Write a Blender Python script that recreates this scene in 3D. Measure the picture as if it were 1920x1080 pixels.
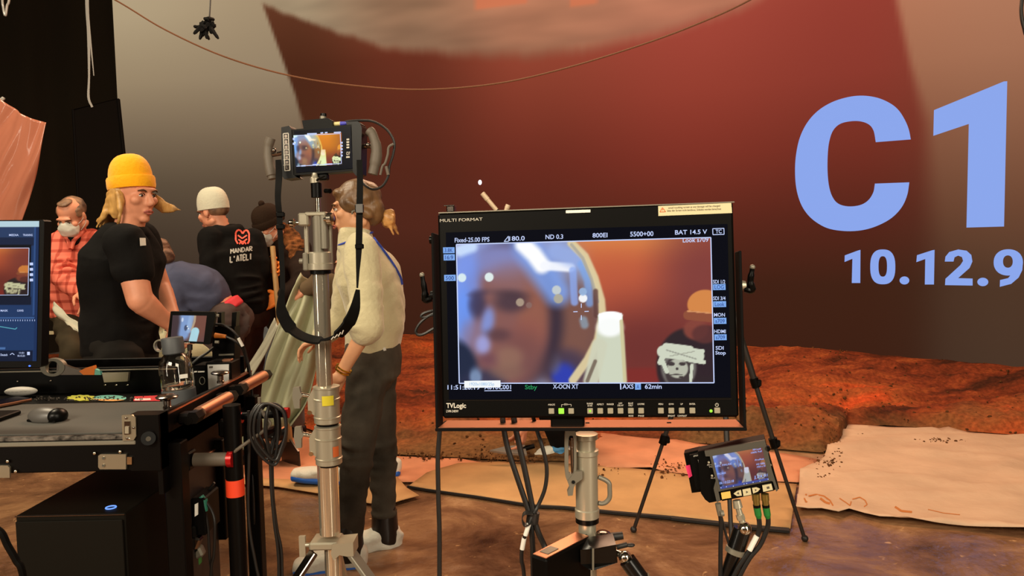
import bpy, math, random
import numpy as np
from mathutils import Vector, Matrix, noise, geometry
from mathutils.bvhtree import BVHTree
random.seed(7); np.random.seed(7)
for _o in list(bpy.data.objects): bpy.data.objects.remove(_o)
SC = bpy.context.scene
COL = SC.collection
V = Vector
# ------------------------------------------------------------ camera
F = 1400.0
EYE = V((0, 0, 1.42))
PITCH = math.atan(90 / F)
RC = Matrix.Rotation(math.pi/2 - PITCH, 3, 'X') @ Matrix.Rotation(-0.02, 3, 'Z')
cam_d = bpy.data.cameras.new('camera'); cam_d.sensor_width = 36; cam_d.lens = F*36/1920
cam_d.clip_start = 0.05; cam_d.clip_end = 100
cam = bpy.data.objects.new('camera', cam_d); COL.objects.link(cam)
cam.matrix_world = Matrix.Translation(EYE) @ RC.to_4x4()
SC.camera = cam
# ------------------------------------------------------------ view, world, lamps
SC.view_settings.view_transform = 'Standard'; SC.view_settings.look = 'None'
SC.view_settings.gamma = 1; SC.view_settings.use_curve_mapping = False
SC.view_settings.exposure = 0.0
def lin(c):
    c = c/255.0
    return c/12.92 if c <= 0.04045 else ((c+0.055)/1.055)**2.4
def rgb(r, g, b): return (lin(r), lin(g), lin(b), 1.0)
wd = bpy.data.worlds.new('studio_dark'); SC.world = wd; wd.use_nodes = True
wd.node_tree.nodes['Background'].inputs[0].default_value = (0.075, 0.055, 0.038, 1)
wd.node_tree.nodes['Background'].inputs[1].default_value = 0.8
def area(name, loc, target, sx, sy, power, col):
    d = bpy.data.lights.new(name, 'AREA'); d.shape = 'RECTANGLE'; d.size = sx; d.size_y = sy
    d.energy = power; d.color = col
    o = bpy.data.objects.new(name, d); COL.objects.link(o); o.location = loc
    o.rotation_euler = (V(target)-V(loc)).to_track_quat('-Z', 'Y').to_euler()
    return o
area('warm_area_light', (-2.6, -2.4, 3.9), (-0.8, 3.4, 0.9), 2.4, 1.6, 290, (1.0, 0.87, 0.66))
area('warm_area_light', (2.4, -2.6, 3.9), (0.8, 3.6, 0.8), 2.4, 1.6, 170, (1.0, 0.86, 0.64))
area('added_strip', (2.3, -1.6, 1.7), (0.2, 2.2, 1.0), 0.35, 2.6, 45, (1.0, 0.9, 0.72))  # added upright strip, gives the metal poles a vertical streak
area('added_strip', (-3.4, -0.6, 1.9), (-0.5, 2.4, 1.0), 0.35, 2.6, 30, (1.0, 0.88, 0.7))  # second added strip, streaks the poles from the left
area('warm_area_light', (-3.2, 3.4, 5.0), (-2.2, 3.4, 0.0), 1.4, 1.4, 180, (1.0, 0.84, 0.60))  # added downlight that brightens the left floor and the heads there
area('set_lamp', (0.8, 7.2, 5.5), (0.4, 3.4, 0.3), 4.0, 1.4, 300, (1.0, 0.60, 0.37))
# ------------------------------------------------------------ pixel helpers
def ray(px, py): return RC @ V(((px-960)/F, -(py-540)/F, -1))
def P(px, py, Y):
    d = ray(px, py); return EYE + d*(Y/d.y)
def G(px, py, z=0.0):
    d = ray(px, py); return EYE + d*((z-EYE.z)/d.z)
def frame(o, u, v):
    u = u.normalized(); v = (v - u*u.dot(v)).normalized(); n = u.cross(v)
    m = Matrix((u, v, n)).transposed().to_4x4(); m.translation = o; return m
def quadframe(tl, tr, br, bl):
    o = (tl+tr+br+bl)/4
    return frame(o, (tr+br)/2-(tl+bl)/2, (tl+tr)/2-(bl+br)/2)
def uv(M, px, py, n=0.0):
    d = ray(px, py); nn = M.col[2].xyz; o = M.translation + nn*n
    t = (o-EYE).dot(nn)/d.dot(nn)
    q = M.inverted() @ (EYE + d*t); return q.x, q.y
# ------------------------------------------------------------ materials
def mat(name, c, rough=0.6, metal=0.0, var=0.0, vs=8.0, bump=0.0, bs=40.0, emit=None, es=1.0, c2=None, spec=None, aniso=None, trans=0.0, sheen=0.0):
    m = bpy.data.materials.new(name); m.use_nodes = True
    nt = m.node_tree; N = nt.nodes; L = nt.links; b = N['Principled BSDF']
    b.inputs['Base Color'].default_value = c; b.inputs['Roughness'].default_value = rough
    b.inputs['Metallic'].default_value = metal
    if spec is None and rough >= 0.8: spec = 0.12
    if spec is not None: b.inputs['Specular IOR Level'].default_value = spec
    if trans: b.inputs['Transmission Weight'].default_value = trans; b.inputs['IOR'].default_value = 1.45
    if sheen: b.inputs['Sheen Weight'].default_value = sheen
    if emit is not None:
        b.inputs['Emission Color'].default_value = emit; b.inputs['Emission Strength'].default_value = es
    if var or c2 or bump:
        tc = N.new('ShaderNodeTexCoord'); mp = N.new('ShaderNodeMapping'); L.new(tc.outputs['Object'], mp.inputs[0])
        if aniso: mp.inputs['Scale'].default_value = aniso
    if var or c2:
        n = N.new('ShaderNodeTexNoise'); n.inputs['Scale'].default_value = vs; n.inputs['Detail'].default_value = 6
        L.new(mp.outputs[0], n.inputs['Vector'])
        r = N.new('ShaderNodeValToRGB'); L.new(n.outputs['Fac'], r.inputs[0])
        lo = tuple(x*(1-var) for x in c[:3])+(1,); hi = tuple(min(1, x*(1+var)) for x in c[:3])+(1,)
        if c2: lo, hi = c, c2
        r.color_ramp.elements[0].position = 0.36; r.color_ramp.elements[0].color = lo
        r.color_ramp.elements[1].position = 0.64; r.color_ramp.elements[1].color = hi
        L.new(r.outputs[0], b.inputs['Base Color'])
    if bump:
        n2 = N.new('ShaderNodeTexNoise'); n2.inputs['Scale'].default_value = bs; n2.inputs['Detail'].default_value = 4
        L.new(mp.outputs[0], n2.inputs['Vector'])
        bp = N.new('ShaderNodeBump'); bp.inputs['Strength'].default_value = min(1, bump); bp.inputs['Distance'].default_value = 0.35/bs
        L.new(n2.outputs['Fac'], bp.inputs['Height']); L.new(bp.outputs[0], b.inputs['Normal'])
    return m
def vmat(name, rough=0.35, es=1.0, spec=0.15):
    m = bpy.data.materials.new(name); m.use_nodes = True
    nt = m.node_tree; b = nt.nodes['Principled BSDF']
    a = nt.nodes.new('ShaderNodeAttribute'); a.attribute_name = 'Col'
    b.inputs['Base Color'].default_value = (0.004, 0.004, 0.004, 1); b.inputs['Roughness'].default_value = rough
    b.inputs['Specular IOR Level'].default_value = spec
    nt.links.new(a.outputs['Color'], b.inputs['Emission Color']); b.inputs['Emission Strength'].default_value = es
    return m
# ------------------------------------------------------------ objects
WM = {}
def thing(name, label, cat, loc=(0, 0, 0), group=None, kind=None):
    o = bpy.data.objects.new(name, None); COL.objects.link(o); o.location = loc
    o.empty_display_size = 0.1
    o['label'] = label; o['category'] = cat
    if group: o['group'] = group
    if kind: o['kind'] = kind
    WM[o.name] = Matrix.Translation(V(loc)); return o
def tag(o, label, cat, group=None, kind=None):
    o['label'] = label; o['category'] = cat
    if group: o['group'] = group
    if kind: o['kind'] = kind
    return o
def link_mesh(name, verts, faces, m, parent=None, smooth=35.0, cols=None, origin=None):
    W = WM[parent.name] if parent else Matrix.Translation(V(origin)) if origin is not None else Matrix.Identity(4)
    a = np.array([tuple(v) for v in verts], dtype=np.float64) if not isinstance(verts, np.ndarray) else verts
    if W != Matrix.Identity(4):
        Wi = np.array(W.inverted()); a = a @ Wi[:3, :3].T + Wi[:3, 3]
    me = bpy.data.meshes.new(name); me.from_pydata(a.tolist(), [], [tuple(f) for f in faces]); me.update()
    if smooth:
        me.polygons.foreach_set('use_smooth', [True]*len(me.polygons))
        if smooth < 180: me.set_sharp_from_angle(angle=math.radians(smooth))
    if cols is not None:
        at = me.color_attributes.new('Col', 'FLOAT_COLOR', 'POINT'); at.data.foreach_set('color', np.asarray(cols, dtype=np.float32).ravel())
    me.materials.append(m)
    o = bpy.data.objects.new(name, me); COL.objects.link(o)
    if parent: o.parent = parent
    elif origin is not None: o.location = origin
    WM[o.name] = W; return o
def perp(t):
    a = V((0, 0, 1)) if abs(t.normalized().z) < 0.9 else V((1, 0, 0))
    x = t.cross(a).normalized(); return x, t.cross(x).normalized()
_BF = None
def bevbox(hx, hy, hz, b):
    pts = []
    for sx in (-1, 1):
        for sy in (-1, 1):
            for sz in (-1, 1):
                pts += [(sx*hx, sy*(hy-b), sz*(hz-b)), (sx*(hx-b), sy*hy, sz*(hz-b)), (sx*(hx-b), sy*(hy-b), sz*hz)]
    idx = lambda i, j, k, a: ((i*2+j)*2+k)*3+a
    f = []
    for s in (0, 1):
        f.append([idx(s,0,0,0), idx(s,1,0,0), idx(s,1,1,0), idx(s,0,1,0)][::(1 if s else -1)])
        f.append([idx(0,s,0,1), idx(0,s,1,1), idx(1,s,1,1), idx(1,s,0,1)][::(1 if s else -1)])
        f.append([idx(0,0,s,2), idx(1,0,s,2), idx(1,1,s,2), idx(0,1,s,2)][::(1 if s else -1)])
    C = lambda i: V(pts[i])
    def add(q):
        c = sum((C(i) for i in q), V())/len(q)
        n = (C(q[1])-C(q[0])).cross(C(q[2])-C(q[1]))
        f.append(q if n.dot(c) > 0 else q[::-1])
    for i in (0, 1):
        for j in (0, 1):
            add([idx(i,j,0,0), idx(i,j,1,0), idx(i,j,1,1), idx(i,j,0,1)])
            add([idx(i,0,j,0), idx(i,1,j,0), idx(i,1,j,2), idx(i,0,j,2)])
            add([idx(0,i,j,1), idx(1,i,j,1), idx(1,i,j,2), idx(0,i,j,2)])
            for k in (0, 1): add([idx(i,j,k,0), idx(i,j,k,1), idx(i,j,k,2)])
    return pts, f
class MB:
    def __init__(s, M=None): s.v = []; s.f = []; s.M = M
    def add(s, vs, fs):
        o = len(s.v); s.v += [V(x) for x in vs]; s.f += [[i+o for i in q] for q in fs]; return s
    def box(s, c, size, R=None, b=0.0):
        hx, hy, hz = (max(1e-5, x/2) for x in size)
        b = min(b, 0.45*min(hx, hy, hz)) if b else 0.02*min(hx, hy, hz)
        p, f = bevbox(hx, hy, hz, b); c = V(c)
        return s.add([c + (R @ V(q) if R else V(q)) for q in p], f)
    def span(s, u0, u1, v0, v1, n0, n1, b=0.0):
        return s.box(((u0+u1)/2, (v0+v1)/2, (n0+n1)/2), (abs(u1-u0), abs(v1-v0), abs(n1-n0)), None, b)
    def cyl(s, p0, p1, r0, r1=None, seg=16, cap=True):
        p0, p1 = V(p0), V(p1); r1 = r0 if r1 is None else r1; x, y = perp(p1-p0)
        vs = []
        for p, r in ((p0, r0), (p1, r1)):
            vs += [p + (x*math.cos(2*math.pi*i/seg) + y*math.sin(2*math.pi*i/seg))*r for i in range(seg)]
        fs = [[i, (i+1) % seg, seg+(i+1) % seg, seg+i] for i in range(seg)]
        if cap: fs += [list(range(seg))[::-1], list(range(seg, 2*seg))]
        return s.add(vs, fs)
    def lathe(s, prof, o, axis, seg=20):
        o, axis = V(o), V(axis).normalized(); x, y = perp(axis); vs = []; fs = []
        for r, h in prof:
            vs += [o + axis*h + (x*math.cos(2*math.pi*i/seg) + y*math.sin(2*math.pi*i/seg))*max(r, 1e-4) for i in range(seg)]
        for k in range(len(prof)-1):
            fs += [[k*seg+i, k*seg+(i+1) % seg, (k+1)*seg+(i+1) % seg, (k+1)*seg+i] for i in range(seg)]
        fs += [list(range(seg))[::-1], list(range((len(prof)-1)*seg, len(prof)*seg))]
        return s.add(vs, fs)
    def tube(s, pts, r, seg=8, sub=6, closed=False, flat=None):
        pts = [V(p) for p in pts]
        if sub: pts = spline(pts, sub, closed)
        n = len(pts); vs = []; fs = []; x = None
        for i, p in enumerate(pts):
            a = pts[i-1] if (i or closed) else p; c = pts[(i+1) % n] if (i < n-1 or closed) else p
            t = (c-a).normalized()
            if x is None: x, y = perp(t)
            else:
                x = (x - t*t.dot(x)).normalized(); y = t.cross(x).normalized()
            rr = r[min(i*len(r)//n, len(r)-1)] if isinstance(r, (list, tuple)) else r
            vs += [p + (x*math.cos(2*math.pi*k/seg) + y*math.sin(2*math.pi*k/seg))*rr for k in range(seg)]
        for i in range(n if closed else n-1):
            j = (i+1) % n
            fs += [[i*seg+k, i*seg+(k+1) % seg, j*seg+(k+1) % seg, j*seg+k] for k in range(seg)]
        if not closed: fs += [list(range(seg))[::-1], list(range((n-1)*seg, n*seg))]
        return s.add(vs, fs)
    def ribbon(s, pts, w, th, side, sub=6):
        pts = [V(p) for p in pts]; pts = spline(pts, sub) if sub else pts
        n = len(pts); vs = []; fs = []
        ws = w if isinstance(w, (list, tuple)) else [w]
        for i, p in enumerate(pts):
            t = (pts[min(i+1, n-1)]-pts[max(i-1, 0)]).normalized()
            sd = V(side[min(i*len(side)//n, len(side)-1)]) if isinstance(side, list) else V(side)
            sd = (sd - t*t.dot(sd)).normalized(); nn = t.cross(sd)
            f = i/(n-1)*(len(ws)-1); k = min(int(f), max(len(ws)-2, 0)); ww = ws[k]+(ws[min(k+1, len(ws)-1)]-ws[k])*(f-k)
            vs += [p+sd*ww/2+nn*th/2, p-sd*ww/2+nn*th/2, p-sd*ww/2-nn*th/2, p+sd*ww/2-nn*th/2]
        for i in range(n-1):
            fs += [[i*4+k, i*4+(k+1) % 4, i*4+4+(k+1) % 4, i*4+4+k] for k in range(4)]
        fs += [[3, 2, 1, 0], [n*4-4, n*4-3, n*4-2, n*4-1]]
        return s.add(vs, fs)
    def sph(s, c, r, R=None, seg=16, rings=10):
        r = (r, r, r) if not isinstance(r, (tuple, list)) else r; c = V(c); vs = []; fs = []
        for j in range(rings+1):
            th = math.pi*j/rings
            for i in range(seg):
                q = V((r[0]*math.sin(th)*math.cos(2*math.pi*i/seg), r[1]*math.sin(th)*math.sin(2*math.pi*i/seg), r[2]*math.cos(th)))
                if 0 < j < rings or i == 0: vs.append(c + (R @ q if R else q))
        idx = lambda j, i: 0 if j == 0 else (len(vs)-1 if j == rings else 1+(j-1)*seg+i % seg)
        for j in range(rings):
            for i in range(seg):
                q = [idx(j, i), idx(j+1, i), idx(j+1, i+1), idx(j, i+1)]
                fs.append([x for k, x in enumerate(q) if x not in q[:k]])
        return s.add(vs, fs)
    def prism(s, poly, d, holes=None):
        poly = [V(p) for p in poly]; d = V(d); n = len(poly)
        nn = V()
        for i in range(n): nn += poly[i].cross(poly[(i+1) % n])
        if nn.dot(d) < 0: poly = poly[::-1]
        tri = geometry.tessellate_polygon([poly])
        tri2 = []
        for t in tri:
            w = (poly[t[1]]-poly[t[0]]).cross(poly[t[2]]-poly[t[0]])
            tri2.append(list(t) if w.dot(d) > 0 else list(t)[::-1])
        vs = poly + [p+d for p in poly]
        fs = [[i for i in t][::-1] for t in tri2] + [[i+n for i in t] for t in tri2] + [[i, (i+1) % n, n+(i+1) % n, n+i] for i in range(n)]
        return s.add(vs, fs)
    def ring(s, outer, inner, d):
        n = len(outer); vs = [V(p) for p in outer]+[V(p) for p in inner]; vs += [p+V(d) for p in vs]; fs = []
        for i in range(n):
            j = (i+1) % n
            fs += [[2*n+i, 2*n+j, 3*n+j, 3*n+i], [i, n+i, n+j, j], [i, j, 2*n+j, 2*n+i], [n+j, n+i, 3*n+i, 3*n+j]]
        return s.add(vs, fs)
    def build(s, name, m, parent=None, smooth=35.0, origin=None):
        vs = [s.M @ v for v in s.v] if s.M else s.v
        return link_mesh(name, vs, s.f, m, parent, smooth, origin=origin)
def spline(p, sub, closed=False):
    n = len(p); out = []
    for i in range(n if closed else n-1):
        a = p[i-1] if (i or closed) else p[0]*2-p[1]
        b = p[i]; c = p[(i+1) % n]; d = p[(i+2) % n] if (i+2 < n or closed) else p[-1]*2-p[-2]
        for k in range(sub):
            t = k/sub
            out.append(0.5*((2*b)+(c-a)*t+(2*a-5*b+4*c-d)*t*t+(3*b-a-3*c+d)*t**3))
    if not closed: out.append(p[-1])
    return out
# ------------------------------------------------------------ text on a plane frame
_cap = [None]
def text_mesh(s, bold=0.0):
    cu = bpy.data.curves.new('t', 'FONT'); cu.body = s; cu.size = 1; cu.offset = bold; cu.resolution_u = 3
    ob = bpy.data.objects.new('t', cu); me = bpy.data.meshes.new_from_object(ob)
    vs = np.array([v.co[:] for v in me.vertices]) if len(me.vertices) else np.zeros((0, 3)); fs = [list(p.vertices) for p in me.polygons]
    bpy.data.objects.remove(ob); bpy.data.curves.remove(cu); bpy.data.meshes.remove(me)
    return vs, fs
def text(mb, M, s, x0, x1, yb, hpx, n=0.001, bold=0.015, slope=0.0):
    """write s between pixels x0..x1, baseline yb, cap height hpx, on frame M (local coords into mb)"""
    if _cap[0] is None: _cap[0] = text_mesh('H')[0][:, 1].max()
    vs, fs = text_mesh(s, bold)
    if not len(vs): return
    w0, w1 = vs[:, 0].min(), vs[:, 0].max()
    a = V(uv(M, x0, yb)); b = V(uv(M, x1, yb + slope*(x1-x0))); c = V(uv(M, x0, yb-hpx))
    ex = (b-a); ey = (c-a)
    out = []
    for q in vs:
        sx = (q[0]-w0)/(w1-w0); sy = q[1]/_cap[0]
        p = a + ex*sx + ey*sy; out.append((p.x, p.y, n))
    mb.add(out, fs)
# ------------------------------------------------------------ voxel blobs for bodies and clothes
def capsule(p0, p1, r0, r1, seg=14):
    p0, p1 = V(p0), V(p1); t = (p1-p0)
    if t.length < 1e-6: t = V((0, 0, 1e-4)); p1 = p0+t
    x, y = perp(t); t = t.normalized(); rows = []
    for k in range(1, 5):
        a = math.pi/2*(1-k/4); rows.append((p0 - t*r0*math.sin(a), r0*math.cos(a)))
    for k in range(0, 4):
        a = math.pi/2*k/4; rows.append((p1 + t*r1*math.sin(a), r1*math.cos(a)))
    vs = [p0-t*r0]; fs = []
    for p, r in rows: vs += [p+(x*math.cos(2*math.pi*i/seg)+y*math.sin(2*math.pi*i/seg))*r for i in range(seg)]
    vs.append(p1+t*r1); n = len(rows)
    for i in range(seg):
        j = (i+1) % seg; fs.append([0, 1+j, 1+i]); fs.append([len(vs)-1, 1+(n-1)*seg+i, 1+(n-1)*seg+j])
        for k in range(n-1): fs.append([1+k*seg+i, 1+k*seg+j, 1+(k+1)*seg+j, 1+(k+1)*seg+i])
    return vs, fs
def ell(c, r, R=None, seg=18, rings=12):
    m = MB(); m.sph(c, tuple(r), R, seg, rings); return m.v, m.f
def loft(pts, lat, hw, hd, seg=22, sub=4, flat=False):
    pts = [V(p) for p in pts]; n0 = len(pts)
    lat = lat if isinstance(lat, list) else [V(lat)]*n0
    sp = spline(pts, sub); n = len(sp); rows = []
    def itp(a, f):
        f *= (n0-1); k = min(int(f), n0-2); return a[k]+(a[k+1]-a[k])*(f-k)
    for i, p in enumerate(sp):
        f = i/(n-1); t = (sp[min(i+1, n-1)]-sp[max(i-1, 0)]).normalized()
        l = itp(lat, f); l = (l-t*t.dot(l)).normalized(); d = t.cross(l)
        rows.append((p, l, d, itp(hw, f), itp(hd, f), t))
    p, l, d, w, h, t = rows[0]; a = min(w, h)*(0.12 if flat else 0.5)
    head = [(p-t*a, l, d, w*0.45, h*0.45, t), (p-t*a*0.7, l, d, w*0.8, h*0.8, t)]
    p, l, d, w, h, t = rows[-1]; a = min(w, h)*(0.12 if flat else 0.5)
    tail = [(p+t*a*0.7, l, d, w*0.8, h*0.8, t), (p+t*a, l, d, w*0.45, h*0.45, t)]
    rows = head+rows+tail; vs = []; fs = []
    for p, l, d, w, h, t in rows:
        for i in range(seg):
            a = 2*math.pi*i/seg; ca, sa = math.cos(a), math.sin(a)
            k = 1/((abs(ca)**2.5+abs(sa)**2.5)**(1/2.5))
            vs.append(p+l*(ca*k*w)+d*(sa*k*h))
    for k in range(len(rows)-1):
        fs += [[k*seg+i, k*seg+(i+1) % seg, (k+1)*seg+(i+1) % seg, (k+1)*seg+i] for i in range(seg)]
    fs += [list(range(seg))[::-1], list(range((len(rows)-1)*seg, len(rows)*seg))]
    return vs, fs
def blob(name, prims, vox, m, parent=None, smooth=4, fold=0.0, fscale=9.0, keep=True, adapt=None):
    vs = []; fs = []
    for pv, pf in prims:
        o = len(vs); vs += [tuple(p) for p in pv]; fs += [[i+o for i in q] for q in pf]
    me = bpy.data.meshes.new(name+'_src'); me.from_pydata(vs, [], fs); me.update()
    ob = bpy.data.objects.new(name+'_src', me); COL.objects.link(ob)
    r = ob.modifiers.new('r', 'REMESH'); r.mode = 'VOXEL'; r.voxel_size = vox
    if smooth:
        q = ob.modifiers.new('s', 'SMOOTH'); q.factor = 0.5; q.iterations = smooth
    dg = bpy.context.evaluated_depsgraph_get(); dg.update()
    e = ob.evaluated_get(dg); me2 = e.to_mesh()
    n = len(me2.vertices); co = np.empty(n*3); me2.vertices.foreach_get('co', co); co = co.reshape(-1, 3)
    no = np.empty(n*3); me2.vertices.foreach_get('normal', no); no = no.reshape(-1, 3)
    fs2 = [tuple(p.vertices) for p in me2.polygons]
    e.to_mesh_clear(); bpy.data.objects.remove(ob); bpy.data.meshes.remove(me)
    if fold:
        d = np.array([noise.noise(V((x*fscale, y*fscale, z*fscale*1.9+noise.noise(V((x*4, y*4, z*4)))*2.0))) for x, y, z in co])
        d = np.sign(d)*np.abs(d)**0.8
        co = co + no*(d*fold)[:, None]
    return link_mesh(name, co, fs2, m, parent, smooth=180)
def bvh_of(o):
    W = WM[o.name]; me = o.data
    return BVHTree.FromPolygons([W @ v.co for v in me.vertices], [tuple(p.vertices) for p in me.polygons])
def cast(bv, px, py, off=0.004):
    d = ray(px, py).normalized(); h = bv.ray_cast(EYE, d)
    return None if h[0] is None else h[0]-d*off
# ============================================================ SETTING
M_floor = mat('worn_concrete', rgb(96, 70, 48), rough=0.3, bump=0.25, bs=9, spec=0.5)
def floor_nodes(m):
    nt = m.node_tree; N = nt.nodes; L = nt.links; b = N['Principled BSDF']
    tc = N.new('ShaderNodeTexCoord')
    n1 = N.new('ShaderNodeTexNoise'); n1.inputs['Scale'].default_value = 1.7; n1.inputs['Detail'].default_value = 9; n1.inputs['Roughness'].default_value = 0.68; n1.inputs['Distortion'].default_value = 0.6
    L.new(tc.outputs['Object'], n1.inputs['Vector'])
    r = N.new('ShaderNodeValToRGB'); e = r.color_ramp.elements
    e[0].position = 0.3; e[0].color = rgb(66, 46, 34); e[1].position = 0.72; e[1].color = rgb(190, 150, 110)
    q = e.new(0.48); q.color = rgb(126, 90, 64); q = e.new(0.58); q.color = rgb(152, 112, 78)
    L.new(n1.outputs['Fac'], r.inputs[0])
    n2 = N.new('ShaderNodeTexNoise'); n2.inputs['Scale'].default_value = 11; n2.inputs['Detail'].default_value = 8; n2.inputs['Distortion'].default_value = 1.2
    L.new(tc.outputs['Object'], n2.inputs['Vector'])
    r2 = N.new('ShaderNodeValToRGB'); e = r2.color_ramp.elements
    e[0].position = 0.66; e[0].color = (0, 0, 0, 1); e[1].position = 0.74; e[1].color = (1, 1, 1, 1)
    L.new(n2.outputs['Fac'], r2.inputs[0])
    mx = N.new('ShaderNodeMixRGB'); L.new(r2.outputs[0], mx.inputs[0]); L.new(r.outputs[0], mx.inputs[1]); mx.inputs[2].default_value = rgb(204, 160, 112)
    L.new(mx.outputs[0], b.inputs['Base Color'])
    rr = N.new('ShaderNodeMapRange'); L.new(n1.outputs['Fac'], rr.inputs[0]); rr.inputs[1].default_value = 0.3; rr.inputs[2].default_value = 0.7; rr.inputs[3].default_value = 0.11; rr.inputs[4].default_value = 0.38
    L.new(rr.outputs[0], b.inputs['Roughness'])
floor_nodes(M_floor)
fl = MB(); fl.box((0, 4, -0.05), (18, 18, 0.1))
floor = fl.build('floor', M_floor); floor['kind'] = 'structure'

# --- LED wall: a gently curved screen showing the red sky
wall_px = [(236, 10.6), (420, 10.25), (780, 9.35), (1120, 8.6), (1420, 7.95), (1700, 7.15), (1900, 6.55)]
wc = [V((P(x, 480, Y).x, Y, 0)) for x, Y in wall_px] + [V((5.45, 5.4, 0)), V((6.1, 4.0, 0)), V((6.3, 2.4, 0))]
wl = spline(wc, 8)
seglen = [0]
for a, b in zip(wl, wl[1:]): seglen.append(seglen[-1]+(b-a).length)
WL = seglen[-1]; WH = 5.6
def wall_at(s):
    for i in range(len(wl)-1):
        if s <= seglen[i+1] or i == len(wl)-2:
            return wl[i].lerp(wl[i+1], (s-seglen[i])/(seglen[i+1]-seglen[i]))
def proj(p):
    q = RC.transposed() @ (V(p)-EYE); return (960+F*q.x/-q.z, 540-F*q.y/-q.z) if q.z < -0.05 else (1e5, 0)
NS, NZ = 420, 220
base = np.array([tuple(wall_at(WL*i/NS)) for i in range(NS+1)])
zz = np.linspace(0, WH, NZ+1)
WX = np.repeat(base[None, :, 0], NZ+1, 0); WY = np.repeat(base[None, :, 1], NZ+1, 0); WZ = np.repeat(zz[:, None], NS+1, 1)
# sky picture on the screen; s = metres along the wall, z = height
S_ = np.repeat(np.linspace(0, WL, NS+1)[None], NZ+1, 0); Z_ = WZ
def s_of(px):
    best = min(range(401), key=lambda i: abs(proj(wall_at(WL*0.75*i/400)+V((0, 0, 1.5)))[0]-px)); return WL*0.75*best/400
def grid_col(xs, ys, tab):
    xs = np.array(xs, float); ys = np.array(ys, float); tab = np.array(tab, float)
    out = np.zeros(S_.shape+(3,))
    xi = np.clip(np.searchsorted(xs, S_)-1, 0, len(xs)-2); yi = np.clip(np.searchsorted(ys, Z_)-1, 0, len(ys)-2)
    fx = np.clip((S_-xs[xi])/(xs[xi+1]-xs[xi]), 0, 1)[..., None]; fy = np.clip((Z_-ys[yi])/(ys[yi+1]-ys[yi]), 0, 1)[..., None]
    fx = fx*fx*(3-2*fx); 
    return (tab[yi, xi]*(1-fx)+tab[yi, xi+1]*fx)*(1-fy)+(tab[yi+1, xi]*(1-fx)+tab[yi+1, xi+1]*fx)*fy
sx = [s_of(x) for x in (240, 560, 780, 1000, 1300, 1600, 1900)]; sx.append(WL)
hz = [0, 0.9, 1.6, 2.3, 3.0, 3.7, 4.6, 5.6]
inner = grid_col(sx, hz, [
 [(50,34,24),(54,32,20),(56,27,16),(54,25,14),(58,26,14),(58,28,16),(58,36,24),(60,42,30)],
 [(54,36,26),(58,34,22),(64,30,18),(64,28,16),(64,28,16),(62,30,17),(64,40,27),(66,46,32)],
 [(58,38,26),(66,38,26),(80,36,24),(88,35,23),(92,36,24),(86,34,23),(86,48,34),(80,50,34)],
 [(62,40,26),(70,38,24),(84,36,23),(104,40,28),(124,46,34),(116,44,32),(110,56,40),(92,56,38)],
 [(66,42,28),(74,38,22),(92,40,26),(128,54,38),(146,58,44),(138,54,42),(128,62,46),(104,62,42)],
 [(70,44,30),(76,38,22),(104,46,30),(150,68,48),(160,66,52),(148,58,46),(140,66,50),(116,70,48)],
 [(80,50,34),(100,56,36),(150,84,58),(200,116,84),(190,98,74),(160,66,52),(150,74,56),(130,80,56)],
 [(90,58,40),(120,70,46),(170,100,70),(214,132,96),(205,118,88),(170,76,60),(160,84,64),(140,88,62)]])
outer = grid_col(sx, hz, [
 [(50,37,27),(58,42,32),(56,40,30),(56,38,28),(58,36,26),(58,36,25),(70,50,37),(70,48,34)],
 [(58,45,34),(64,48,38),(64,46,36),(62,42,32),(64,40,28),(64,38,26),(76,52,37),(74,52,36)],
 [(72,58,45),(76,60,47),(76,58,44),(78,54,40),(80,52,38),(98,60,42),(106,68,48),(96,64,46)],
 [(92,77,60),(96,78,60),(92,68,50),(96,64,46),(110,66,48),(128,78,56),(136,90,66),(120,82,60)],
 [(122,104,82),(126,106,83),(112,84,62),(120,80,58),(140,84,62),(160,104,76),(164,110,82),(144,98,72)],
 [(152,132,104),(150,130,104),(136,102,78),(156,104,78),(176,110,84),(182,118,88),(180,122,92),(160,112,84)],
 [(176,156,124),(164,142,112),(150,110,82),(214,140,104),(212,138,104),(196,128,96),(194,132,100),(176,124,94)],
 [(186,166,132),(176,152,120),(170,126,94),(224,150,112),(222,148,112),(204,136,104),(200,138,106),(184,132,100)]])
# inner window: left edge slants right going down, right edge slants too; ragged cloud along the top
def edge(pairs):
    pts = []
    for px, py in pairs:
        bestp = None
        for i in range(301):
            p = wall_at(WL*0.8*i/300); d = abs(proj(V((p.x, p.y, 2.0)))[0]-px) 
            if bestp is None or d < bestp[0]: bestp = (d, WL*0.8*i/300, p)
        z = P(px, py, bestp[2].y).z; pts.append((bestp[1], z))
    return pts
le = edge([(590, 330), (560, 180), (536, 100), (502, 5)]); re = edge([(1775, 470), (1748, 230), (1712, 120), (1688, 0)])
cl = edge([(495, 2), (540, 22), (640, 62), (740, 90), (860, 104), (1000, 104), (1100, 92), (1200, 74), (1290, 50), (1400, 8), (1500, -40)])
lx = np.interp(Z_, [p[1] for p in le], [p[0] for p in le]); rx = np.interp(Z_, [p[1] for p in re], [p[0] for p in re])
nz = np.array([noise.noise(V((s*2.6, 3.1, 0)))*0.05+noise.noise(V((s*7, 9.1, 0)))*0.025+noise.noise(V((s*17, 4.1, 0)))*0.012 for s in np.linspace(0, WL, NS+1)])
cz = np.interp(S_, [p[0] for p in cl], [p[1] for p in cl]) + nz[None]
sm = lambda x: np.clip(x, 0, 1)**2*(3-2*np.clip(x, 0, 1))
soft = 0.06 + 0.5*np.clip((3.2-Z_)/2.2, 0, 1)
softr = 0.10 + 0.35*np.clip((3.0-Z_)/2.2, 0, 1)
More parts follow.
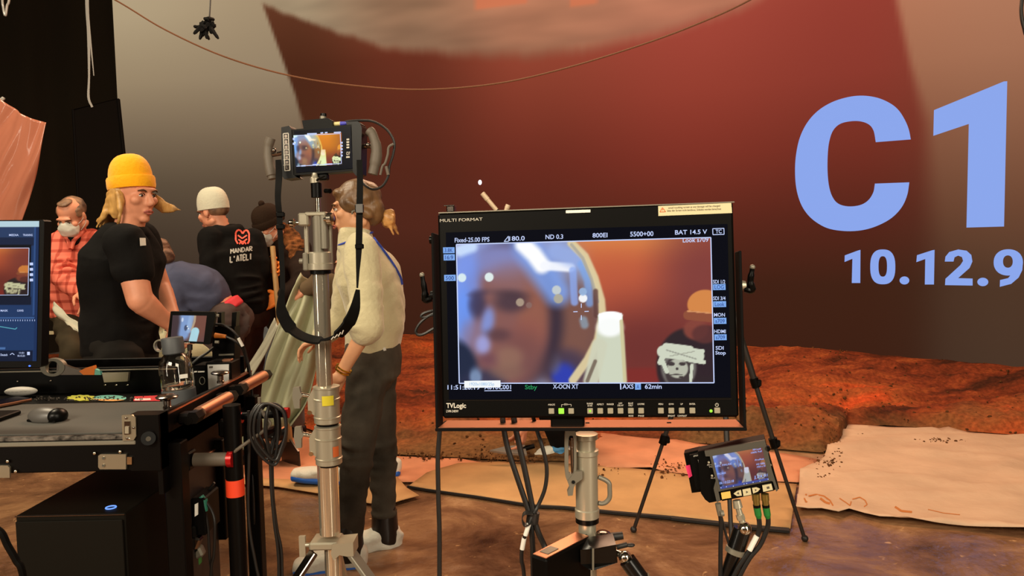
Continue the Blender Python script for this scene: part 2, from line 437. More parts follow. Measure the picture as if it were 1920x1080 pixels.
m_in = sm((S_-lx)/soft+0.2) * sm((rx-S_)/softr+0.2)
cs = 0.10 + 0.12*sm((S_-sx[1])/3)
m_cl = sm((cz-Z_)/cs + 0.5)
m_fall = m_in*m_cl
sky = outer*(1-m_fall[..., None]) + inner*m_fall[..., None]
# cloud streaks above the edge
st = np.array([[noise.noise(V((S_[j, i]*0.9, Z_[j, i]*5.0+S_[j, i]*0.35, 1.7)))+0.5*noise.noise(V((S_[j, i]*2.4, Z_[j, i]*11, 5.7))) for i in range(0, NS+1)] for j in range(0, NZ+1)])
top = (1-m_cl)*m_in
sky = sky*(1+(st*0.11*top)[..., None])
# two small flat orange patches high up
for (xa, xb, yb) in ((896, 1002, 19), (1068, 1132, 14)):
    sa, za = edge([(xa, yb)])[0]; sb, _ = edge([(xb, yb)])[0]
    k = sm((S_-sa)/0.05)*sm((sb-S_)/0.05)*sm((Z_-za)/0.05+0.5)*0.75
    sky = sky*(1-k[..., None]) + np.array((214, 116, 78.))*k[..., None]
sky = np.clip(sky, 0, 255)
LIN = lambda a: np.where(a/255 <= 0.04045, a/255/12.92, ((a/255+0.055)/1.055)**2.4)
cols = np.ones(sky.shape[:2]+(4,)); cols[..., :3] = LIN(sky)
wv = np.stack([WX, WY, WZ], -1).reshape(-1, 3)
wf = [(j*(NS+1)+i, j*(NS+1)+i+1, (j+1)*(NS+1)+i+1, (j+1)*(NS+1)+i) for j in range(NZ) for i in range(NS)]
M_led = vmat('led_wall_picture', rough=0.7, spec=0.03)
wall = link_mesh('wall_back', wv, wf, M_led, smooth=180, cols=cols.reshape(-1, 4)); wall['kind'] = 'structure'
wall_bv = bvh_of(wall)
# carcass behind the picture so the wall has depth
wb = MB(); nb = [(wl[min(i+1, len(wl)-1)]-wl[max(i-1, 0)]).normalized().cross(V((0, 0, 1))) for i in range(len(wl))]
for i in range(0, len(wl)-1):
    a, b = wl[i], wl[i+1]; na = V((0, 0, 0)); out = (b-a).normalized().cross(V((0, 0, -1)))
    wb.prism([a+out*0.03, b+out*0.03, b+out*0.18, a+out*0.18], V((0, 0, WH)))
M_blk = mat('matt_black', rgb(14, 12, 11), rough=0.8, spec=0.2)
wb.build('led_cabinet', M_blk, wall)
# --- writing on the wall
M_slate = mat('slate_blue', (0, 0, 0, 1), rough=0.6, emit=rgb(138, 166, 236), es=1.0, spec=0.1)
def c1(x, y): return (1470+x/2.511, 130+y/2.511)
def wall_poly(name, loops):
    vs = []; fs = []
    for lp, tris in loops:
        o = len(vs)
        vs += [cast(wall_bv, *c1(x, y), off=0.012) for x, y in lp]; fs += [[i+o for i in t] for t in tris]
    return link_mesh(name, vs, fs, M_slate, wall, smooth=0)
def closed_spline(pts, sub=5): return [(p.x, p.y) for p in spline([V((x, y, 0)) for x, y in pts], sub, False)]
def tess(lp): return [list(t) for t in geometry.tessellate_polygon([[V((x, y, 0)) for x, y in lp]])]
co = closed_spline([(597,330),(588,285),(570,240),(540,193),(500,160),(440,134),(370,124),(300,131),(225,155),(160,195),(110,250),(75,320),(57,400),(52,480),(58,560),(78,630),(110,682),(155,722),(215,751),(300,762),(380,755),(450,732),(510,697),(555,648),(580,592),(590,532)])
ci = closed_spline([(428,538),(420,580),(395,618),(355,640),(300,645),(255,632),(228,600),(212,550),(205,480),(206,400),(213,340),(230,290),(262,258),(310,245),(360,245),(400,260),(422,290),(432,343)])
lp = co+ci; wall_poly('slate_letter', [(lp, tess(lp))])
lp = [(1035,57),(1051,56),(1045,330),(1036,740),(859,745),(865,480),(870,257),(703,313),(706,192),(870,125)]
wall_poly('slate_digit', [(lp, tess(lp))])
lp = [(360,850),(359,1006),(319,1006),(322,892),(285,907),(286,876),(348,853)]; wall_poly('slate_digit', [(lp, tess(lp))])
lp = [(709,850),(706,1013),(663,1013),(665,893),(623,908),(626,875),(697,852)]; wall_poly('slate_digit', [(lp, tess(lp))])
def sup(cx, cy, rx, ry, n=40, e=2.6):
    o = []
    for i in range(n):
        a = 2*math.pi*i/n; c, s = math.cos(a), math.sin(a); k = 1/((abs(c)**e+abs(s)**e)**(1/e)); o.append((cx+rx*k*c, cy+ry*k*s))
    return o
def ringl(o, i): n = len(o); return (o+i, [[k, (k+1) % n, n+(k+1) % n, n+k] for k in range(n)])
wall_poly('slate_digit', [ringl(sup(465, 930, 59, 82), sup(465, 928, 20, 48))])
d = sup(567, 994, 23, 19, 20, 2); wall_poly('slate_dot', [(d, tess(d))])
d = sup(936, 1001, 26, 20, 20, 2); wall_poly('slate_dot', [(d, tess(d))])
lp = [(757,905),(760,882),(778,860),(820,848),(860,854),(882,874),(887,905),(874,935),(820,983),(888,985),(888,1018),(758,1016),(760,986),(830,922),(843,902),(838,884),(820,877),(803,885),(798,905)]
wall_poly('slate_digit', [(lp, tess(lp))])
tl = [(1125,905),(1122,945),(1105,980),(1070,1010),(1016,1024),(1017,992),(1055,983),(1076,958),(1082,940)]
wall_poly('slate_digit', [ringl(sup(1056, 909, 69, 62, 40, 2.2), sup(1054, 905, 23, 29, 40, 2.2)), (tl, tess(tl))])
# tiny white marker light on the wall
p = cast(wall_bv, 900, 342, 0.05); tl_ = MB(); tl_.sph(p, (0.022, 0.02, 0.03)); 
M_wl = mat('white_led', (1, 1, 1, 1), emit=rgb(235, 238, 255), es=1.3)
tl_.build('marker_light', M_wl, wall)['label'] = 'tiny white marker light on the led wall'

# --- black drapes on the left
M_drape = mat('black_velour', rgb(36, 30, 22), rough=0.95, bump=0.3, bs=60, spec=0.1)
def curtain(a, b, z0, z1, n, depth, ph):
    a, b = V(a), V(b); d = b-a; nn = d.normalized().cross(V((0, 0, 1))); vs = []; fs = []; m = 24
    for j in range(m+1):
        z = z0+(z1-z0)*j/m
        for i in range(n+1):
            t = i/n; w = t*d.length
            amp = depth*(0.7+0.5*noise.noise(V((w*0.8, ph, 0))))*(0.7+0.3*(1-j/m))
            vs.append(a + d*t + nn*(amp*math.sin(w*9.5+2.2*noise.noise(V((w*1.1, ph, z*0.12))))+0.02*noise.noise(V((w*3, z*0.7, ph)))) + V((0, 0, z)))
    for j in range(m):
        fs += [(j*(n+1)+i, j*(n+1)+i+1, (j+1)*(n+1)+i+1, (j+1)*(n+1)+i) for i in range(n)]
    return vs, fs
e0 = wl[0]
cv, cf = curtain((-8.6, 8.2, 0), (e0.x+0.5, e0.y+0.42, 0), 0.02, 5.6, 240, 0.07, 1.3)
cu = link_mesh('stage_curtain', cv, cf, M_drape, smooth=180, origin=(-7, 9.2, 0)); tag(cu, 'tall black pleated stage curtain meeting the left end of the led wall', 'curtain')
cv, cf = curtain((-8.4, 2.5, 0), (-8.5, 8.0, 0), 0.02, 5.6, 160, 0.07, 5.3)
cu = link_mesh('stage_curtain', cv, cf, M_drape, smooth=180, origin=(-8.4, 5, 0)); tag(cu, 'black side curtain running towards the camera beyond the pink sheet', 'curtain')
# black flag board in front of the drape
t = thing('black_flag', 'tall flat black flag board standing before the curtain, behind the yellow beanie', 'flag panel', (P(185, 400, 8.6).x, 8.6, 0))
a = P(137, 206, 8.5); b = P(221, 185, 8.7); bx = b.x+0.16
M_flag = mat('flag_cloth', rgb(16, 11, 7), rough=0.9, spec=0.15)
f = MB(); f.prism([(a.x, 8.5, 0.03), (bx, 8.7, 0.03), (b.x, b.y, b.z), (a.x, a.y, a.z)], (0.01, 0.03, 0)); f.build('cloth_panel', M_flag, t)
M_tubeblk = mat('black_tube', rgb(15, 12, 10), rough=0.7, spec=.1)
f = MB(); f.tube([(a.x, 8.5, 0.03), (a.x, a.y, a.z), (b.x, b.y, b.z), (bx, 8.7, 0.03)], 0.014, sub=0); f.build('frame', M_tubeblk, t)

# --- pink translucent sheet hanging upper left
def sheet_poly(pts3, nu, nv, amp, ph, edge=None):
    """bilinear patch from 4 edge polylines: pts3 = (left pts top->bottom, right pts top->bottom)"""
    Lp, Rp = spline(pts3[0], 8), spline(pts3[1], 8); vs = []; fs = []
    for j in range(nv+1):
        f = j/nv
        l = Lp[min(int(f*(len(Lp)-1)), len(Lp)-2)].lerp(Lp[min(int(f*(len(Lp)-1)), len(Lp)-2)+1], f*(len(Lp)-1)-min(int(f*(len(Lp)-1)), len(Lp)-2))
        r = Rp[min(int(f*(len(Rp)-1)), len(Rp)-2)].lerp(Rp[min(int(f*(len(Rp)-1)), len(Rp)-2)+1], f*(len(Rp)-1)-min(int(f*(len(Rp)-1)), len(Rp)-2))
        for i in range(nu+1):
            g = i/nu; p = l.lerp(r, g)
            sag = math.sin(math.pi*g)*0.03*(1-f)
            p = p + V((0, -amp*(math.sin(g*13+f*6+ph)*0.5+noise.noise(V((g*6+f*3, f*2-g*2, ph)))), -sag)); vs.append(p)
    for j in range(nv): fs += [(j*(nu+1)+i, j*(nu+1)+i+1, (j+1)*(nu+1)+i+1, (j+1)*(nu+1)+i) for i in range(nu)]
    return vs, fs
YS = 5.6
M_pink = mat('glossy_plastic', rgb(180, 112, 88), rough=0.14, spec=0.6)
vs, fs = sheet_poly(([P(2, 186, YS), P(-30, 300, YS), P(-70, 520, YS)], [P(88, 230, YS), P(76, 300, YS), P(52, 375, YS), P(28, 440, YS), P(15, 520, YS)]), 46, 60, 0.035, 0.7)
sh = link_mesh('plastic_sheet', vs, fs, M_pink, smooth=180, origin=tuple(P(40, 300, YS)))
sm_ = sh.modifiers.new('thickness', 'SOLIDIFY'); sm_.thickness = 0.004
tag(sh, 'glossy pink plastic sheet hanging at the upper left by a cord', 'plastic sheet')
M_clear = mat('clear_strap', rgb(170, 165, 158), rough=0.2, spec=0.7)
m = MB(); m.tube([P(3, 188, YS), P(6, 184, YS), P(-6, 186, YS), P(-14, 120, YS), P(-16, -60, YS), P(-16, -300, YS)], 0.012, seg=6); m.build('hanging_cord', M_clear, sh, origin=None)
# silver loop and strap hanging from the grid
m = MB(); m.tube([P(4, -200, 6.2), P(4, -20, 6.2), P(6, 14, 6.2), P(10, 29, 6.2), P(13, 12, 6.2), P(18, -20, 6.2), P(18, -200, 6.2)], 0.009, seg=6)
o = m.build('hanging_strap', M_clear, origin=tuple(P(10, 0, 6.2))); tag(o, 'short silvery strap loop at the very top left corner', 'strap')
m = MB(); m.ribbon([P(162, -250, 7), P(163, -10, 7), P(166, 60, 7), P(167, 140, 7), P(166, 182, 7), P(173, 201, 7)], [0.028, 0.03, 0.026, 0.016, 0.02, 0.018], 0.004, (1, 0.2, 0))
m.ribbon([P(165, 20, 6.98), P(171, 90, 6.98), P(176, 142, 6.98)], [0.012, 0.012, 0.006], 0.004, (1, 0.2, 0))
o = m.build('hanging_strap', M_clear, origin=tuple(P(166, 100, 7))); tag(o, 'long clear plastic strap hanging in front of the black curtain', 'strap')
# sagging cable across the wall
M_rub = mat('black_rubber', rgb(30, 26, 23), rough=0.5)
M_brown = mat('brown_cable', rgb(120, 78, 52), rough=0.5)
m = MB(); m.tube([P(-60, -180, 6.5), P(110, -60, 6.5), P(225, 5, 6.5), P(310, 56, 6.5), P(420, 106, 6.5), P(540, 141, 6.5), P(660, 160, 6.5), P(790, 168, 6.5), P(930, 157, 6.4), P(1060, 128, 6.3), P(1200, 85, 6.2), P(1310, 44, 6.1), P(1410, -2, 6.0), P(1560, -90, 6.0), P(1700, -190, 6)], 0.0075, seg=6)
o = m.build('sagging_cable', M_brown, origin=tuple(P(790, 168, 6.5))); tag(o, 'thin cable sagging in a wide arc in front of the led wall', 'cable')
m = MB(); m.tube([P(1926, -120, 5.2), P(1917, -10, 5.2), P(1915, 22, 5.2), P(1919, 48, 5.2), P(1928, 60, 5.2), P(1945, -60, 5.2), P(1945, -160, 5.2)], 0.012)
o = m.build('hanging_cable', M_rub, origin=tuple(P(1915, 22, 5.2))); tag(o, 'black cable bight just entering at the top right corner', 'cable')
# dark tuft hanging at the top
t = thing('hanging_bundle', 'small dark bundle hanging in front of the pale end of the led wall', 'bundle', tuple(P(390, 50, 6)))
m = MB(); c = P(390, 48, 6)
for i in range(26):
    a = c+V((random.uniform(-.05, .05), random.uniform(-.04, .04), random.uniform(-.03, .05))); dvec = V((random.uniform(-.06, .06), random.uniform(-.05, .05), random.uniform(-.1, .03)))
    m.tube([a, a+dvec*0.6, a+dvec], [0.018, 0.014, 0.008], seg=5, sub=2)
m.build('tape_strips', M_blk, t)
m = MB(); m.tube([c, P(394, 10, 6), P(400, -150, 6), P(400, -300, 6)], 0.006, seg=5); m.build('hanging_cord', M_rub, t)

# ============================================================ DIRT, SHEETS
front_px = [(-140, 700), (60, 706), (260, 740), (440, 790), (560, 800), (640, 830), (740, 855), (800, 858), (880, 862), (960, 866), (1060, 868), (1120, 828), (1220, 828), (1340, 836), (1460, 845), (1540, 852), (1572, 838), (1590, 803), (1660, 800), (1760, 808), (1860, 815), (2000, 826), (2300, 850)]
fp = [G(x, y, 0.0) for x, y in front_px]
ND, NR = 520, 150
dl = [0]
for a, b in zip(fp, fp[1:]): dl.append(dl[-1]+(b-a).length)
dv = []; dn = []
def fbm(x, y, o=5):
    s = 0; a = 1; f = 1
    for _ in range(o): s += a*noise.noise(V((x*f, y*f, 2.3))); a *= .52; f *= 2.1
    return s
for i in range(ND+1):
    s = dl[-1]*i/ND; k = max(j for j in range(len(dl)-1) if dl[j] <= s or j == 0); a = fp[k].lerp(fp[k+1], (s-dl[k])/(dl[k+1]-dl[k]))
    px = proj(a)[0]; 
    ws = WL*0.0+0; 
    # matching point on the wall base: same fraction in pixel x
    lo, hi = 0.0, WL*0.92
    tx = px if px < 1e4 else 2300
    b = None
    # outside the left end of the wall the dirt runs back to the drape line
    if tx < 240:
        b = V((P(tx, 480, 9.6).x, 9.4, 0))
    else:
        for _ in range(22):
            md = (lo+hi)/2; q = wall_at(md)
            if proj(V((q.x, q.y, 0.2)))[0] < tx: lo = md
            else: hi = md
        b = wall_at((lo+hi)/2); b = b+(EYE-b).normalized()*0.0; b = V((b.x, b.y, 0))
    hb = np.interp(tx, [0, 300, 560, 700, 900, 1900, 2300], [0.05, 0.08, 0.2, 0.24, 0.24, 0.2, 0.2])
    for j in range(NR+1):
        r = (j/NR)**1.25
        p = a.lerp(b, r); w = min(1, r/0.06)
        h = hb*(0.12+0.88*min(1, r*1.15)**0.8) 
        far = 1-0.75*max(0, (r-0.8)/0.2)
        n1 = fbm(p.x*0.8, p.y*1.6)*0.10*far + fbm(p.x*2.6, p.y*4.2)*0.042*far + abs(fbm(p.x*9, p.y*9, 3))*0.024*far
        # loose heap in the right middle
        mound = 0.13*math.exp(-((p.x-1.72)/0.42)**2-((p.y-4.62)/0.42)**2) + 0.12*math.exp(-((p.x-1.25)/0.3)**2-((p.y-5.2)/0.3)**2)+0.1*math.exp(-((p.x-3.0)/0.45)**2-((p.y-5.0)/0.2)**2)
        dv.append((p.x, p.y, 0.012 + w*max(0.004, h + n1 + mound*min(1, r/0.1)) ))
df = [(i*(NR+1)+j, i*(NR+1)+j+1, (i+1)*(NR+1)+j+1, (i+1)*(NR+1)+j) for i in range(ND) for j in range(NR)]
df = [q[::-1] for q in df]
M_dirt = mat('red_soil', rgb(120, 66, 34), rough=0.95, bump=0.9, bs=70, spec=0.15)
def dirt_nodes(m):
    nt = m.node_tree; N = nt.nodes; L = nt.links; b = N['Principled BSDF']
    tc = N.new('ShaderNodeTexCoord'); mp = N.new('ShaderNodeMapping'); mp.inputs['Scale'].default_value = (0.55, 1.5, 1.5); L.new(tc.outputs['Object'], mp.inputs[0])
    n1 = N.new('ShaderNodeTexNoise'); n1.inputs['Scale'].default_value = 1.6; n1.inputs['Detail'].default_value = 8; n1.inputs['Roughness'].default_value = 0.62; n1.inputs['Distortion'].default_value = 0.5
    L.new(mp.outputs[0], n1.inputs['Vector'])
    r = N.new('ShaderNodeValToRGB'); e = r.color_ramp.elements
    e[0].position = 0.34; e[0].color = rgb(74, 38, 22); e[1].position = 0.68; e[1].color = rgb(206, 84, 40)
    q = e.new(0.46); q.color = rgb(134, 60, 32); q = e.new(0.57); q.color = rgb(164, 84, 42)
    L.new(n1.outputs['Fac'], r.inputs[0])
    # brown bare soil nearer the front sheets
    sp = N.new('ShaderNodeSeparateXYZ'); L.new(tc.outputs['Object'], sp.inputs[0])
    n3 = N.new('ShaderNodeTexNoise'); n3.inputs['Scale'].default_value = 1.1; n3.inputs['Detail'].default_value = 5; L.new(tc.outputs['Object'], n3.inputs['Vector'])
    ad = N.new('ShaderNodeMath'); ad.operation = 'MULTIPLY_ADD'; L.new(n3.outputs['Fac'], ad.inputs[0]); ad.inputs[1].default_value = 2.6; L.new(sp.outputs['Y'], ad.inputs[2])
    mr = N.new('ShaderNodeMapRange'); L.new(ad.outputs[0], mr.inputs[0]); mr.inputs[1].default_value = 6.3; mr.inputs[2].default_value = 6.9; mr.inputs[3].default_value = 0.85; mr.inputs[4].default_value = 0
    mx = N.new('ShaderNodeMixRGB'); L.new(mr.outputs[0], mx.inputs[0]); L.new(r.outputs[0], mx.inputs[1]); mx.inputs[2].default_value = rgb(116, 86, 52)
    n4 = N.new('ShaderNodeTexNoise'); n4.inputs['Scale'].default_value = 34; n4.inputs['Detail'].default_value = 6; L.new(tc.outputs['Object'], n4.inputs['Vector'])
    r4 = N.new('ShaderNodeMapRange'); L.new(n4.outputs['Fac'], r4.inputs[0]); r4.inputs[1].default_value = 0.3; r4.inputs[2].default_value = 0.7; r4.inputs[3].default_value = 0.62; r4.inputs[4].default_value = 1.25
    mu = N.new('ShaderNodeMixRGB'); mu.blend_type = 'MULTIPLY'; mu.inputs[0].default_value = 1; L.new(mx.outputs[0], mu.inputs[1]); L.new(r4.outputs[0], mu.inputs[2])
    L.new(mu.outputs[0], b.inputs['Base Color'])
dirt_nodes(M_dirt)
dirt = link_mesh('dirt_bed', dv, df, M_dirt, smooth=180); tag(dirt, 'red and brown soil spread in front of the led wall', 'soil', kind='stuff')
dirt_bv = bvh_of(dirt)
# clods scattered over soil edge and sheets
M_clod = mat('soil_clod', rgb(92, 58, 32), rough=0.95, var=0.4, vs=20)
ico = MB(); ico.sph((0, 0, 0), 1, seg=6, rings=4)
cm = MB()
def clod(p, r):
    q = Matrix.Rotation(random.uniform(0, 6), 3, V((random.random()-.5, random.random()-.5, random.random()-.5+1e-3)).normalized()); s = V((random.uniform(.6, 1.2), random.uniform(.6, 1.2), random.uniform(.5, .9)))*r
    cm.add([V(p) + q @ V((v.x*s.x*random.uniform(.85, 1.15), v.y*s.y, v.z*s.z)) for v in ico.v], ico.f)
def ground_z(x, y):
    h = dirt_bv.ray_cast(V((x, y, 3)), V((0, 0, -1))); return h[0].z if h[0] is not None else 0.02
for _ in range(1300):
    i = random.randrange(len(dv)); x, y, z = dv[i]
    if y > 8.3: continue
    clod((x+random.uniform(-.02, .02), y+random.uniform(-.02, .02), z+0.004), min(.017, abs(random.gauss(0, .006))+.003))
for (cx, cy, n, sx_, sy_) in ((1550, 868, 60, 22, 10), (1255, 880, 70, 34, 12), (1562, 838, 70, 18, 20), (940, 858, 120, 80, 8), (800, 856, 60, 40, 6), (1760, 826, 40, 40, 4), (1120, 880, 25, 40, 14), (1545, 893, 14, 16, 4), (600, 812, 30, 24, 8), (1640, 812, 20, 50, 5)):
    for _ in range(n):
        p = G(random.gauss(cx, sx_*.6), random.gauss(cy, sy_*.6), 0.02); clod((p.x, p.y, ground_z(p.x, p.y)+0.003), abs(random.gauss(0, .0045))+.002)
o = cm.build('soil_clods', M_clod, smooth=0); tag(o, 'small loose clods of soil scattered on the bed and the sheets', 'soil', kind='stuff')
# flat sheets on the floor
def floor_sheet(pxs, z, amp, step, thick, m, name, label, cat, group=None, wr=2.4, sub=5, aniso=1.0):
    pts = [G(x, y, z) for x, y in pxs]; n = len(pts); bd = []
    for i in range(n):
        a, b = pts[i], pts[(i+1) % n]; k = max(1, int((b-a).length/step)); bd += [a.lerp(b, j/k) for j in range(k)]
    xs = [p.x for p in bd]; ys = [p.y for p in bd]; poly = [(p.x, p.y) for p in bd]
    def inside(x, y):
        c = False; j = len(poly)-1
        for i in range(len(poly)):
            if (poly[i][1] > y) != (poly[j][1] > y) and x < (poly[j][0]-poly[i][0])*(y-poly[i][1])/(poly[j][1]-poly[i][1])+poly[i][0]: c = not c
            j = i
        return c
    vs = [V(p) for p in poly]; ne = len(vs); y = min(ys)+step/2
    while y < max(ys):
        x = min(xs)+step/2
        while x < max(xs):
            if inside(x, y) and min((x-q[0])**2+(y-q[1])**2 for q in poly) > (step*.5)**2: vs.append(V((x+random.uniform(-.1, .1)*step, y+random.uniform(-.1, .1)*step)))
            x += step
        y += step
    r = geometry.delaunay_2d_cdt([V((p[0], p[1])) for p in vs], [(i, (i+1) % ne) for i in range(ne)], [], 1, 1e-5)
    out = []
    for p in r[0]:
        w = abs(noise.noise(V((p.x*wr*.5+p.y*wr*.25, p.y*wr*aniso, z*9))))
        out.append((p.x, p.y, z + amp*max(0, 0.13-w)*4.2 + amp*0.5*abs(noise.noise(V((p.x*1.7, p.y*2.6, 7))))))
    fs = [list(q) for q in r[2]]
    fs = [q if (V(out[q[1]])-V(out[q[0]])).cross(V(out[q[2]])-V(out[q[0]])).z > 0 else q[::-1] for q in fs]
    c = sum((V(p) for p in out), V())/len(out)
    o = link_mesh(name, out, fs, m, smooth=180, origin=(c.x, c.y, z))
    s = o.modifiers.new('thickness', 'SOLIDIFY'); s.thickness = thick; s.offset = -1
    return tag(o, label, cat, group)
M_cloth = mat('dust_sheet', rgb(212, 178, 148), rough=0.8, var=0.08, vs=2.5, bump=0.25, bs=7)
M_cloth2 = mat('pinkish_paper', rgb(214, 146, 110), rough=0.85, var=0.16, vs=3)
M_mat = mat('beige_board', rgb(196, 152, 104), rough=0.8, var=0.10, vs=4, bump=0.15, bs=12)
M_edge = mat('black_edge', rgb(22, 18, 15), rough=0.7)
floor_sheet([(1500, 885), (1545, 858), (1568, 795), (1760, 806), (1990, 824), (2250, 850), (2250, 1060), (1990, 1004), (1900, 996), (1780, 984), (1650, 972), (1592, 956), (1572, 964), (1540, 956), (1492, 957), (1498, 915)], 0.020, 0.045, 0.055, 0.003, M_cloth, 'dust_sheet', 'large pale dust sheet spread on the floor under the wall lettering', 'dust sheet', wr=1.6, aniso=1.9)
floor_sheet([(1080, 812), (1200, 822), (1340, 836), (1470, 850), (1535, 862), (1500, 905), (1440, 904), (1290, 893), (1220, 880), (1060, 874)], 0.012, 0.03, 0.06, 0.003, M_cloth2, 'dust_sheet', 'pinkish sheet lying behind the black light tripod legs', 'dust sheet', wr=2)
floor_sheet([(430, 800), (540, 796), (620, 830), (700, 856), (860, 860), (930, 872), (850, 893), (780, 905), (640, 905), (520, 905), (430, 895), (380, 868)], 0.010, 0.012, 0.08, 0.003, M_cloth2, 'dust_sheet', 'dirty pink sheet lying behind the woman in the cream sweater', 'dust sheet')
floor_sheet([(765, 912), (800, 886), (860, 868), (960, 866), (1090, 870), (1230, 882), (1340, 894), (1494, 908), (1482, 990), (1400, 984), (1260, 969), (1150, 960), (1060, 951), (1000, 948), (900, 932), (800, 918)], 0.015, 0.006, 0.08, 0.004, M_mat, 'floor_board', 'wide beige board with a black front edge behind the big monitor stand', 'floor board')
floor_sheet([(395, 896), (470, 896), (560, 900), (690, 898), (745, 894), (762, 914), (786, 929), (752, 938), (726, 947), (690, 943), (600, 925), (520, 912), (440, 906)], 0.020, 0.004, 0.08, 0.004, M_mat, 'floor_board', 'small beige board under the feet behind the woman in cream', 'floor board')
m = MB()
eps = [(765, 914), (800, 920), (900, 934), (1000, 950), (1060, 953), (1150, 962), (1260, 972), (1400, 988), (1480, 995)]
pts = [G(x, y, 0.009) for x, y in eps]
for a, b, w in zip(pts, pts[1:], (0.008, 0.008, 0.010, 0.014, 0.016, 0.018, 0.026, 0.032)):
    d = (b-a).normalized(); nrm = V((d.y, -d.x, 0)); m.prism([a-nrm*w*.2, b-nrm*w*.2, b+nrm*w, a+nrm*w], (0, 0, 0.012))
st_bv = bvh_of(bpy.data.objects['dust_sheet'])
M_stain = mat('rust_stain', rgb(196, 122, 66), rough=.9)
def squig(pts, w):
    mm = MB()
    for a, b in zip(pts, pts[1:]):
        L_ = math.hypot(b[0]-a[0], b[1]-a[1]); dx, dy = -(b[1]-a[1])/L_*w/2, (b[0]-a[0])/L_*w/2
        q = [cast(st_bv, x, y, .003) for x, y in ((a[0]+dx, a[1]+dy), (b[0]+dx, b[1]+dy), (b[0]-dx, b[1]-dy), (a[0]-dx, a[1]-dy))]
        if all(q): mm.add(q, [[0, 1, 2, 3]])
    return mm
for pts, w in (([(1512, 926), (1508, 934), (1512, 942), (1516, 930), (1530, 927), (1545, 930), (1556, 938), (1562, 948)], 2.6), ([(1538, 934), (1548, 942), (1556, 944)], 4), ([(1574, 934), (1586, 942), (1594, 948), (1596, 940)], 2), ([(1598, 936), (1612, 932), (1622, 938), (1626, 946), (1620, 950)], 2), ([(1678, 950), (1690, 958), (1710, 960)], 4), ([(1740, 955), (1770, 962), (1800, 965)], 1.4)):
    squig(pts, w).build('rust_stain', M_stain, bpy.data.objects['dust_sheet'], smooth=0)
o = m.build('edge_strip', M_edge, origin=tuple(G(1100, 957, 0))); tag(o, 'long black rubber strip along the front of the wide beige board', 'edge strip')
# ============================================================ SCREEN PICTURES
class Paint:
    def __init__(s, w, h, x0, x1, y0, y1):
        s.w, s.h = w, h
        s.X, s.Y = np.meshgrid(np.linspace(x0, x1, w), np.linspace(y0, y1, h)); s.A = np.zeros((h, w, 3))
    def fill(s, c): s.A[:] = c
    def mix(s, k, c): s.A = s.A*(1-k[..., None]) + np.array(c, float)*k[..., None]
    def blob(s, cx, cy, rx, ry, c, a=1.0, soft=0.5, rot=0.0):
        dx, dy = s.X-cx, s.Y-cy; ca, sa = math.cos(math.radians(rot)), math.sin(math.radians(rot))
        d = np.sqrt(((dx*ca+dy*sa)/rx)**2 + ((-dx*sa+dy*ca)/ry)**2)
        k = np.clip((1+soft/2-d)/max(soft, 1e-3), 0, 1); s.mix(k*k*(3-2*k)*a, c)
    def line(s, pts, w, c, a=1.0, soft=1.0):
        d = np.full(s.X.shape, 1e9)
        for (x0, y0), (x1, y1) in zip(pts, pts[1:]):
            L = (x1-x0)**2+(y1-y0)**2; t = np.clip(((s.X-x0)*(x1-x0)+(s.Y-y0)*(y1-y0))/L, 0, 1)
            d = np.minimum(d, np.hypot(s.X-x0-t*(x1-x0), s.Y-y0-t*(y1-y0)))
        k = np.clip((w*(1+soft/2)-d)/(w*soft+1e-3), 0, 1); s.mix(k*k*(3-2*k)*a, c)
    def rect(s, x0, x1, y0, y1, c, a=1.0): s.mix(((s.X >= x0) & (s.X <= x1) & (s.Y >= y0) & (s.Y <= y1))*a, c)
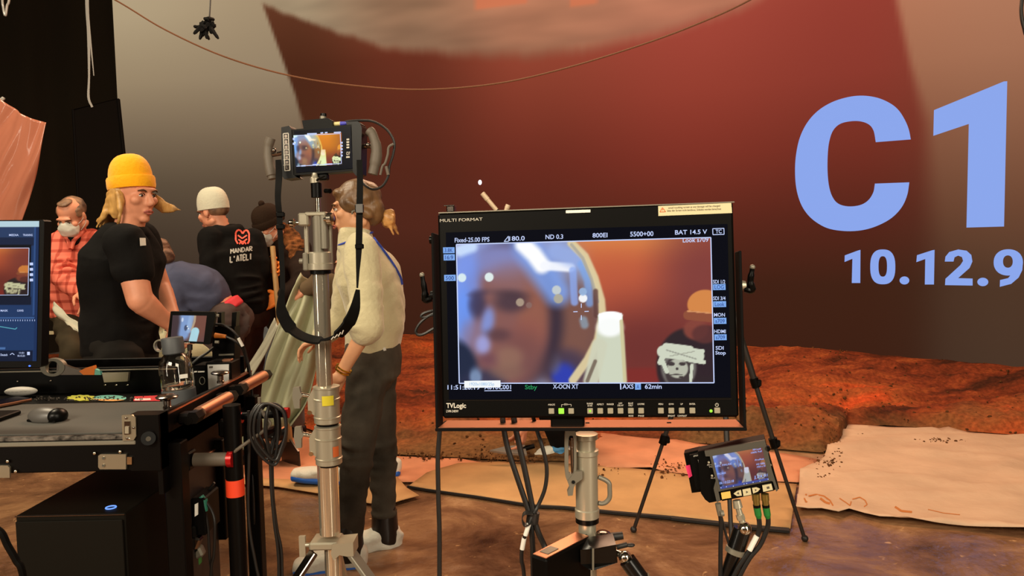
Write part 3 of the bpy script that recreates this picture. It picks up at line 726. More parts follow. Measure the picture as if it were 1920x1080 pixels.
def helmet_shot(w, h, tint=(1, 1, 1)):
    p = Paint(w, h, 130, 1795, 70, 1001)
    t = np.clip((p.Y-70)/930, 0, 1); u = np.clip((p.X-900)/900, 0, 1)
    p.fill((160, 70, 52))
    for c, cx, cy, rx, ry, a in (((224,150,78),1180,60,420,150,.95), ((206,104,64),1150,300,420,260,.85), ((176,80,58),1250,480,420,250,.7), ((120,58,58),1720,330,240,330,.8), ((98,42,44),1400,760,420,260,.75), ((108,46,44),1250,860,300,200,.6)):
        p.blob(cx, cy, rx, ry, c, a, 1.7)
    p.blob(1400, 980, 420, 75, (126, 42, 40), .9, .5)
    # helmet shell
    p.blob(560, 560, 535, 640, (150, 158, 190), 1, .05)
    p.blob(420, 180, 420, 260, (138, 150, 205), .9, 1.2)
    p.blob(880, 700, 230, 380, (112, 74, 66), .95, .6)
    p.blob(900, 620, 120, 240, (126, 84, 72), .7, .8)
    p.blob(840, 900, 150, 120, (70, 56, 78), .9, .8)
    p.blob(830, 950, 80, 80, (40, 62, 190), .85, .8)
    p.blob(770, 870, 40, 70, (110, 108, 130), .6, .9)
    # hair and face
    p.blob(510, 545, 322, 480, (54, 42, 58), .95, .3, -6)
    p.blob(436, 600, 288, 470, (134, 88, 84), 1, .35)
    p.blob(430, 190, 240, 110, (132, 138, 196), .9, 1.0)
    p.blob(500, 330, 190, 120, (142, 102, 104), .7, 1)
    p.blob(640, 560, 100, 200, (150, 92, 74), .8, 1)
    p.blob(600, 700, 120, 120, (144, 84, 76), .6, 1)
    p.blob(560, 830, 150, 170, (112, 72, 72), .6, 1)
    p.blob(190, 330, 90, 260, (120, 150, 236), .85, 1)
    p.blob(170, 560, 60, 200, (104, 150, 246), .8, 1)
    p.blob(240, 700, 90, 120, (140, 120, 150), .7, 1)
    p.blob(160, 900, 100, 190, (30, 40, 66), 1, .5, -18)
    p.blob(290, 1000, 150, 90, (46, 48, 76), .8, .8)
    p.blob(240, 960, 40, 60, (150, 178, 216), .7, .9)
    p.blob(262, 480, 58, 84, (56, 50, 80), .85, 1)
    p.blob(330, 590, 42, 96, (128, 152, 226), .85, .9, 10)
    p.blob(490, 462, 110, 66, (70, 52, 64), .85, 1.1)
    p.blob(480, 405, 130, 26, (66, 48, 58), .55, 1.2, 6)
    p.blob(270, 400, 70, 22, (60, 50, 76), .6, .9, -8)
    p.blob(395, 680, 84, 42, (84, 56, 64), .75, 1.2)
    p.blob(295, 745, 48, 62, (158, 162, 222), .9, .8)
    p.blob(335, 838, 74, 36, (104, 64, 80), .6, 1.2)
    p.blob(470, 830, 90, 70, (156, 118, 96), .6, 1)
    p.blob(450, 920, 110, 60, (138, 104, 88), .6, 1)
    p.blob(320, 880, 70, 26, (116, 72, 84), .35, 1)
    k = max(2, w//60); A = p.A.copy()
    for ax in (0, 1):
        B = np.zeros_like(A)
        for i in range(-k, k+1): B += np.roll(A, i, ax)*(k+1-abs(i))
        A = B/(k+1)**2
    kk = np.clip((1060-p.X)/80, 0, 1)*np.clip((p.X-170)/60, 0, 1)*np.clip((960-p.Y)/50, 0, 1)*np.clip((p.Y-110)/50, 0, 1); p.A = p.A*(1-kk[..., None])+A*kk[..., None]
    # glare on the visor
    p.line([(150, 110), (230, 84)], 40, (206, 228, 255), .9, 1.2)
    p.line([(600, 90), (690, 240), (800, 400)], 90, (128, 164, 238), .85, 1.2)
    p.line([(580, 80), (650, 150), (700, 220)], 55, (255, 255, 255), 1, .9)
    p.line([(720, 225), (890, 240)], 30, (246, 248, 255), .95, .8)
    p.line([(905, 260), (912, 470)], 24, (140, 170, 240), .8, .8)
    p.line([(800, 130), (930, 190)], 60, (150, 176, 236), .7, 1.2)
    p.line([(960, 220), (1000, 330), (1010, 480)], 24, (124, 168, 236), .7, 1)
    p.line([(968, 590), (975, 620)], 26, (140, 168, 190), .7, 1)
    p.line([(900, 80), (985, 170), (1045, 310), (1085, 460), (1092, 570), (1060, 720), (990, 850), (890, 985)], 27, (222, 204, 158), .95, .7)
    p.line([(900, 90), (972, 180), (1026, 320), (1064, 470)], 10, (150, 150, 150), .6, .8)
    p.line([(1052, 400), (1052, 560)], 16, (96, 62, 58), .8, .8)
    # white backpack pillar
    p.rect(1062, 1222, 560, 1001, (206, 212, 190)); p.line([(1140, 700), (1150, 990)], 90, (206, 212, 190), 1, .25)
    p.line([(1070, 760), (1010, 990)], 50, (206, 208, 184), .95, .5)
    p.line([(1040, 860), (985, 990)], 12, (90, 70, 60), .7, .8)
    p.rect(1070, 1216, 548, 640, (255, 255, 255)); p.blob(1145, 560, 78, 26, (255, 255, 255), 1, .3); p.blob(1140, 640, 84, 60, (250, 252, 250), 1, .6)
    p.line([(1215, 600), (1230, 990)], 12, (206, 196, 150), .9, .8)
    for x, y, r, c in ((160,293,29,(220,238,240)), (345,293,30,(226,242,240)), (550,465,27,(172,152,132)), (610,485,20,(136,104,98)), (795,388,30,(198,206,206)), (806,445,31,(176,170,150)), (968,445,28,(250,252,255)), (968,402,26,(150,180,220))):
        p.blob(x, y, r, r, c, .95, .25)
    # crew member with beanie and printed shirt
    p.blob(1640, 900, 205, 250, (46, 34, 40), 1, .12)
    p.blob(1760, 800, 150, 160, (46, 32, 40), 1, .15)
    p.blob(1690, 660, 78, 66, (132, 66, 56), .95, .4)
    p.blob(1745, 690, 80, 60, (92, 48, 48), .9, .4)
    p.blob(1752, 500, 112, 96, (212, 134, 72), 1, .1)
    p.line([(1642, 566), (1800, 586)], 30, (142, 78, 56), 1, .2)
    p.line([(1640, 540), (1800, 556)], 4, (216, 150, 100), 1, .5)
    p.blob(1575, 900, 112, 140, (120, 116, 110), .9, .2); p.blob(1575, 930, 86, 110, (62, 52, 54), .95, .2)
    p.blob(1570, 910, 66, 62, (188, 190, 172), .95, .2)
    for (x0, y0, x1, y1, w) in ((1480,800,1700,830,40), (1500,770,1650,790,26), (1600,790,1730,800,14), (1620,850,1735,870,14), (1470,850,1500,930,14), (1490,800,1460,870,18), (1660,890,1650,990,10)):
        p.line([(x0, y0), (x1, y1)], w, (206, 212, 192), 1, .2)
    for (x, y, rx, ry) in ((1530,880,22,14), (1600,880,22,12), (1565,912,9,10), (1560,950,40,5), (1590,965,14,6)): p.blob(x, y, rx, ry, (60, 50, 52), .95, .3)
    p.line([(1500, 790), (1690, 850)], 4, (140, 140, 130), .8, .5); p.line([(1520, 830), (1680, 800)], 3, (150, 150, 136), .8, .5)
    p.A = np.clip(p.A*np.array(tint), 0, 255); return p
SHOT = helmet_shot(300, 168)
def screen(name, M, quad, p, m, parent, n=0.0012):
    """quad = tl,tr,br,bl in pixels on frame M"""
    c = [V(uv(M, *q)) for q in quad]; h, w = p.A.shape[:2]; vs = []
    for j in range(h):
        t = j/(h-1); l = c[0].lerp(c[3], t); r = c[1].lerp(c[2], t)
        vs += [(*(l.lerp(r, i/(w-1))), n) for i in range(w)]
    fs = [((j+1)*w+i, (j+1)*w+i+1, j*w+i+1, j*w+i) for j in range(h-1) for i in range(w-1)]
    cols = np.ones((h, w, 4)); cols[..., :3] = LIN(p.A)
    return link_mesh(name, [M @ V(q) for q in vs], fs, m, parent, smooth=0, cols=cols.reshape(-1, 4))
M_scr = vmat('screen_picture', rough=0.4, spec=0.02)
M_txt = mat('screen_text', (0, 0, 0, 1), emit=rgb(198, 212, 252), spec=0.05)
M_txtg = mat('screen_text_green', (0, 0, 0, 1), emit=rgb(40, 140, 84), spec=0.05)
M_tab = mat('screen_tab', (0, 0, 0, 1), emit=rgb(126, 170, 236), spec=0.05)
M_tabt = mat('screen_tab_text', (0, 0, 0, 1), emit=rgb(58, 84, 150), spec=0.05)
M_coplit = mat('copper_lit_edge', rgb(216, 156, 124), rough=0.34, metal=1.0)  # copper colour carries the orange light on tops of black gear
M_pole = mat('polished_steel', rgb(224, 214, 192), rough=0.13, metal=0.85)
M_rec = mat('dark_grey_metal', rgb(82, 78, 70), rough=0.45, metal=.3)
M_yoke = mat('yoke_black', rgb(12, 10, 9), rough=0.75, spec=0.1)
M_panel = mat('screen_dark', rgb(6, 6, 8), rough=0.22, emit=rgb(4, 6, 16), spec=0.04)
M_case = mat('black_plastic', rgb(6, 5, 4), rough=0.45, spec=0.10)
M_case2 = mat('black_satin', rgb(6, 5, 4), rough=0.34, spec=0.16)
M_satin = mat('satin_black_metal', rgb(128, 118, 110), rough=0.2, metal=1.0)
M_chrome = mat('chrome', rgb(206, 196, 178), rough=0.13, metal=1.0)
M_alu = mat('brushed_aluminium', rgb(172, 164, 144), rough=0.36, metal=0.55)
M_alud = mat('grey_cast_metal', rgb(124, 118, 104), rough=0.45, metal=0.4)
M_white = mat('white_plastic', rgb(226, 222, 212), rough=0.5)
M_cream = mat('cream_label', rgb(206, 194, 154), rough=0.7)
M_ink = mat('grey_ink', rgb(84, 76, 66), rough=0.8)
M_whink = mat('white_ink', rgb(190, 184, 172), rough=0.7)
M_orink = mat('orange_ink', rgb(200, 96, 40), rough=0.7)
M_redp = mat('red_anodised', rgb(190, 26, 26), rough=0.3, metal=0.5)
M_gled = mat('green_led', rgb(90, 150, 30), emit=rgb(150, 210, 60), es=0.9)
M_key = mat('grey_key', rgb(146, 138, 118), rough=0.55)

# ============================================================ MAIN MONITOR
t = thing('production_monitor', 'large black production monitor with a helmet close-up on its screen', 'monitor', tuple(P(1103, 806, 1.385)))
MM = quadframe(P(815, 399, 1.452), P(1377, 378, 1.378), P(1389, 783, 1.35), P(826, 787, 1.42))
u = lambda x, y: uv(MM, x, y)
x0, y0 = u(822, 785); x1, y1 = u(1378, 380); xa, _ = u(820, 400); xb, _ = u(1385, 780)
m = MB(MM); m.span((u(820, 400)[0]+u(830, 785)[0])/2, (u(1377, 379)[0]+u(1383, 779)[0])/2, (u(826, 787)[1]+u(1383, 780)[1])/2, (u(820, 399)[1]+u(1377, 378)[1])/2, -0.026, 0, 0.004); m.span(-.22, .22, -.15, .17, -.07, -.02, .01)
housing = m.build('housing', M_case, t)
HX0 = (u(820, 400)[0]+u(830, 785)[0])/2; HX1 = (u(1377, 379)[0]+u(1383, 779)[0])/2
m = MB(MM); a, b, c, d = u(836, 436), u(1364, 420), u(1370, 745), u(842, 749)
m.prism([(*a, 0), (*b, 0), (*c, 0), (*d, 0)], (0, 0, 0.0008)); panel = m.build('display_panel', M_panel, t, smooth=0)
screen('screen_image', MM, [(857, 459), (1332, 446), (1338, 717), (862, 718)], SHOT, M_scr, panel)
m = MB(MM)
def bar(mb, M, pts, wpx, n=0.0016, th=0.0004):
    for (ax, ay), (bx, by) in zip(pts, pts[1:]):
        L = math.hypot(bx-ax, by-ay); dx, dy = -(by-ay)/L*wpx/2, (bx-ax)/L*wpx/2
        q = [uv(M, ax+dx, ay+dy), uv(M, bx+dx, by+dy), uv(M, bx-dx, by-dy), uv(M, ax-dx, ay-dy)]
        mb.prism([(*p_, n) for p_ in q], (0, 0, th))
bar(m, MM, [(856, 458.5), (1332.5, 445.5), (1338.5, 717.5), (861.5, 718.5), (856, 458.5)], 2.0)
m.build('safe_frame', M_txt, panel, smooth=0)
m = MB(MM); bar(m, MM, [(1090, 569), (1090, 577)], 1.6); bar(m, MM, [(1090, 591), (1090, 600)], 1.6); bar(m, MM, [(1075, 584.5), (1083, 584.2)], 1.6); bar(m, MM, [(1096, 584), (1104, 583.6)], 1.6)
m.build('crosshair', M_txt, panel, smooth=0)
for s, a, b, y, h in (('Fixed-25.00 FPS', 853, 918, 454.5, 8), ('180.0', 955, 984, 451.5, 8), ('ND 0.3', 1023, 1056, 448.5, 8), ('800EI', 1111, 1139, 445.5, 8), ('5500+00', 1181.5, 1225, 443.5, 8.5), ('BAT 14.5 V', 1265.5, 1325.5, 440, 8), ('TC', 1341.5, 1353, 437.5, 6.5), ('Look s709', 1280, 1328, 454.5, 8),
    ('SDI 1/2', 1336.5, 1359.5, 531.5, 6.5), ('SDI 3/4', 1337, 1360, 562.5, 6.5), ('MON', 1338.5, 1359, 593.5, 6.5), ('HDMI', 1339, 1360.5, 624.5, 6.5), ('SDI', 1341.5, 1356.5, 655.5, 6.5), ('Stop', 1341, 1360.5, 664.5, 6.5),
    ('11:51:20:19', 839.5, 900, 730, 8), ('A010C001', 908.5, 958.5, 729.5, 8), ('X-OCN XT', 1037, 1084.5, 728.5, 8), ('AXS', 1167, 1188, 728.5, 8), ('62min', 1209, 1240.5, 728.5, 8)):
    m = MB(MM); text(m, MM, s, a, b, y, h, n=0.002, slope=-0.025 if y < 500 else 0.0); m.build('readout_text', M_txt, panel, smooth=0)
m = MB(MM)
bar(m, MM, [(945.5, 453), (953.5, 443), (954, 452.5), (945.5, 453)], 1.3); bar(m, MM, [(908.5, 732.5), (959, 732)], 1.3); bar(m, MM, [(1163.5, 719), (1164, 730)], 2.2)
bar(m, MM, [(1336, 429), (1357, 428.2), (1357.5, 439.5), (1336.5, 440.2), (1336, 429)], 1.4)
m.build('readout_marks', M_txt, panel, smooth=0)['kind'] = 'stuff'
m = MB(MM); text(m, MM, 'Stby', 984.5, 1007.5, 729.5, 8, n=0.002); m.build('readout_text', M_txtg, panel, smooth=0)['label'] = 'green standby readout'
for a, b, y0_, y1_, s in ((831, 852.5, 464, 475, '3.8K'), (832, 853, 477, 488.5, '16:9'), (833, 854.5, 515.5, 527, '500'), (1336.5, 1360, 533, 544, 'LOG'), (1337, 1361, 565, 576, 'Look'), (1338, 1361.5, 596, 607.5, 's709'), (1339, 1362, 627, 638, 's709'), (1190.5, 1201.5, 719, 730.5, 'A')):
    m = MB(MM); mt = MB(MM); q = [uv(MM, a, y0_), uv(MM, b, y0_-0.4), uv(MM, b+.3, y1_-.4), uv(MM, a+.3, y1_)]; m.prism([(*k, 0.0014) for k in q], (0, 0, 0.0003))
    text(mt, MM, s, a+3, b-3, y1_-2.2, 7, n=0.0022); m.build('readout_tab', M_tab, panel, smooth=0); mt.build('readout_tab_text', M_tabt, panel, smooth=0)
m = MB(MM); q = [uv(MM, 871, 714), uv(MM, 938.5, 713), uv(MM, 939, 726), uv(MM, 871, 727)]; m.prism([(*k, 0.0022) for k in q], (0, 0, 0.0004))
ns = m.build('popup_box', mat('popup_white', (0, 0, 0, 1), emit=rgb(240, 244, 246)), panel, smooth=0)
m = MB(MM); text(m, MM, '1920x1080/25p', 881, 927, 722.5, 5.5, n=0.0028, bold=0); m.build('popup_text', mat('popup_blue', (0, 0, 0, 1), emit=rgb(120, 176, 222)), panel, smooth=0)
# bezel prints
m = MB(MM)
text(m, MM, 'TVLogic', 837, 874, 764.5, 8.5, n=0.001, bold=0.03); text(m, MM, 'LVM-240W', 837, 860, 773, 4.5, n=0.001)
text(m, MM, 'MULTI FORMAT', 825, 905, 416.5, 5.5, n=0.001, slope=-0.035, bold=0)
for s, x, y in (('ANALOG', 1034, 760), ('SDI', 1061, 759.5), ('RANGE', 1106, 758), ('SCAN', 1106, 762), ('ASPECT', 1125.5, 759.5), ('MARKER', 1144.5, 759.3), ('H/V', 1163.5, 757.5), ('DELAY', 1163.5, 761.5), ('BLUE', 1182.5, 757.5), ('ONLY', 1182.5, 761.5), ('LOOPBK', 1202, 759), ('MENU', 1239, 759), ('DOWN', 1258.5, 759), ('UP', 1278, 759), ('ENTER', 1298, 758.8), ('MODE', 1183, 781), ('PHASE', 1202, 781), ('BRIGHT', 1259, 781), ('CONTRAST', 1279, 781)):
    w = 2.2*len(s); text(m, MM, s, x-w/2, x+w/2, y, 3.0, n=0.001)
bar(m, MM, [(1053, 763), (1053, 758.5), (1057, 758.3)], 0.7, 0.0008); bar(m, MM, [(1065, 758.3), (1071, 758), (1071, 762)], 0.7, 0.0008)
pw = [(1344+3*math.cos(a), 759+3*math.sin(a)) for a in [math.radians(-60+k*20) for k in range(16)]]; bar(m, MM, pw, 0.9, 0.0008); bar(m, MM, [(1344, 755), (1344, 759)], 0.9, 0.0008)
m.build('bezel_print', M_whink, t, smooth=0)['kind'] = 'stuff'
m = MB(MM)
q = [uv(MM, 1061, 394.5), uv(MM, 1107, 393), uv(MM, 1107, 398.3), uv(MM, 1061, 399.8)]; m.prism([(*k, 0.0) for k in q], (0, 0, 0.0008)); m.build('tally_window', M_white, t, smooth=0)
m = MB(MM)
m.prism([(*uv(MM, *k), 0.0) for k in ((1234, 386.5), (1371, 380.5), (1372.5, 399.5), (1234.5, 405))], (0, 0, 0.0006))
stk = m.build('warning_sticker', M_cream, t, smooth=0); stk['label'] = 'cream warning sticker with an orange triangle'
m = MB(MM); bar(m, MM, [(1242, 389.2), (1237.3, 397.6), (1248, 397.1), (1242, 389.2)], 1.2, 0.0008); bar(m, MM, [(1242.3, 391.8), (1242.4, 394.6)], 1, 0.0008); m.build('warning_triangle', M_orink, stk, smooth=0)
m = MB(MM); text(m, MM, 'avoid touching screen as any damage will be charged', 1253, 1350, 391.5, 3.6, n=0.001, slope=-0.04, bold=0); text(m, MM, 'bitte den Screen nicht berühren, Schäden werden berechnet', 1251, 1352, 397, 3.6, n=0.001, slope=-0.035, bold=0)
m.build('sticker_text', M_ink, stk, smooth=0)
for i, x in enumerate((1034, 1052.5, 1071, 1106.5, 1125.5, 1144.5, 1163.5, 1182.8, 1202, 1239, 1258.5, 1278, 1298, 1344.5)):
    cx, cy = uv(MM, x, 770.5-0.004*(x-1034)); m = MB(MM); m.box((cx, cy, 0.0015), (0.0105, 0.0105, 0.004), None, 0.0008)
    b_ = m.build('push_button', M_gled if x == 1052.5 else M_key, t)
    if x == 1106.5:
        m = MB(MM); m.sph((cx, cy, 0.0035), (0.0022, 0.0022, 0.001)); m.build('button_lamp', M_gled, b_)
cx, cy = uv(MM, 1333, 770.5); m = MB(MM); m.sph((cx, cy, 0.0005), (0.003, 0.003, 0.002)); m.build('power_lamp', M_gled, t)
m = MB(MM); bar(m, MM, [(838, 751), (1372, 748)], 1.2, 0.0, 0.001); m.build('bezel_groove', M_satin, t)
m = MB(MM); bar(m, MM, [(822, 399.2), (1377, 378.6)], 2.0, -0.004, 0.004); m.build('top_edge', M_alud, t)
# yoke: side bars, bottom plate, pivots with levers
yl = u(816, 440)[0]; yb = u(822, 805)[1]; yr = u(1391, 806)[0]; YL = HX0-0.010; YR = HX1+0.0085
m = MB(MM); m.span(YL-0.005, YL, yb, u(812, 436)[1], -0.05, -0.004, 0.0015); m.build('yoke_arm', M_yoke, t); m = MB(MM); m.span(YR, YR+0.005, yb, u(1383, 470)[1], -0.05, -0.004, 0.0015); m.build('yoke_arm', M_yoke, t)
m = MB(MM); m.span(YL-0.005, YR+0.005, yb-0.004, yb+0.002, -0.085, 0.0, 0.001); yp_ = m.build('yoke_plate', M_yoke, t)
m = MB(MM); m.span(YL+0.001, YR-0.001, yb+0.002, yb+0.0032, -0.084, -0.001, 0.0004); m.build('plate_lit_top', M_coplit, yp_)  # thin strip coloured as the orange-lit top of the black plate
for px_ in (1100, 1258):
    cx = u(px_, 797)[0]; m = MB(MM); m.cyl((cx-0.004, yb+0.0035, -0.045), (cx+0.004, yb+0.0035, -0.045), 0.0016, seg=8); m.build('bolt', M_case, t)
cx = u(1063, 790)[0]; m = MB(MM); m.span(cx-0.032, cx+0.032, yb, (u(826, 787)[1]+u(1383, 780)[1])/2+0.004, -0.05, -0.012, 0.003); m.build('mount_block', M_case, t)
def lever(side, px_, py_, tipx, tipy):
    a = uv(MM, px_, py_); b = uv(MM, tipx, tipy); s = 1 if side == 'r' else -1; X = YR+0.004 if s > 0 else YL-0.004
    m = MB(MM); m.cyl((X, a[1], -0.035), (X+s*0.012, a[1], -0.035), 0.011, 0.008); m.build('pivot_boss', M_alu if s > 0 else M_case2, t)
    m = MB(MM); m.tube([(X+s*0.010, a[1]-0.006, -0.035), (X+s*0.022, a[1]-0.008, -0.033), (b[0]-s*0.004, a[1]+0.006, -0.03), (b[0], b[1], -0.026)], [0.0075, 0.008, 0.0075, 0.006, 0.0045], seg=10)
    h = m.build('clamp_lever', M_case2, t); m = MB(MM); m.sph((b[0], b[1], -0.026), 0.0052); m.build('lever_tip', M_alud, h)
lever('l', 812, 553, 785, 515); lever('r', 1392, 535, 1416, 500)
cx, cy = uv(MM, 806, 447); m = MB(MM); m.cyl((YL-0.004, cy, -0.04), (YL-0.016, cy, -0.04), 0.008); m.build('side_knob', M_case2, t)
cx, cy = uv(MM, 836, 388); m = MB(MM); m.span(cx-0.008, cx+0.008, cy-0.006, cy+0.008, -0.06, -0.04, 0.002); m.span(cx-0.013, cx+0.009, cy+0.006, cy+0.0085, -0.062, -0.038, 0.001); m.build('top_bracket', M_satin, t)
# pens stuck behind the top edge
M_pen = mat('pale_pen', rgb(196, 170, 140), rough=0.4)
def pen(a, b, label):
    A = P(*a, 1.52); B = P(*b, 1.52); m = MB(); m.cyl(A, A.lerp(B, .62), 0.0045, seg=12); m.cyl(A.lerp(B, .62), B, 0.0052, 0.005, seg=12)
    o = m.build('marker_pen', M_pen, origin=tuple(B)); m = MB(); d = (A-B).normalized(); m.cyl(A, A+d*0.006, 0.0046, 0.003, seg=10); m.build('pen_cap', M_case, o)
    tag(o, label, 'pen')
pen((931, 394), (904, 362), 'pale marker pen leaning behind the top edge of the big monitor')
pen((946, 402), (953, 384), 'short pen tip showing behind the big monitor top, second pen from its left')
# cables hanging off the monitor
M_cab = mat('grey_black_cable', rgb(24, 21, 19), rough=0.45, spec=0.4)
Yc = 1.46
m = MB(); m.tube([P(824, 760, 1.5), P(824, 812, 1.5), P(821, 860, 1.5), P(822, 930, 1.5), P(824, 1000, 1.5), P(824, 1080, 1.5), P(824, 1250, 1.5), P(830, 1500, 1.55), G(826, 1560, .012), G(700, 1620, .012)], 0.0048)
o = m.build('signal_cable', M_cab, origin=tuple(P(822, 930, 1.5))); tag(o, 'straight black cable dropping to the floor at the left edge of the big monitor', 'cable')
m = MB(); m.tube([P(942, 775, Yc), P(944, 800, Yc), P(952, 840, Yc), P(968, 890, Yc), P(985, 940, Yc), P(993, 968, Yc), P(998, 1010, Yc), P(1000, 1080, Yc), P(1000, 1250, Yc), P(1010, 1480, Yc), G(1040, 1560, .013)], 0.0055)
o = m.build('power_cable', M_cab, origin=tuple(P(985, 940, Yc))); tag(o, 'thick black cable under the big monitor, leftmost strand above the tie', 'cable')
m = MB(); m.tube([P(962, 775, Yc), P(966, 800, Yc), P(975, 840, Yc), P(988, 900, Yc), P(998, 950, Yc), P(1001, 972, Yc), P(1010, 1000, Yc), P(1020, 1022, Yc), P(1026, 1040, Yc-.01)], 0.0058)
o = m.build('power_cable', M_cab, origin=tuple(P(988, 900, Yc))); tag(o, 'thick black cable running from the big monitor to the battery box', 'cable')
m = MB(); m.tube([P(998, 775, Yc+.01), P(1006, 805, Yc+.01), P(1016, 835, Yc), P(1025, 875, Yc), P(1022, 915, Yc), P(1008, 950, Yc), P(998, 968, Yc-.008), P(989, 992, Yc-.01), P(980, 1020, Yc), P(978, 1050, Yc), P(983, 1085, Yc), P(990, 1250, Yc), P(1000, 1480, Yc+.02), G(1020, 1570, .012)], 0.0040)
o = m.build('video_cable', M_cab, origin=tuple(P(1022, 915, Yc))); m = MB(); m.cyl(P(992, 982, Yc-.012), P(985, 1004, Yc-.012), 0.0046, seg=10); m.cyl(P(983, 1008, Yc-.003), P(979, 1030, Yc-.002), 0.0048, seg=10); m.build('cable_label', M_white, o)
tag(o, 'thin curved black cable with white wrap labels under the big monitor', 'cable')
m = MB(); m.lathe([(0.009, -.012), (0.0125, -.011), (0.0125, .011), (0.009, .012)], P(999, 970, Yc), (0.15, 0, 1)); 
pts = [P(999, 962, Yc-.012), P(984, 962, Yc-.012), P(979, 972, Yc-.012), P(984, 984, Yc-.012), P(998, 978, Yc-.012)]
m.ribbon(pts, 0.016, 0.0015, (0.05, 1, 0.1)); o = m.build('cable_tie', M_rub, origin=tuple(P(995, 970, Yc))); tag(o, 'black hook and loop tie gathering the cables under the big monitor', 'cable tie')
m = MB(); m.tube([P(822, 582, 1.5), P(806, 584, 1.5), P(793, 589, 1.5), P(790, 594, 1.5), P(797, 595, 1.5), P(812, 588, 1.5), P(822, 585, 1.5)], 0.0030); m.tube([P(822, 588, 1.5), P(804, 593, 1.5), P(788, 606, 1.5), P(780, 620, 1.5), P(784, 628, 1.5), P(796, 626, 1.5), P(812, 617, 1.5), P(822, 614, 1.5)], 0.0030)
o = m.build('signal_cable', M_cab, origin=tuple(P(790, 610, 1.5))); tag(o, 'small loop of grey cable sticking out left of the big monitor', 'cable')

# ============================================================ MONITOR STAND
YM = 1.47
t = thing('monitor_stand', 'silver combo stand with a bracket handle carrying the big monitor', 'stand', tuple(G(1102, 1530, 0.0)))
ax = (P(1104, 960, YM)-P(1098, 820, YM)).normalized(); ax = V((0, 0, -1))
def pole(y0_, y1_, x): return P(x, y0_, YM), P(x, y1_, YM)
XB = P(1100, 900, YM).x
Zs = lambda py: P(1100, py, YM).z
m = MB(); m.lathe([(0.017, Zs(812)), (0.0235, Zs(813)), (0.0235, Zs(822)), (0.019, Zs(824)), (0.019, Zs(842)), (0.0245, Zs(843)), (0.0245, Zs(851)), (0.0225, Zs(853)), (0.0225, Zs(952)), (0.0245, Zs(954)), (0.0245, Zs(968)), (0.022, Zs(970))], (XB, YM, 0), (0, 0, 1), 28)
m.build('receiver_sleeve', M_alu, t)
m = MB(); m.lathe([(0.0215, Zs(968)), (0.0235, Zs(970)), (0.0235, Zs(978)), (0.019, Zs(980))], (XB, YM, 0), (0, 0, 1), 28); m.build('rubber_ring', M_case2, t)
m = MB(); m.cyl((XB, YM, Zs(976)), (XB, YM, 0.62), 0.0178, seg=24); m.build('upper_tube', M_alu, t)
m = MB(); m.cyl((XB, YM, 0.64), (XB, YM, 0.17), 0.021, seg=24); m.build('lower_tube', M_pole, t)
m = MB(); m.lathe([(0.022, .60), (0.034, .605), (0.034, .66), (0.025, .67)], (XB, YM, 0), (0, 0, 1)); m.build('collar', M_alu, t)
m = MB(); m.box((XB, YM, 0.52), (0.09, 0.09, 0.05), None, 0.008); m.build('leg_hub', M_alu, t)
for k in range(3):
    a = math.radians(100+120*k); d = V((math.cos(a), math.sin(a), 0)); m = MB(); p0 = V((XB, YM, .52))+d*.04; p1 = V((XB, YM, 0.02))+d*.52
    m.box((p0+p1)/2, (0.03, (p1-p0).length, 0.012), (p1-p0).to_track_quat('Y', 'Z').to_matrix(), 0.002); l = m.build('leg', M_alu, t)
    m = MB(); m.sph(p1+V((0, 0, 0)), (0.02, .02, .018)); m.build('rubber_foot', M_rub, l)
# clamp bracket on the left of the sleeve: slotted frame
def px3(pts, Y): return [P(x, y, Y) for x, y in pts]
m = MB(); YB = YM-0.026
o_ = sup(1070, 851, 11, 52, 32, 4); i_ = sup(1071, 853, 5.2, 36, 32, 5)
m.ring(px3(o_, YB), px3(i_, YB), (0, 0.014, 0)); br = m.build('slotted_bracket', M_alud, t)
m = MB(); m.cyl(P(1072, 822, YB+.004), P(1072, 838, YB+.004), 0.0022, seg=10); m.cyl(P(1072, 838, YB+.004), P(1074, 890, YB+.006), 0.0034, seg=10); m.build('bracket_bolt', M_satin, br)
m = MB(); m.prism(px3([(1064, 903), (1078, 884), (1092, 884), (1092, 898), (1081, 906), (1076, 914), (1074, 929), (1065, 930), (1064, 922), (1068, 914)], YB-.002), (0, 0.012, 0)); lv = m.build('cam_lever', M_alud, t)
m = MB(); m.cyl(P(1075, 904, YB-.004), P(1075, 904, YB+.002), 0.0035, seg=12); m.build('lever_pin', M_case, lv)
m = MB(); hd = [(1122, 894), (1135, 900), (1142, 906), (1143, 915), (1143, 932), (1137, 941), (1129, 944), (1122, 943)]
m.tube(px3(hd, YM-.004), 0.0048, seg=10, sub=5); m.build('side_handle', M_alud, t)
# ---------------- clamp, plate, ball joints under the monitor
t = thing('battery_plate', 'black battery box with a copper-lit top clamped left of the silver stand', 'battery box', tuple(P(1052, 1075, 1.42)))
za = P(1027, 1050, 1.33).z; b0 = P(1024, 1051, 1.33); b1 = V((P(1083, 1020, 1.40).x+.03, 1.435, za)); dd = (b1-b0).normalized()
FR = frame(b0.lerp(b1, .5), V((dd.x, dd.y, 0)), V((0, 0, 1))); hl = (b1-b0).length/2
m = MB(FR); m.span(-hl, hl, -.085, 0, -.038, 0, .004); m.build('housing', M_case, t)
m = MB(FR); m.span(-hl+.004, hl-.004, 0, .002, -.035, -.003, .0008); m.build('box_lit_top', M_coplit, t)  # orange light on the black box top, put into its colour
m = MB(FR); m.span(-hl+.018, -hl+.05, .002, .0035, -.03, -.01, .0006); m.build('label_strip', M_alud, t)
m = MB(FR); m.span(-hl-.002, -hl, -.05, -.042, -.03, -.008, .0006); m.build('badge', M_alud, t)
M_hex = mat('black_anodised', rgb(10, 9, 8), rough=0.25, spec=0.45)
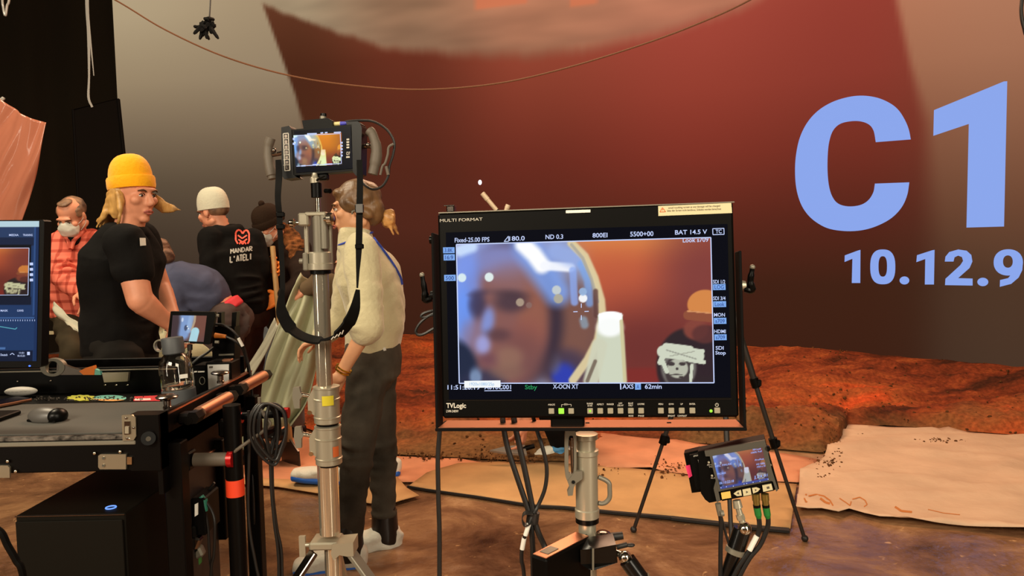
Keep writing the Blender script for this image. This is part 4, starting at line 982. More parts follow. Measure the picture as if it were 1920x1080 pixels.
t = thing('super_clamp', 'black grip clamp gripping the silver stand tube below the big monitor', 'clamp', tuple(P(1120, 1060, 1.42)))
m = MB(); pz = [P(1088, 1031, 1.40), P(1104, 1022, 1.40), P(1113, 1029, 1.39), P(1155, 1021, 1.40), P(1158, 1055, 1.40), P(1112, 1070, 1.39), P(1103, 1067, 1.39), P(1089, 1058, 1.40)]
m.prism([(p.x, p.y, p.z) for p in pz], (0.0, 0.045, 0.004)); m.build('jaw_body', M_hex, t)
m = MB(); m.cyl(P(1112, 1029, 1.388), P(1112, 1069, 1.388), 0.0022, seg=8); m.build('jaw_edge', M_alud, t)
m = MB(); m.sph(P(1131, 1004, 1.47), (0.017, 0.02, 0.010)); m.span; m.build('copper_dial', M_satin, t)
m = MB(); m.cyl(P(1146, 1007, 1.45), P(1168, 1004, 1.45), 0.0085, 0.0075); m.build('grip_knob', M_rub, t)
m = MB(); m.cyl(P(1156, 1026, 1.42), P(1176, 1021, 1.42), 0.005); m.sph(P(1182, 1022, 1.42), (0.009, .006, .004)); m.build('wing_knob', M_rub, t)
m = MB(); m.cyl(P(1136, 1020, 1.43), P(1136, 1009, 1.43), 0.0034); m.build('stud', M_alud, t)
# articulated arm from the clamp to the recorder
t = thing('articulated_arm', 'black articulated ball joint arm running from the grip clamp to the small recorder', 'support arm', tuple(P(1300, 1200, 1.42)))
def seg_(a, b, r0, r1, name, mm): 
    m = MB(); m.cyl(a, b, r0, r1, seg=20); return m.build(name, mm, t)
m = MB(); m.cyl(P(1155, 1036, 1.41), P(1168, 1042, 1.40), 0.006, 0.007); m.sph(P(1172, 1045, 1.395), 0.0125); m.build('ball_joint', M_chrome, t)
A0, A1, AM = P(1176, 1050, 1.395), P(1205, 1090, 1.39), P(1290, 1210, 1.38)
seg_(A0, A1, 0.0165, 0.0165, 'arm_tube', M_hex); seg_(A1, AM, 0.0135, 0.0135, 'arm_tube', M_hex); m = MB(); m.cyl(P(1202, 1085, 1.39), P(1209, 1095, 1.39), 0.0178, seg=20); m.build('arm_ring', M_alud, t)
m = MB(); m.lathe([(0.006, -.03), (0.022, -.026), (0.022, .026), (0.006, .03)], AM, (0, 1, 0)); m.build('elbow_lock', M_hex, t)
B0, B1, B2 = P(1392, 992, 1.36), P(1379, 1032, 1.36), P(1356, 1095, 1.365)
seg_(AM, B2, 0.0125, 0.0125, 'arm_tube', M_hex); seg_(B2, B1, 0.0105, 0.0135, 'arm_tube', M_hex); seg_(B1, B0, 0.0165, 0.0165, 'arm_tube', M_hex)
m = MB(); d = (B0-B1).normalized(); m.lathe([(0.0165, -.006), (0.0185, -.005), (0.0185, .004), (0.0165, .005)], B1, d); m.build('arm_ring', M_alud, t)
m = MB(); m.sph(P(1396, 991, 1.352), 0.0125); m.build('ball_joint', M_chrome, t)
m = MB(); m.cyl(P(1394, 986, 1.355), P(1384, 952, 1.36), 0.0062, 0.0052, seg=14); m.cyl(P(1390, 974, 1.357), P(1387, 965, 1.358), 0.0080, seg=6); m.cyl(P(1384, 952, 1.36), P(1381, 938, 1.362), 0.0085, 0.0075, seg=14); m.build('threaded_stud', M_alu, t)

# ============================================================ SMALL RECORDER
t = thing('video_recorder', 'small tilted field recorder with a helmet picture and transport buttons', 'recorder', tuple(P(1386, 942, 1.37)))
MR = quadframe(P(1321, 845, 1.375), P(1436, 825, 1.345), P(1459, 920, 1.335), P(1344, 941, 1.365))
r_ = lambda x, y, n=0.0: (*uv(MR, x, y), n)
m = MB(MR); m.prism([r_(*q, -0.004) for q in ((1308, 848), (1434, 824), (1461, 918), (1330, 944), (1322, 938), (1314, 926))], (0, 0, -0.042)); m.build('body', M_case, t)
m = MB(MR); m.prism([r_(*q, -0.005) for q in ((1321, 845), (1434, 824.5), (1438, 840), (1447, 880), (1459, 918), (1455, 921), (1449, 902), (1446, 901), (1347, 921), (1351, 938), (1344, 941), (1338, 915), (1343, 897), (1333, 855), (1323, 855))], (0, 0, 0.008)); m.build('face_plate', M_rec, t)
m = MB(MR); m.prism([r_(*q, 0.002) for q in ((1331, 855), (1432, 837), (1445, 900), (1347, 920))], (0, 0, 0.0016)); sp_ = m.build('screen_bezel', M_rec, t)
pr = helmet_shot(110, 66, (0.86, 0.86, 0.95)); p = pr
p.A = p.A*0.86+14
p.rect(130, 1800, 930, 1001, (70, 80, 150)); p.rect(1500, 1800, 70, 940, (120, 84, 76), .35)
screen('screen_image', MR, [(1336, 854), (1429, 838), (1441, 899), (1351, 916)], p, M_scr, sp_, n=0.0042)
m = MB(MR)
for s, a, b, y, h, sl in (('REC PAUSE', 1341, 1372, 875, 3.4, -.17), ('PRORES', 1345, 1361, 889.5, 3.4, -.17), ('06:10:22:18', 1349, 1376, 907, 4.5, -.17), ('709 Look', 1411, 1427, 844, 3, -.17), ('100% Full', 1408, 1428, 849.5, 3, -.17), ('ProRes', 1415.5, 1432, 863, 3, -.17), ('HQ 1080p', 1418, 1434, 871, 3, -.17), ('1920 x 25', 1419, 1435, 876, 3, -.17), ('JJ_E1A_011', 1414, 1439, 896, 5, -.17)):
    text(m, MR, s, a, b, y, h, n=0.005, slope=sl)
m.build('readout_text', mat('screen_text_blue', (0, 0, 0, 1), emit=rgb(150, 176, 250)), sp_, smooth=0)
m = MB(MR)
for x, y in ((1352, 914), (1362, 912), (1375, 911), (1395, 907), (1400, 906), (1412, 904), (1425, 902), (1440, 898)): bar(m, MR, [(x, y), (x, y-1.6)], 1.4, 0.0046)
m.build('meter_marks', M_txt, sp_, smooth=0)
m = MB(MR); m.prism([r_(*q, -0.002) for q in ((1350, 920), (1446, 901.5), (1452, 919), (1354, 939))], (0, 0, 0.004)); m.build('key_strip', M_case2, t)
M_keyc = mat('cream_key', rgb(196, 184, 146), rough=0.5); M_keyy = mat('yellow_key', rgb(222, 178, 88), rough=0.5)
def rkey(pts, mm=M_keyc, mark=None):
    m = MB(MR); m.prism([r_(*q, 0.001) for q in pts], (0, 0, 0.0035)); k = m.build('transport_key', mm, t)
    if mark: 
        m = MB(MR); m.prism([r_(*q, 0.0046) for q in mark], (0, 0, 0.0004)); m.build('key_mark', M_ink, k, smooth=0)
rkey([(1352, 923), (1369, 920), (1371, 932), (1354, 935)], M_keyy)
rkey([(1375.5, 924.5), (1382, 919.5), (1389, 917.5), (1391, 928), (1382, 929)], mark=[(1381, 924), (1385, 921), (1386, 926)])
rkey([(1392, 917), (1407, 914), (1409, 926), (1394, 929)], mark=[(1399, 919), (1403, 921), (1399, 923.5)])
rkey([(1410, 914), (1418, 912.5), (1425, 915.5), (1420, 921), (1412, 924)], mark=[(1415, 915.5), (1419, 917), (1416, 920)])
rkey([(1429, 909), (1446, 906), (1449, 917), (1431, 921)], mark=[(1437, 911.5), (1442, 910.5), (1443, 914.5), (1438, 915.5)])
for x, y in ((1329, 867), (1335, 892), (1438, 849), (1444, 872)):
    m = MB(MR); a = r_(x, y); m.sph((a[0], a[1], 0.000), (0.0026, 0.0026, 0.003)); m.build('side_button', M_alu, t)
m = MB(MR)
for s, a, b, y in (('MENU', 1326, 1335, 874), ('TC', 1329, 1336, 878), ('FILE', 1333, 1341, 899)): text(m, MR, s, a, b, y, 2.6, n=-0.0035, slope=-.15)
m.build('side_print', M_whink, t, smooth=0)
m = MB(MR); a = r_(1439, 841); m.cyl((a[0], a[1], -0.006), (a[0], a[1], 0.003), 0.005); m.build('corner_knob', M_case2, t)
m = MB(MR); m.prism([r_(*q, -0.020) for q in ((1281, 855), (1310, 848), (1329, 918), (1313, 928), (1296, 930))], (0, 0, -0.03)); bt = m.build('battery', M_case2, t)
m = MB(MR); m.prism([r_(*q, -0.018) for q in ((1292, 856), (1314, 851), (1326, 911), (1310, 922), (1304, 918))], (0, 0, 0.008)); m.build('battery_latch', M_case, bt)
m = MB(MR); text(m, MR, 'LITHIUM ION', 1300, 1314, 859, 3, n=-0.009, slope=-.2); 
for k in range(11): bar(m, MR, [(1308.5+k*.85, 866+k*3.9), (1310.8+k*.85, 865.5+k*3.9)], 3.0, -0.0095)
m.build('battery_print', M_whink, bt, smooth=0)
M_pinkt = mat('magenta_tape', rgb(222, 40, 100), rough=0.6)
m = MB(MR); m.prism([r_(*q, -0.019) for q in ((1284, 878), (1292.5, 876), (1297, 897), (1290.5, 901))], (0, 0, 0.0016)); m.build('tape_label', M_pinkt, bt)
# connectors underneath
M_brass = mat('brass_connector', rgb(150, 128, 66), rough=0.3, metal=0.8); M_grn = mat('green_boot', rgb(22, 108, 40), rough=0.5)
yr_ = 1.345
def bnc(x, lab, lower):
    m = MB(); m.cyl(P(x, 926, yr_), P(x+1, 938, yr_), 0.0072, seg=14); m.cyl(P(x+1, 938, yr_), P(x+2.5, 951, yr_), 0.0062, seg=14); plug = m.build('bnc_plug', M_brass, None, origin=tuple(P(x, 940, yr_)))
    m = MB(); a, b = P(x+2, 950, yr_), P(x+6, 972, yr_); m.cyl(a, a.lerp(b, .7), 0.0064, 0.0062, seg=14); m.cyl(a.lerp(b, .7), b, 0.0062, 0.0042, seg=14); m.build('plug_boot', M_grn, plug)['label'] = 'green rubber boot'
    m = MB(); m.cyl(P(x+1.6, 946, yr_), P(x+2.4, 951, yr_), 0.0067, seg=14); m.build('plug_ring', M_case2, plug)
    m = MB(); m.tube([P(*q, yr_) for q in lower], 0.0044, seg=10); m.build('cable_run', M_cab, plug); tag(plug, lab, 'cable')
bnc(1417, 'coaxial cable with a green boot, left one of two under the recorder', [(1422, 966), (1424, 985), (1421, 1003), (1414, 1020), (1400, 1040), (1380, 1072), (1362, 1120), (1345, 1250), (1340, 1400)])
bnc(1434, 'coaxial cable with a green boot, right one of two under the recorder', [(1440, 966), (1440, 985), (1434, 1003), (1424, 1024), (1406, 1046), (1388, 1078), (1370, 1120), (1352, 1250), (1348, 1400)])
m = MB(); m.cyl(P(1419, 1005, yr_-.004), P(1405, 1032, yr_-.004), 0.0050, seg=10); o = m.build('cable_label', M_white, origin=tuple(P(1412, 1018, yr_))); tag(o, 'white wrap label on a coaxial cable under the recorder', 'label')
m = MB(); m.tube([P(1350, 962, 1.36), P(1352, 985, 1.36), P(1351, 1030, 1.36), P(1351, 1100, 1.36), P(1352, 1300, 1.36), G(1352, 1600, .01)], 0.0042); o = m.build('power_cable', M_cab, origin=tuple(P(1351, 1030, 1.36)))
m = MB(); m.cyl(P(1346, 944, 1.36), P(1350, 966, 1.36), 0.0056, 0.0045, seg=12); m.cyl(P(1351, 963, 1.355), P(1357, 962, 1.355), 0.0055, seg=10); m.build('cable_plug', M_alud, o); tag(o, 'black power cable hanging straight down from the recorder', 'cable')
m = MB(); m.tube([P(1353, 970, 1.362), P(1362, 1005, 1.362), P(1373, 1040, 1.36), P(1380, 1080, 1.36), P(1384, 1250, 1.37)], 0.0024, seg=8); o = m.build('thin_cable', M_cab, origin=tuple(P(1362, 1005, 1.362))); tag(o, 'thin black lead slanting behind the recorder arm', 'cable')

# ============================================================ BLACK LIGHT TRIPOD
t = thing('light_tripod', 'slim black tripod with clip locks standing behind the big monitor', 'tripod', tuple(G(1352, 1015, 0)))
apex = P(1349, 545, 3.35)
feet = [G(1188, 998, 0.0), G(1509, 1015, 0.0), V((P(1352, 900, 2.9).x, 2.72, 0.0))]
M_trip = mat('tripod_black', rgb(34, 28, 24), rough=0.5)
for k, f in enumerate(feet):
    a = apex+V((f.x-apex.x, f.y-apex.y, 0)).normalized()*0.03; q1 = a.lerp(f, .36); q2 = a.lerp(f, .60)
    m = MB(); m.cyl(a, q1, 0.015, seg=12); m.cyl(q1, q2, 0.0115, seg=12); m.cyl(q2, f+V((0, 0, .01)), 0.009, seg=12); l = m.build('leg', M_trip, t)
    for q in (q1, q2):
        m = MB(); d = (f-a).normalized(); m.cyl(q-d*.022, q+d*.022, 0.02, seg=12); m.box(q+V((0.014, -.01, 0)), (.022, .02, .03), None, .004); m.build('leg_lock', M_case, l)
    m = MB(); m.sph(f+V((0, 0, .014)), (0.016, 0.016, 0.016)); m.build('rubber_foot', M_rub, l)
m = MB(); m.cyl(apex-V((0, 0, .12)), apex+V((0, 0, .1)), 0.014); m.lathe([(.02, -.03), (.036, -.02), (.036, .02), (.02, .03)], apex, (0, 0, 1)); m.build('crown', M_trip, t)
m = MB(); m.span; m.box(apex+V((0, 0, .12)), (.06, .05, .03), None, .006); m.build('head_plate', M_case, t)
# ============================================================ FIELD MONITOR STAND (left)
YP = 1.9
XP = P(608, 700, YP).x
zp = lambda y: P(608, y, YP).z
t = thing('grip_stand', 'tall chrome grip stand with two silver collars in front of the woman', 'stand', (XP, YP, 0))
m = MB(); m.cyl((XP, YP, zp(1000)), (XP, YP, zp(870)), 0.0265, seg=28); m.build('lower_tube', M_pole, t)
m = MB(); m.cyl((XP, YP, zp(730)), (XP, YP, zp(512)), 0.0205, seg=28); m.build('upper_tube', M_pole, t)
m = MB(); m.cyl((XP, YP, zp(410)), (XP, YP, zp(366)), 0.0065, seg=14); m.build('spigot_rod', M_chrome, t)
m = MB(); m.lathe([(0.0105, zp(371)), (0.0135, zp(370)), (0.0135, zp(344)), (0.010, zp(342))], (XP-.003, YP, 0), (0, 0, 1)); m.build('adapter', M_case2, t)
def collar(y0, y1):
    r = 0.0335; prof = [(r*.86, zp(y1)), (r, zp(y1-2)), (r, zp(y1-10)), (r*1.04, zp(y1-11)), (r*1.04, zp(y1-13)), (r*.97, zp(y1-14)), (r*.97, zp(y0+26)), (r*1.03, zp(y0+25)), (r*1.03, zp(y0+23)), (r*.96, zp(y0+22)), (r*.96, zp(y0+5)), (r*1.02, zp(y0+4)), (r*1.02, zp(y0+1)), (r*.8, zp(y0))]
    m = MB(); m.lathe(prof, (XP+.004, YP, 0), (0, 0, 1), 28); c = m.build('collar', M_alu, t)
    m = MB(); xl = XP-.03
    m.prism([(xl-.012, YP-.012, zp(y0+22)), (xl+.004, YP-.012, zp(y0+2)), (xl+.02, YP-.012, zp(y0+2)), (xl+.02, YP-.012, zp(y1-8)), (xl-.004, YP-.012, zp(y1-20)), (xl-.012, YP-.012, zp(y1-26))], (0, .024, 0)); m.build('clamp_ear', M_alu, c)
    m = MB(); m.cyl((xl-.008, YP-.014, zp(y1-22)), (xl-.008, YP+.014, zp(y1-22)), 0.006, seg=12); m.cyl((xl-.010, YP, zp(y0+19)), (xl-.032, YP, zp(y0+16)), 0.0055, seg=12); m.build('clamp_bolt', M_chrome, c)
    m = MB(); a = (xl-.040, YP, zp(y0+15)); m.prism([(a[0]-.010, YP-.006, zp(y0+2)), (a[0]+.006, YP-.006, zp(y0+1)), (a[0]+.008, YP-.006, zp(y0+11)), (a[0]+.014, YP-.006, zp(y0+17)), (a[0]+.006, YP-.006, zp(y0+24)), (a[0]+.005, YP-.006, zp(y0+41)), (a[0]-.008, YP-.006, zp(y0+41)), (a[0]-.013, YP-.006, zp(y0+22))], (0, .012, 0)); m.build('wing_knob', M_alud, c)
    m = MB(); m.lathe([(r*.75, zp(y1+3)), (r*.86, zp(y1+2)), (r*.86, zp(y1-2)), (r*.7, zp(y1-3))], (XP+.004, YP, 0), (0, 0, 1), 24); m.build('rubber_ring', M_case2, c); return c
c1_ = collar(723, 793); c2_ = collar(797, 870)
M_yel = mat('yellow_sticker', rgb(206, 190, 40), rough=0.5)
m = MB(); 
def wrapquad(mb, x, r, z0, z1, a0, a1, n=6):
    pts = [(x+r*math.sin(a0+(a1-a0)*i/n), YP-r*math.cos(a0+(a1-a0)*i/n)) for i in range(n+1)]
    o = len(mb.v); mb.add([(p[0], p[1], z) for z in (z0, z1) for p in pts], [[i, i+1, n+2+i, n+1+i] for i in range(n)])
wrapquad(m, XP+.004, .0350, zp(756), zp(738), -.1, .75); m.build('yellow_sticker', M_yel, c1_)
m = MB(); wrapquad(m, XP+.004, .0350, zp(852), zp(833), .55, 1.05); m.build('orange_sticker', M_orink, c2_)
# clamp head at the top
m = MB(); m.lathe([(.0275, zp(506)), (.0315, zp(505)), (.0315, zp(494)), (.028, zp(493)), (.028, zp(474)), (.026, zp(472))], (XP, YP, 0), (0, 0, 1), 28); hd = m.build('clamp_head', M_alu, t)
m = MB(); m.lathe([(.022, zp(514)), (.026, zp(513)), (.026, zp(506)), (.02, zp(505))], (XP, YP, 0), (0, 0, 1), 24); m.build('rubber_ring', M_case2, t)
m = MB(); m.cyl((XP-.002, YP, zp(480)), (XP-.002, YP, zp(398)), .0135, seg=20); m.cyl((XP+.015, YP-.008, zp(466)), (XP+.015, YP-.008, zp(404)), .0095, seg=16); m.build('inner_sleeve', M_alud, t)
for dx in (-.036, .024): 
    m = MB(); m.cyl((XP+dx, YP+.012, zp(505)), (XP+dx, YP+.012, zp(404)), .0062, seg=12); m.build('side_rod', M_alu, t)
m = MB(); m.box((XP-.036, YP, zp(411)), (.026, .03, .033), None, .004); m.build('clamp_block', M_alu, t)
m = MB(); m.box((XP-.005, YP, zp(401)), (.052, .03, .010), None, .003); m.build('cap_plate', M_alu, t)
m = MB(); m.cyl((XP-.048, YP, zp(417)), (XP-.060, YP, zp(417)), .005); m.lathe([(.006, 0), (.011, .003), (.011, .012), (.007, .016)], (XP-.060, YP, zp(417)), (-1, 0, 0)); m.build('screw_knob', M_chrome, t)
m = MB(); m.cyl((XP+.018, YP-.01, zp(412)), (XP+.028, YP-.014, zp(411)), .008); m.lathe([(.010, 0), (.016, .003), (.016, .014), (.010, .018)], (XP+.026, YP-.014, zp(411)), (1, -.25, 0)); m.build('side_knob', M_chrome, t)
m = MB(); m.box((XP-.034, YP-.006, zp(490)), (.014, .02, .046), None, .003); m.cyl((XP-.041, YP-.008, zp(489)), (XP-.050, YP-.008, zp(489)), .007); m.build('lock_latch', M_alud, t)
# base hub and legs
zh = zp(1024)
m = MB(); m.box((XP-.010, YP, zh+.012), (.075, .07, .020), None, .004); m.prism([(XP+.015, YP-.04, zh+.02), (XP+.068, YP-.04, zh+.024), (XP+.068, YP-.04, zh-.012), (XP+.05, YP-.04, zh-.012), (XP+.032, YP-.04, zh-.008), (XP+.016, YP-.04, zh-.022), (XP+.01, YP-.04, zh-.004)], (0, .06, 0)); m.build('leg_hub', M_alu, t)
m = MB(); m.cyl((XP+.006, YP, zh), (XP+.006, YP, .30), .022, seg=20); m.build('centre_tube', M_pole, t)
m = MB(); m.cyl((XP-.045, YP-.01, zh+.008), (XP-.062, YP-.01, zh+.008), .0055); m.prism([(XP-.062, YP-.014, zh+.032), (XP-.078, YP-.014, zh+.032), (XP-.078, YP-.014, zh-.022), (XP-.062, YP-.014, zh-.022)], (0, .010, 0)); m.build('wing_knob', M_alu, t)
for ang, hx, mm in ((-18, .055, M_alud), (95, .03, M_alu), (216, .045, M_satin)):
    d = V((math.cos(math.radians(ang)), math.sin(math.radians(ang)), 0)); p0 = V((XP, YP, zh-.004))+d*hx; p1 = V((XP, YP, .025))+d*.56
    m = MB(); m.box((p0+p1)/2, (.034, (p1-p0).length, .012), (p1-p0).to_track_quat('Y', 'Z').to_matrix(), .002); l = m.build('leg', mm, t)
    q0 = p0.lerp(p1, .5); q1 = V((XP+.006, YP, .32)); m = MB(); m.box((q0+q1)/2, (.018, (q1-q0).length, .006), (q1-q0).to_track_quat('Y', 'Z').to_matrix(), .001); m.build('leg_strut', mm, l)
    m = MB(); m.sph(p1, (.02, .02, .02)); m.build('rubber_foot', M_rub, l)

# ---------------- hand held style field monitor on top
t = thing('field_monitor', 'small field monitor with grey side grips on top of the chrome stand', 'monitor', tuple(P(600, 330, YP)))
MF = quadframe(P(531, 240, 1.93), P(668, 228, 1.89), P(674, 322, 1.88), P(536, 333, 1.92))
f_ = lambda x, y, n=0.0: (*uv(MF, x, y), n)
m = MB(MF); m.prism([f_(*q) for q in ((546, 243), (662, 233), (667, 320), (551, 329))], (0, 0, -.028)); m.build('body', M_case, t)
m = MB(MF); m.prism([f_(*q, .002) for q in ((528, 239), (543, 236), (547, 243), (551, 328), (558, 333), (534, 336), (529, 330))], (0, 0, -.036)); m.build('cage_side', M_case2, t)
m = MB(MF); m.prism([f_(*q, .002) for q in ((660, 230), (676, 232), (679, 240), (677, 326), (668, 330), (662, 322))], (0, 0, -.036)); m.build('cage_side', M_case2, t)
m = MB(MF); m.prism([f_(*q, .001) for q in ((552, 246), (658, 237), (662, 316), (556, 324))], (0, 0, .001)); gl = m.build('display_panel', M_panel, t, smooth=0)
pr = helmet_shot(100, 60, (1.12, 1.16, 1.0)); pr.blob(1350, 250, 520, 420, (226, 150, 20), .55, 1.2)
screen('screen_image', MF, [(551, 254), (641, 249), (643, 309), (555, 313)], pr, M_scr, gl, n=.0024)
m = MB(MF); bar(m, MF, [(553, 255), (639, 251)], 1, .0028); bar(m, MF, [(639, 251), (641, 307)], 1, .0028); bar(m, MF, [(641, 307), (557, 312)], 1, .0028)
for a, b, y in ((577, 595, 251.5), (602, 607, 250), (610, 615, 249.5), (627, 640, 249), (566, 574, 311.5), (587, 598, 309.5), (610, 624, 308.5)): bar(m, MF, [(a, y), (b, y-.6)], 2.4, .0028)
for y in (268, 274, 280, 286, 292): bar(m, MF, [(640.5, y), (643.5, y)], 3.2, .0028)
for y in (261, 270): bar(m, MF, [(550, y), (554, y)], 4, .0028)
m.build('readout_marks', M_txt, gl, smooth=0)['kind'] = 'stuff'
m = MB(MF); bar(m, MF, [(532, 251), (541.5, 250), (544.5, 319.5), (535, 320.5), (532, 251)], 1.6, .0024)
for y in (261, 271, 281, 291, 300, 310): bar(m, MF, [(532.5, y), (542.5, y-.8)], 1.3, .0024)
m.build('key_frame', M_whink, t, smooth=0)
for y in (256, 266.5, 276.5, 286, 296, 305.5, 314.5):
    m = MB(MF); a = f_(537.3+(y-256)*.04, y); m.box((a[0], a[1], .003), (.008, .009, .002), None, .0006); m.build('side_key', M_satin, t)
m = MB(MF); text(m, MF, 'O7', 650, 657, 291, 6, n=.0024); bar(m, MF, [(650, 295), (656.5, 294.6)], 3, .0024)
for k in range(4): bar(m, MF, [(650.5, 262+k*5), (655.5, 261.6+k*5)], 3, .0022)
m.build('bezel_print', M_whink, t, smooth=0)
M_grip = mat('grey_rubber_grip', rgb(92, 82, 70), rough=0.6)
m = MB(MF); m.tube([f_(500, 256, -.02), f_(495, 275, -.02), f_(497, 300, -.018), f_(503, 325, -.016), f_(505, 334, -.016)], [.0125, .0115, .0125, .0135, .011], seg=14); m.build('grip', M_grip, t)
m = MB(MF); m.tube([f_(686, 242, -.02), f_(693, 250, -.02), f_(700, 275, -.02), f_(699, 300, -.018), f_(694, 325, -.016)], [.013, .012, .0135, .0145, .0125], seg=14); m.build('grip', M_grip, t)
m = MB(MF); m.tube([f_(500, 288, -.02), f_(515, 286, -.018), f_(530, 283, -.016)], .006, sub=3); m.sph(f_(508, 280, -.015), .006); m.build('grip_arm', M_satin, t)
m = MB(MF); m.tube([f_(676, 272, -.018), f_(688, 271, -.02), f_(696, 274, -.02)], .006, sub=3); m.sph(f_(686, 270, -.012), .006); m.build('grip_arm', M_satin, t)
m = MB(MF); m.prism([f_(*q, -.006) for q in ((564, 225), (612, 220), (621, 225), (622, 236), (567, 240))], (0, 0, -.03)); wb_ = m.build('receiver_box', M_case, t)
m = MB(MF); a = f_(599, 218, -.02); m.cyl((a[0], a[1]-.004, a[2]), (a[0], a[1]+.004, a[2]), .008); m.build('screw_knob', M_alud, wb_)
m = MB(MF); a = f_(600, 213, -.02); m.cyl((a[0], a[1]-.003, a[2]), (a[0], a[1]+.004, a[2]), .008); m.build('knob_cap', M_case2, wb_)
M_cry = mat('cream_plug', rgb(206, 190, 130), rough=0.4); M_bluep = mat('blue_boot', rgb(66, 66, 176), rough=0.5)
m = MB(MF); m.cyl(f_(621, 230, -.018), f_(633, 229, -.018), .0055); m.build('plug', M_cry, wb_); m = MB(MF); m.cyl(f_(633, 229, -.018), f_(648, 228, -.018), .0055, .0045); m.build('plug_boot', M_bluep, wb_)
m = MB(MF); m.prism([f_(*q, -.008) for q in ((646, 227), (668, 226), (677, 232), (670, 235), (648, 233))], (0, 0, -.02)); m.build('cable_guard', M_case2, t)
m = MB(MF); a = f_(601, 331, -.012); m.box(a, (.03, .016, .018), None, .003); m.build('mount_foot', M_case, t)
m = MB(); m.lathe([(.006, zp(345)), (.012, zp(343)), (.012, zp(334)), (.008, zp(331)), (.006, zp(324))], (XP-.006, YP, 0), (0, 0, 1)); m.build('tilt_ball', M_alu, t)
m = MB(); m.tube([(XP+.002, YP-.01, zp(338)), (XP+.016, YP-.02, zp(334)), (XP+.024, YP-.02, zp(331))], .003); m.cyl((XP+.02, YP, zp(358)), (XP+.034, YP-.01, zp(359)), .006); m.build('tilt_lever', M_case2, t)
# video cable looping on the right
m = MB(); m.tube([P(648, 228, 1.915), P(672, 226, 1.91), P(700, 228, 1.9), P(725, 243, 1.9), P(739, 266, 1.9), P(737, 290, 1.9), P(730, 312, 1.9), P(728, 330, 1.9), P(718, 348, 1.9), P(702, 355, 1.9), P(688, 350, 1.9), P(675, 338, 1.9)], .0032)
o = m.build('video_cable', M_cab, origin=tuple(P(739, 266, 1.9))); m = MB(); m.tube([P(738, 270, 1.89), P(729, 276, 1.89), P(727, 290, 1.89), P(722, 306, 1.89), P(717, 312, 1.89), P(713, 328, 1.89)], .0032); m.cyl(P(724, 312, 1.89), P(728, 328, 1.89), .0042); m.build('cable_label', M_grip, o)
tag(o, 'thin cable looping out to the right of the small field monitor', 'cable')
# neck strap
M_web = mat('black_webbing', rgb(9, 8, 7), rough=0.8, spec=.15)
t = thing('neck_strap', 'black padded neck strap hanging in a U from the small field monitor', 'strap', tuple(P(598, 640, 1.84)))
ys_ = 1.84; SD = (1, .1, 0)
m = MB(); m.ribbon([P(522, 300, 1.9), P(523, 330, 1.88), P(521, 370, ys_), P(524, 405, ys_), P(525, 430, ys_), P(529, 500, ys_), P(530, 545, ys_)], [.014, .016, .014, .014, .013, .012, .012], .003, SD); m.build('webbing', M_web, t)
m = MB(); m.ribbon([P(674, 300, 1.88), P(675, 340, 1.86), P(674, 400, ys_), P(673, 460, ys_), P(671, 510, ys_), P(670, 540, ys_)], [.014, .015, .016, .016, .008, .004], .003, SD); m.build('webbing', M_web, t)
m = MB(); m.ribbon([P(529, 543, ys_), P(527, 570, ys_), P(530, 590, ys_), P(545, 615, ys_), P(570, 632, ys_), P(600, 638, ys_), P(630, 630, ys_), P(652, 608, ys_), P(665, 580, ys_), P(671, 543, ys_)], [.010, .020, .030, .034, .034, .034, .034, .034, .026, .010], .006, [(.95, .6, .2), (.9, .8, .3), (.5, .9, .6), (.1, .9, .3), (.1, .9, .3), (.1, .9, -.1), (.5, .9, -.4), (.9, .7, -.3), (.95, .3, 0)])
pad = m.build('shoulder_pad', M_web, t)
for x, y in ((674, 388), (674, 395), (526, 402), (526, 425), (674, 462)):
    m = MB(); m.box(P(x, y, ys_-.003), (.021, .008, .012), None, .002); m.build('buckle', M_satin if x == 674 and y < 400 else M_case, t)
m = MB(); m.box(P(674, 391, ys_-.006), (.018, .006, .022), None, .003); m.build('side_release_clip', mat('grey_clip', rgb(92, 90, 88), rough=.5), t)
m = MB()
for a, b in (((621, 637), (626, 631)), ((627, 634), (633, 627)), ((634, 631), (639, 623)), ((641, 627), (644, 619))): m.cyl(P(*a, ys_-.019), P(*b, ys_-.017), .0016, seg=5)
m.build('pad_print', M_whink, pad)['kind'] = 'stuff'

# ============================================================ EQUIPMENT CART
M_cart = mat('cart_black_powder', rgb(7, 5, 4), rough=0.4, spec=0.12)
M_pad = mat('grey_desk_mat', rgb(68, 65, 59), rough=0.75, bump=0.15, bs=200)
M_foam = mat('torn_foam', rgb(26, 23, 21), c2=rgb(110, 102, 94), rough=0.9, vs=45)
ZD, XR, YF, YB_ = .95, -.885, 1.84, 2.42; XL = -2.3
t = thing('equipment_cart', 'black wheeled equipment cart with a grey desk mat and copper-lit side handles', 'cart', (-1.5, 2.1, 0))
m = MB(); m.box(((XL+XR)/2, (YF+YB_)/2, ZD-.03), (XR-XL, YB_-YF, .06), None, .004); m.build('tray', M_cart, t)
m = MB(); m.box(((XL+XR)/2-.0, YF+.005, .905), (XR-XL, .02, .085), None, .003); fr = m.build('front_panel', M_cart, t)
m = MB(); m.box(((XL-.93)/2, YF-.004, P(100, 831, YF).z), (-.93-XL-.03, .012, .011), None, .002); m.build('front_trim', M_alud, t)
m = MB(); m.box(((XL-.94)/2, YF+.003, P(100, 822, YF).z), (-.94-XL-.02, .02, .010), None, .003); m.build('foam_strip', M_foam, t)
m = MB(); m.box(((XL-1.10)/2, YB_, .99), (-1.10-XL, .012, .085), None, .003); rm = m.build('back_rim', M_cart, t)
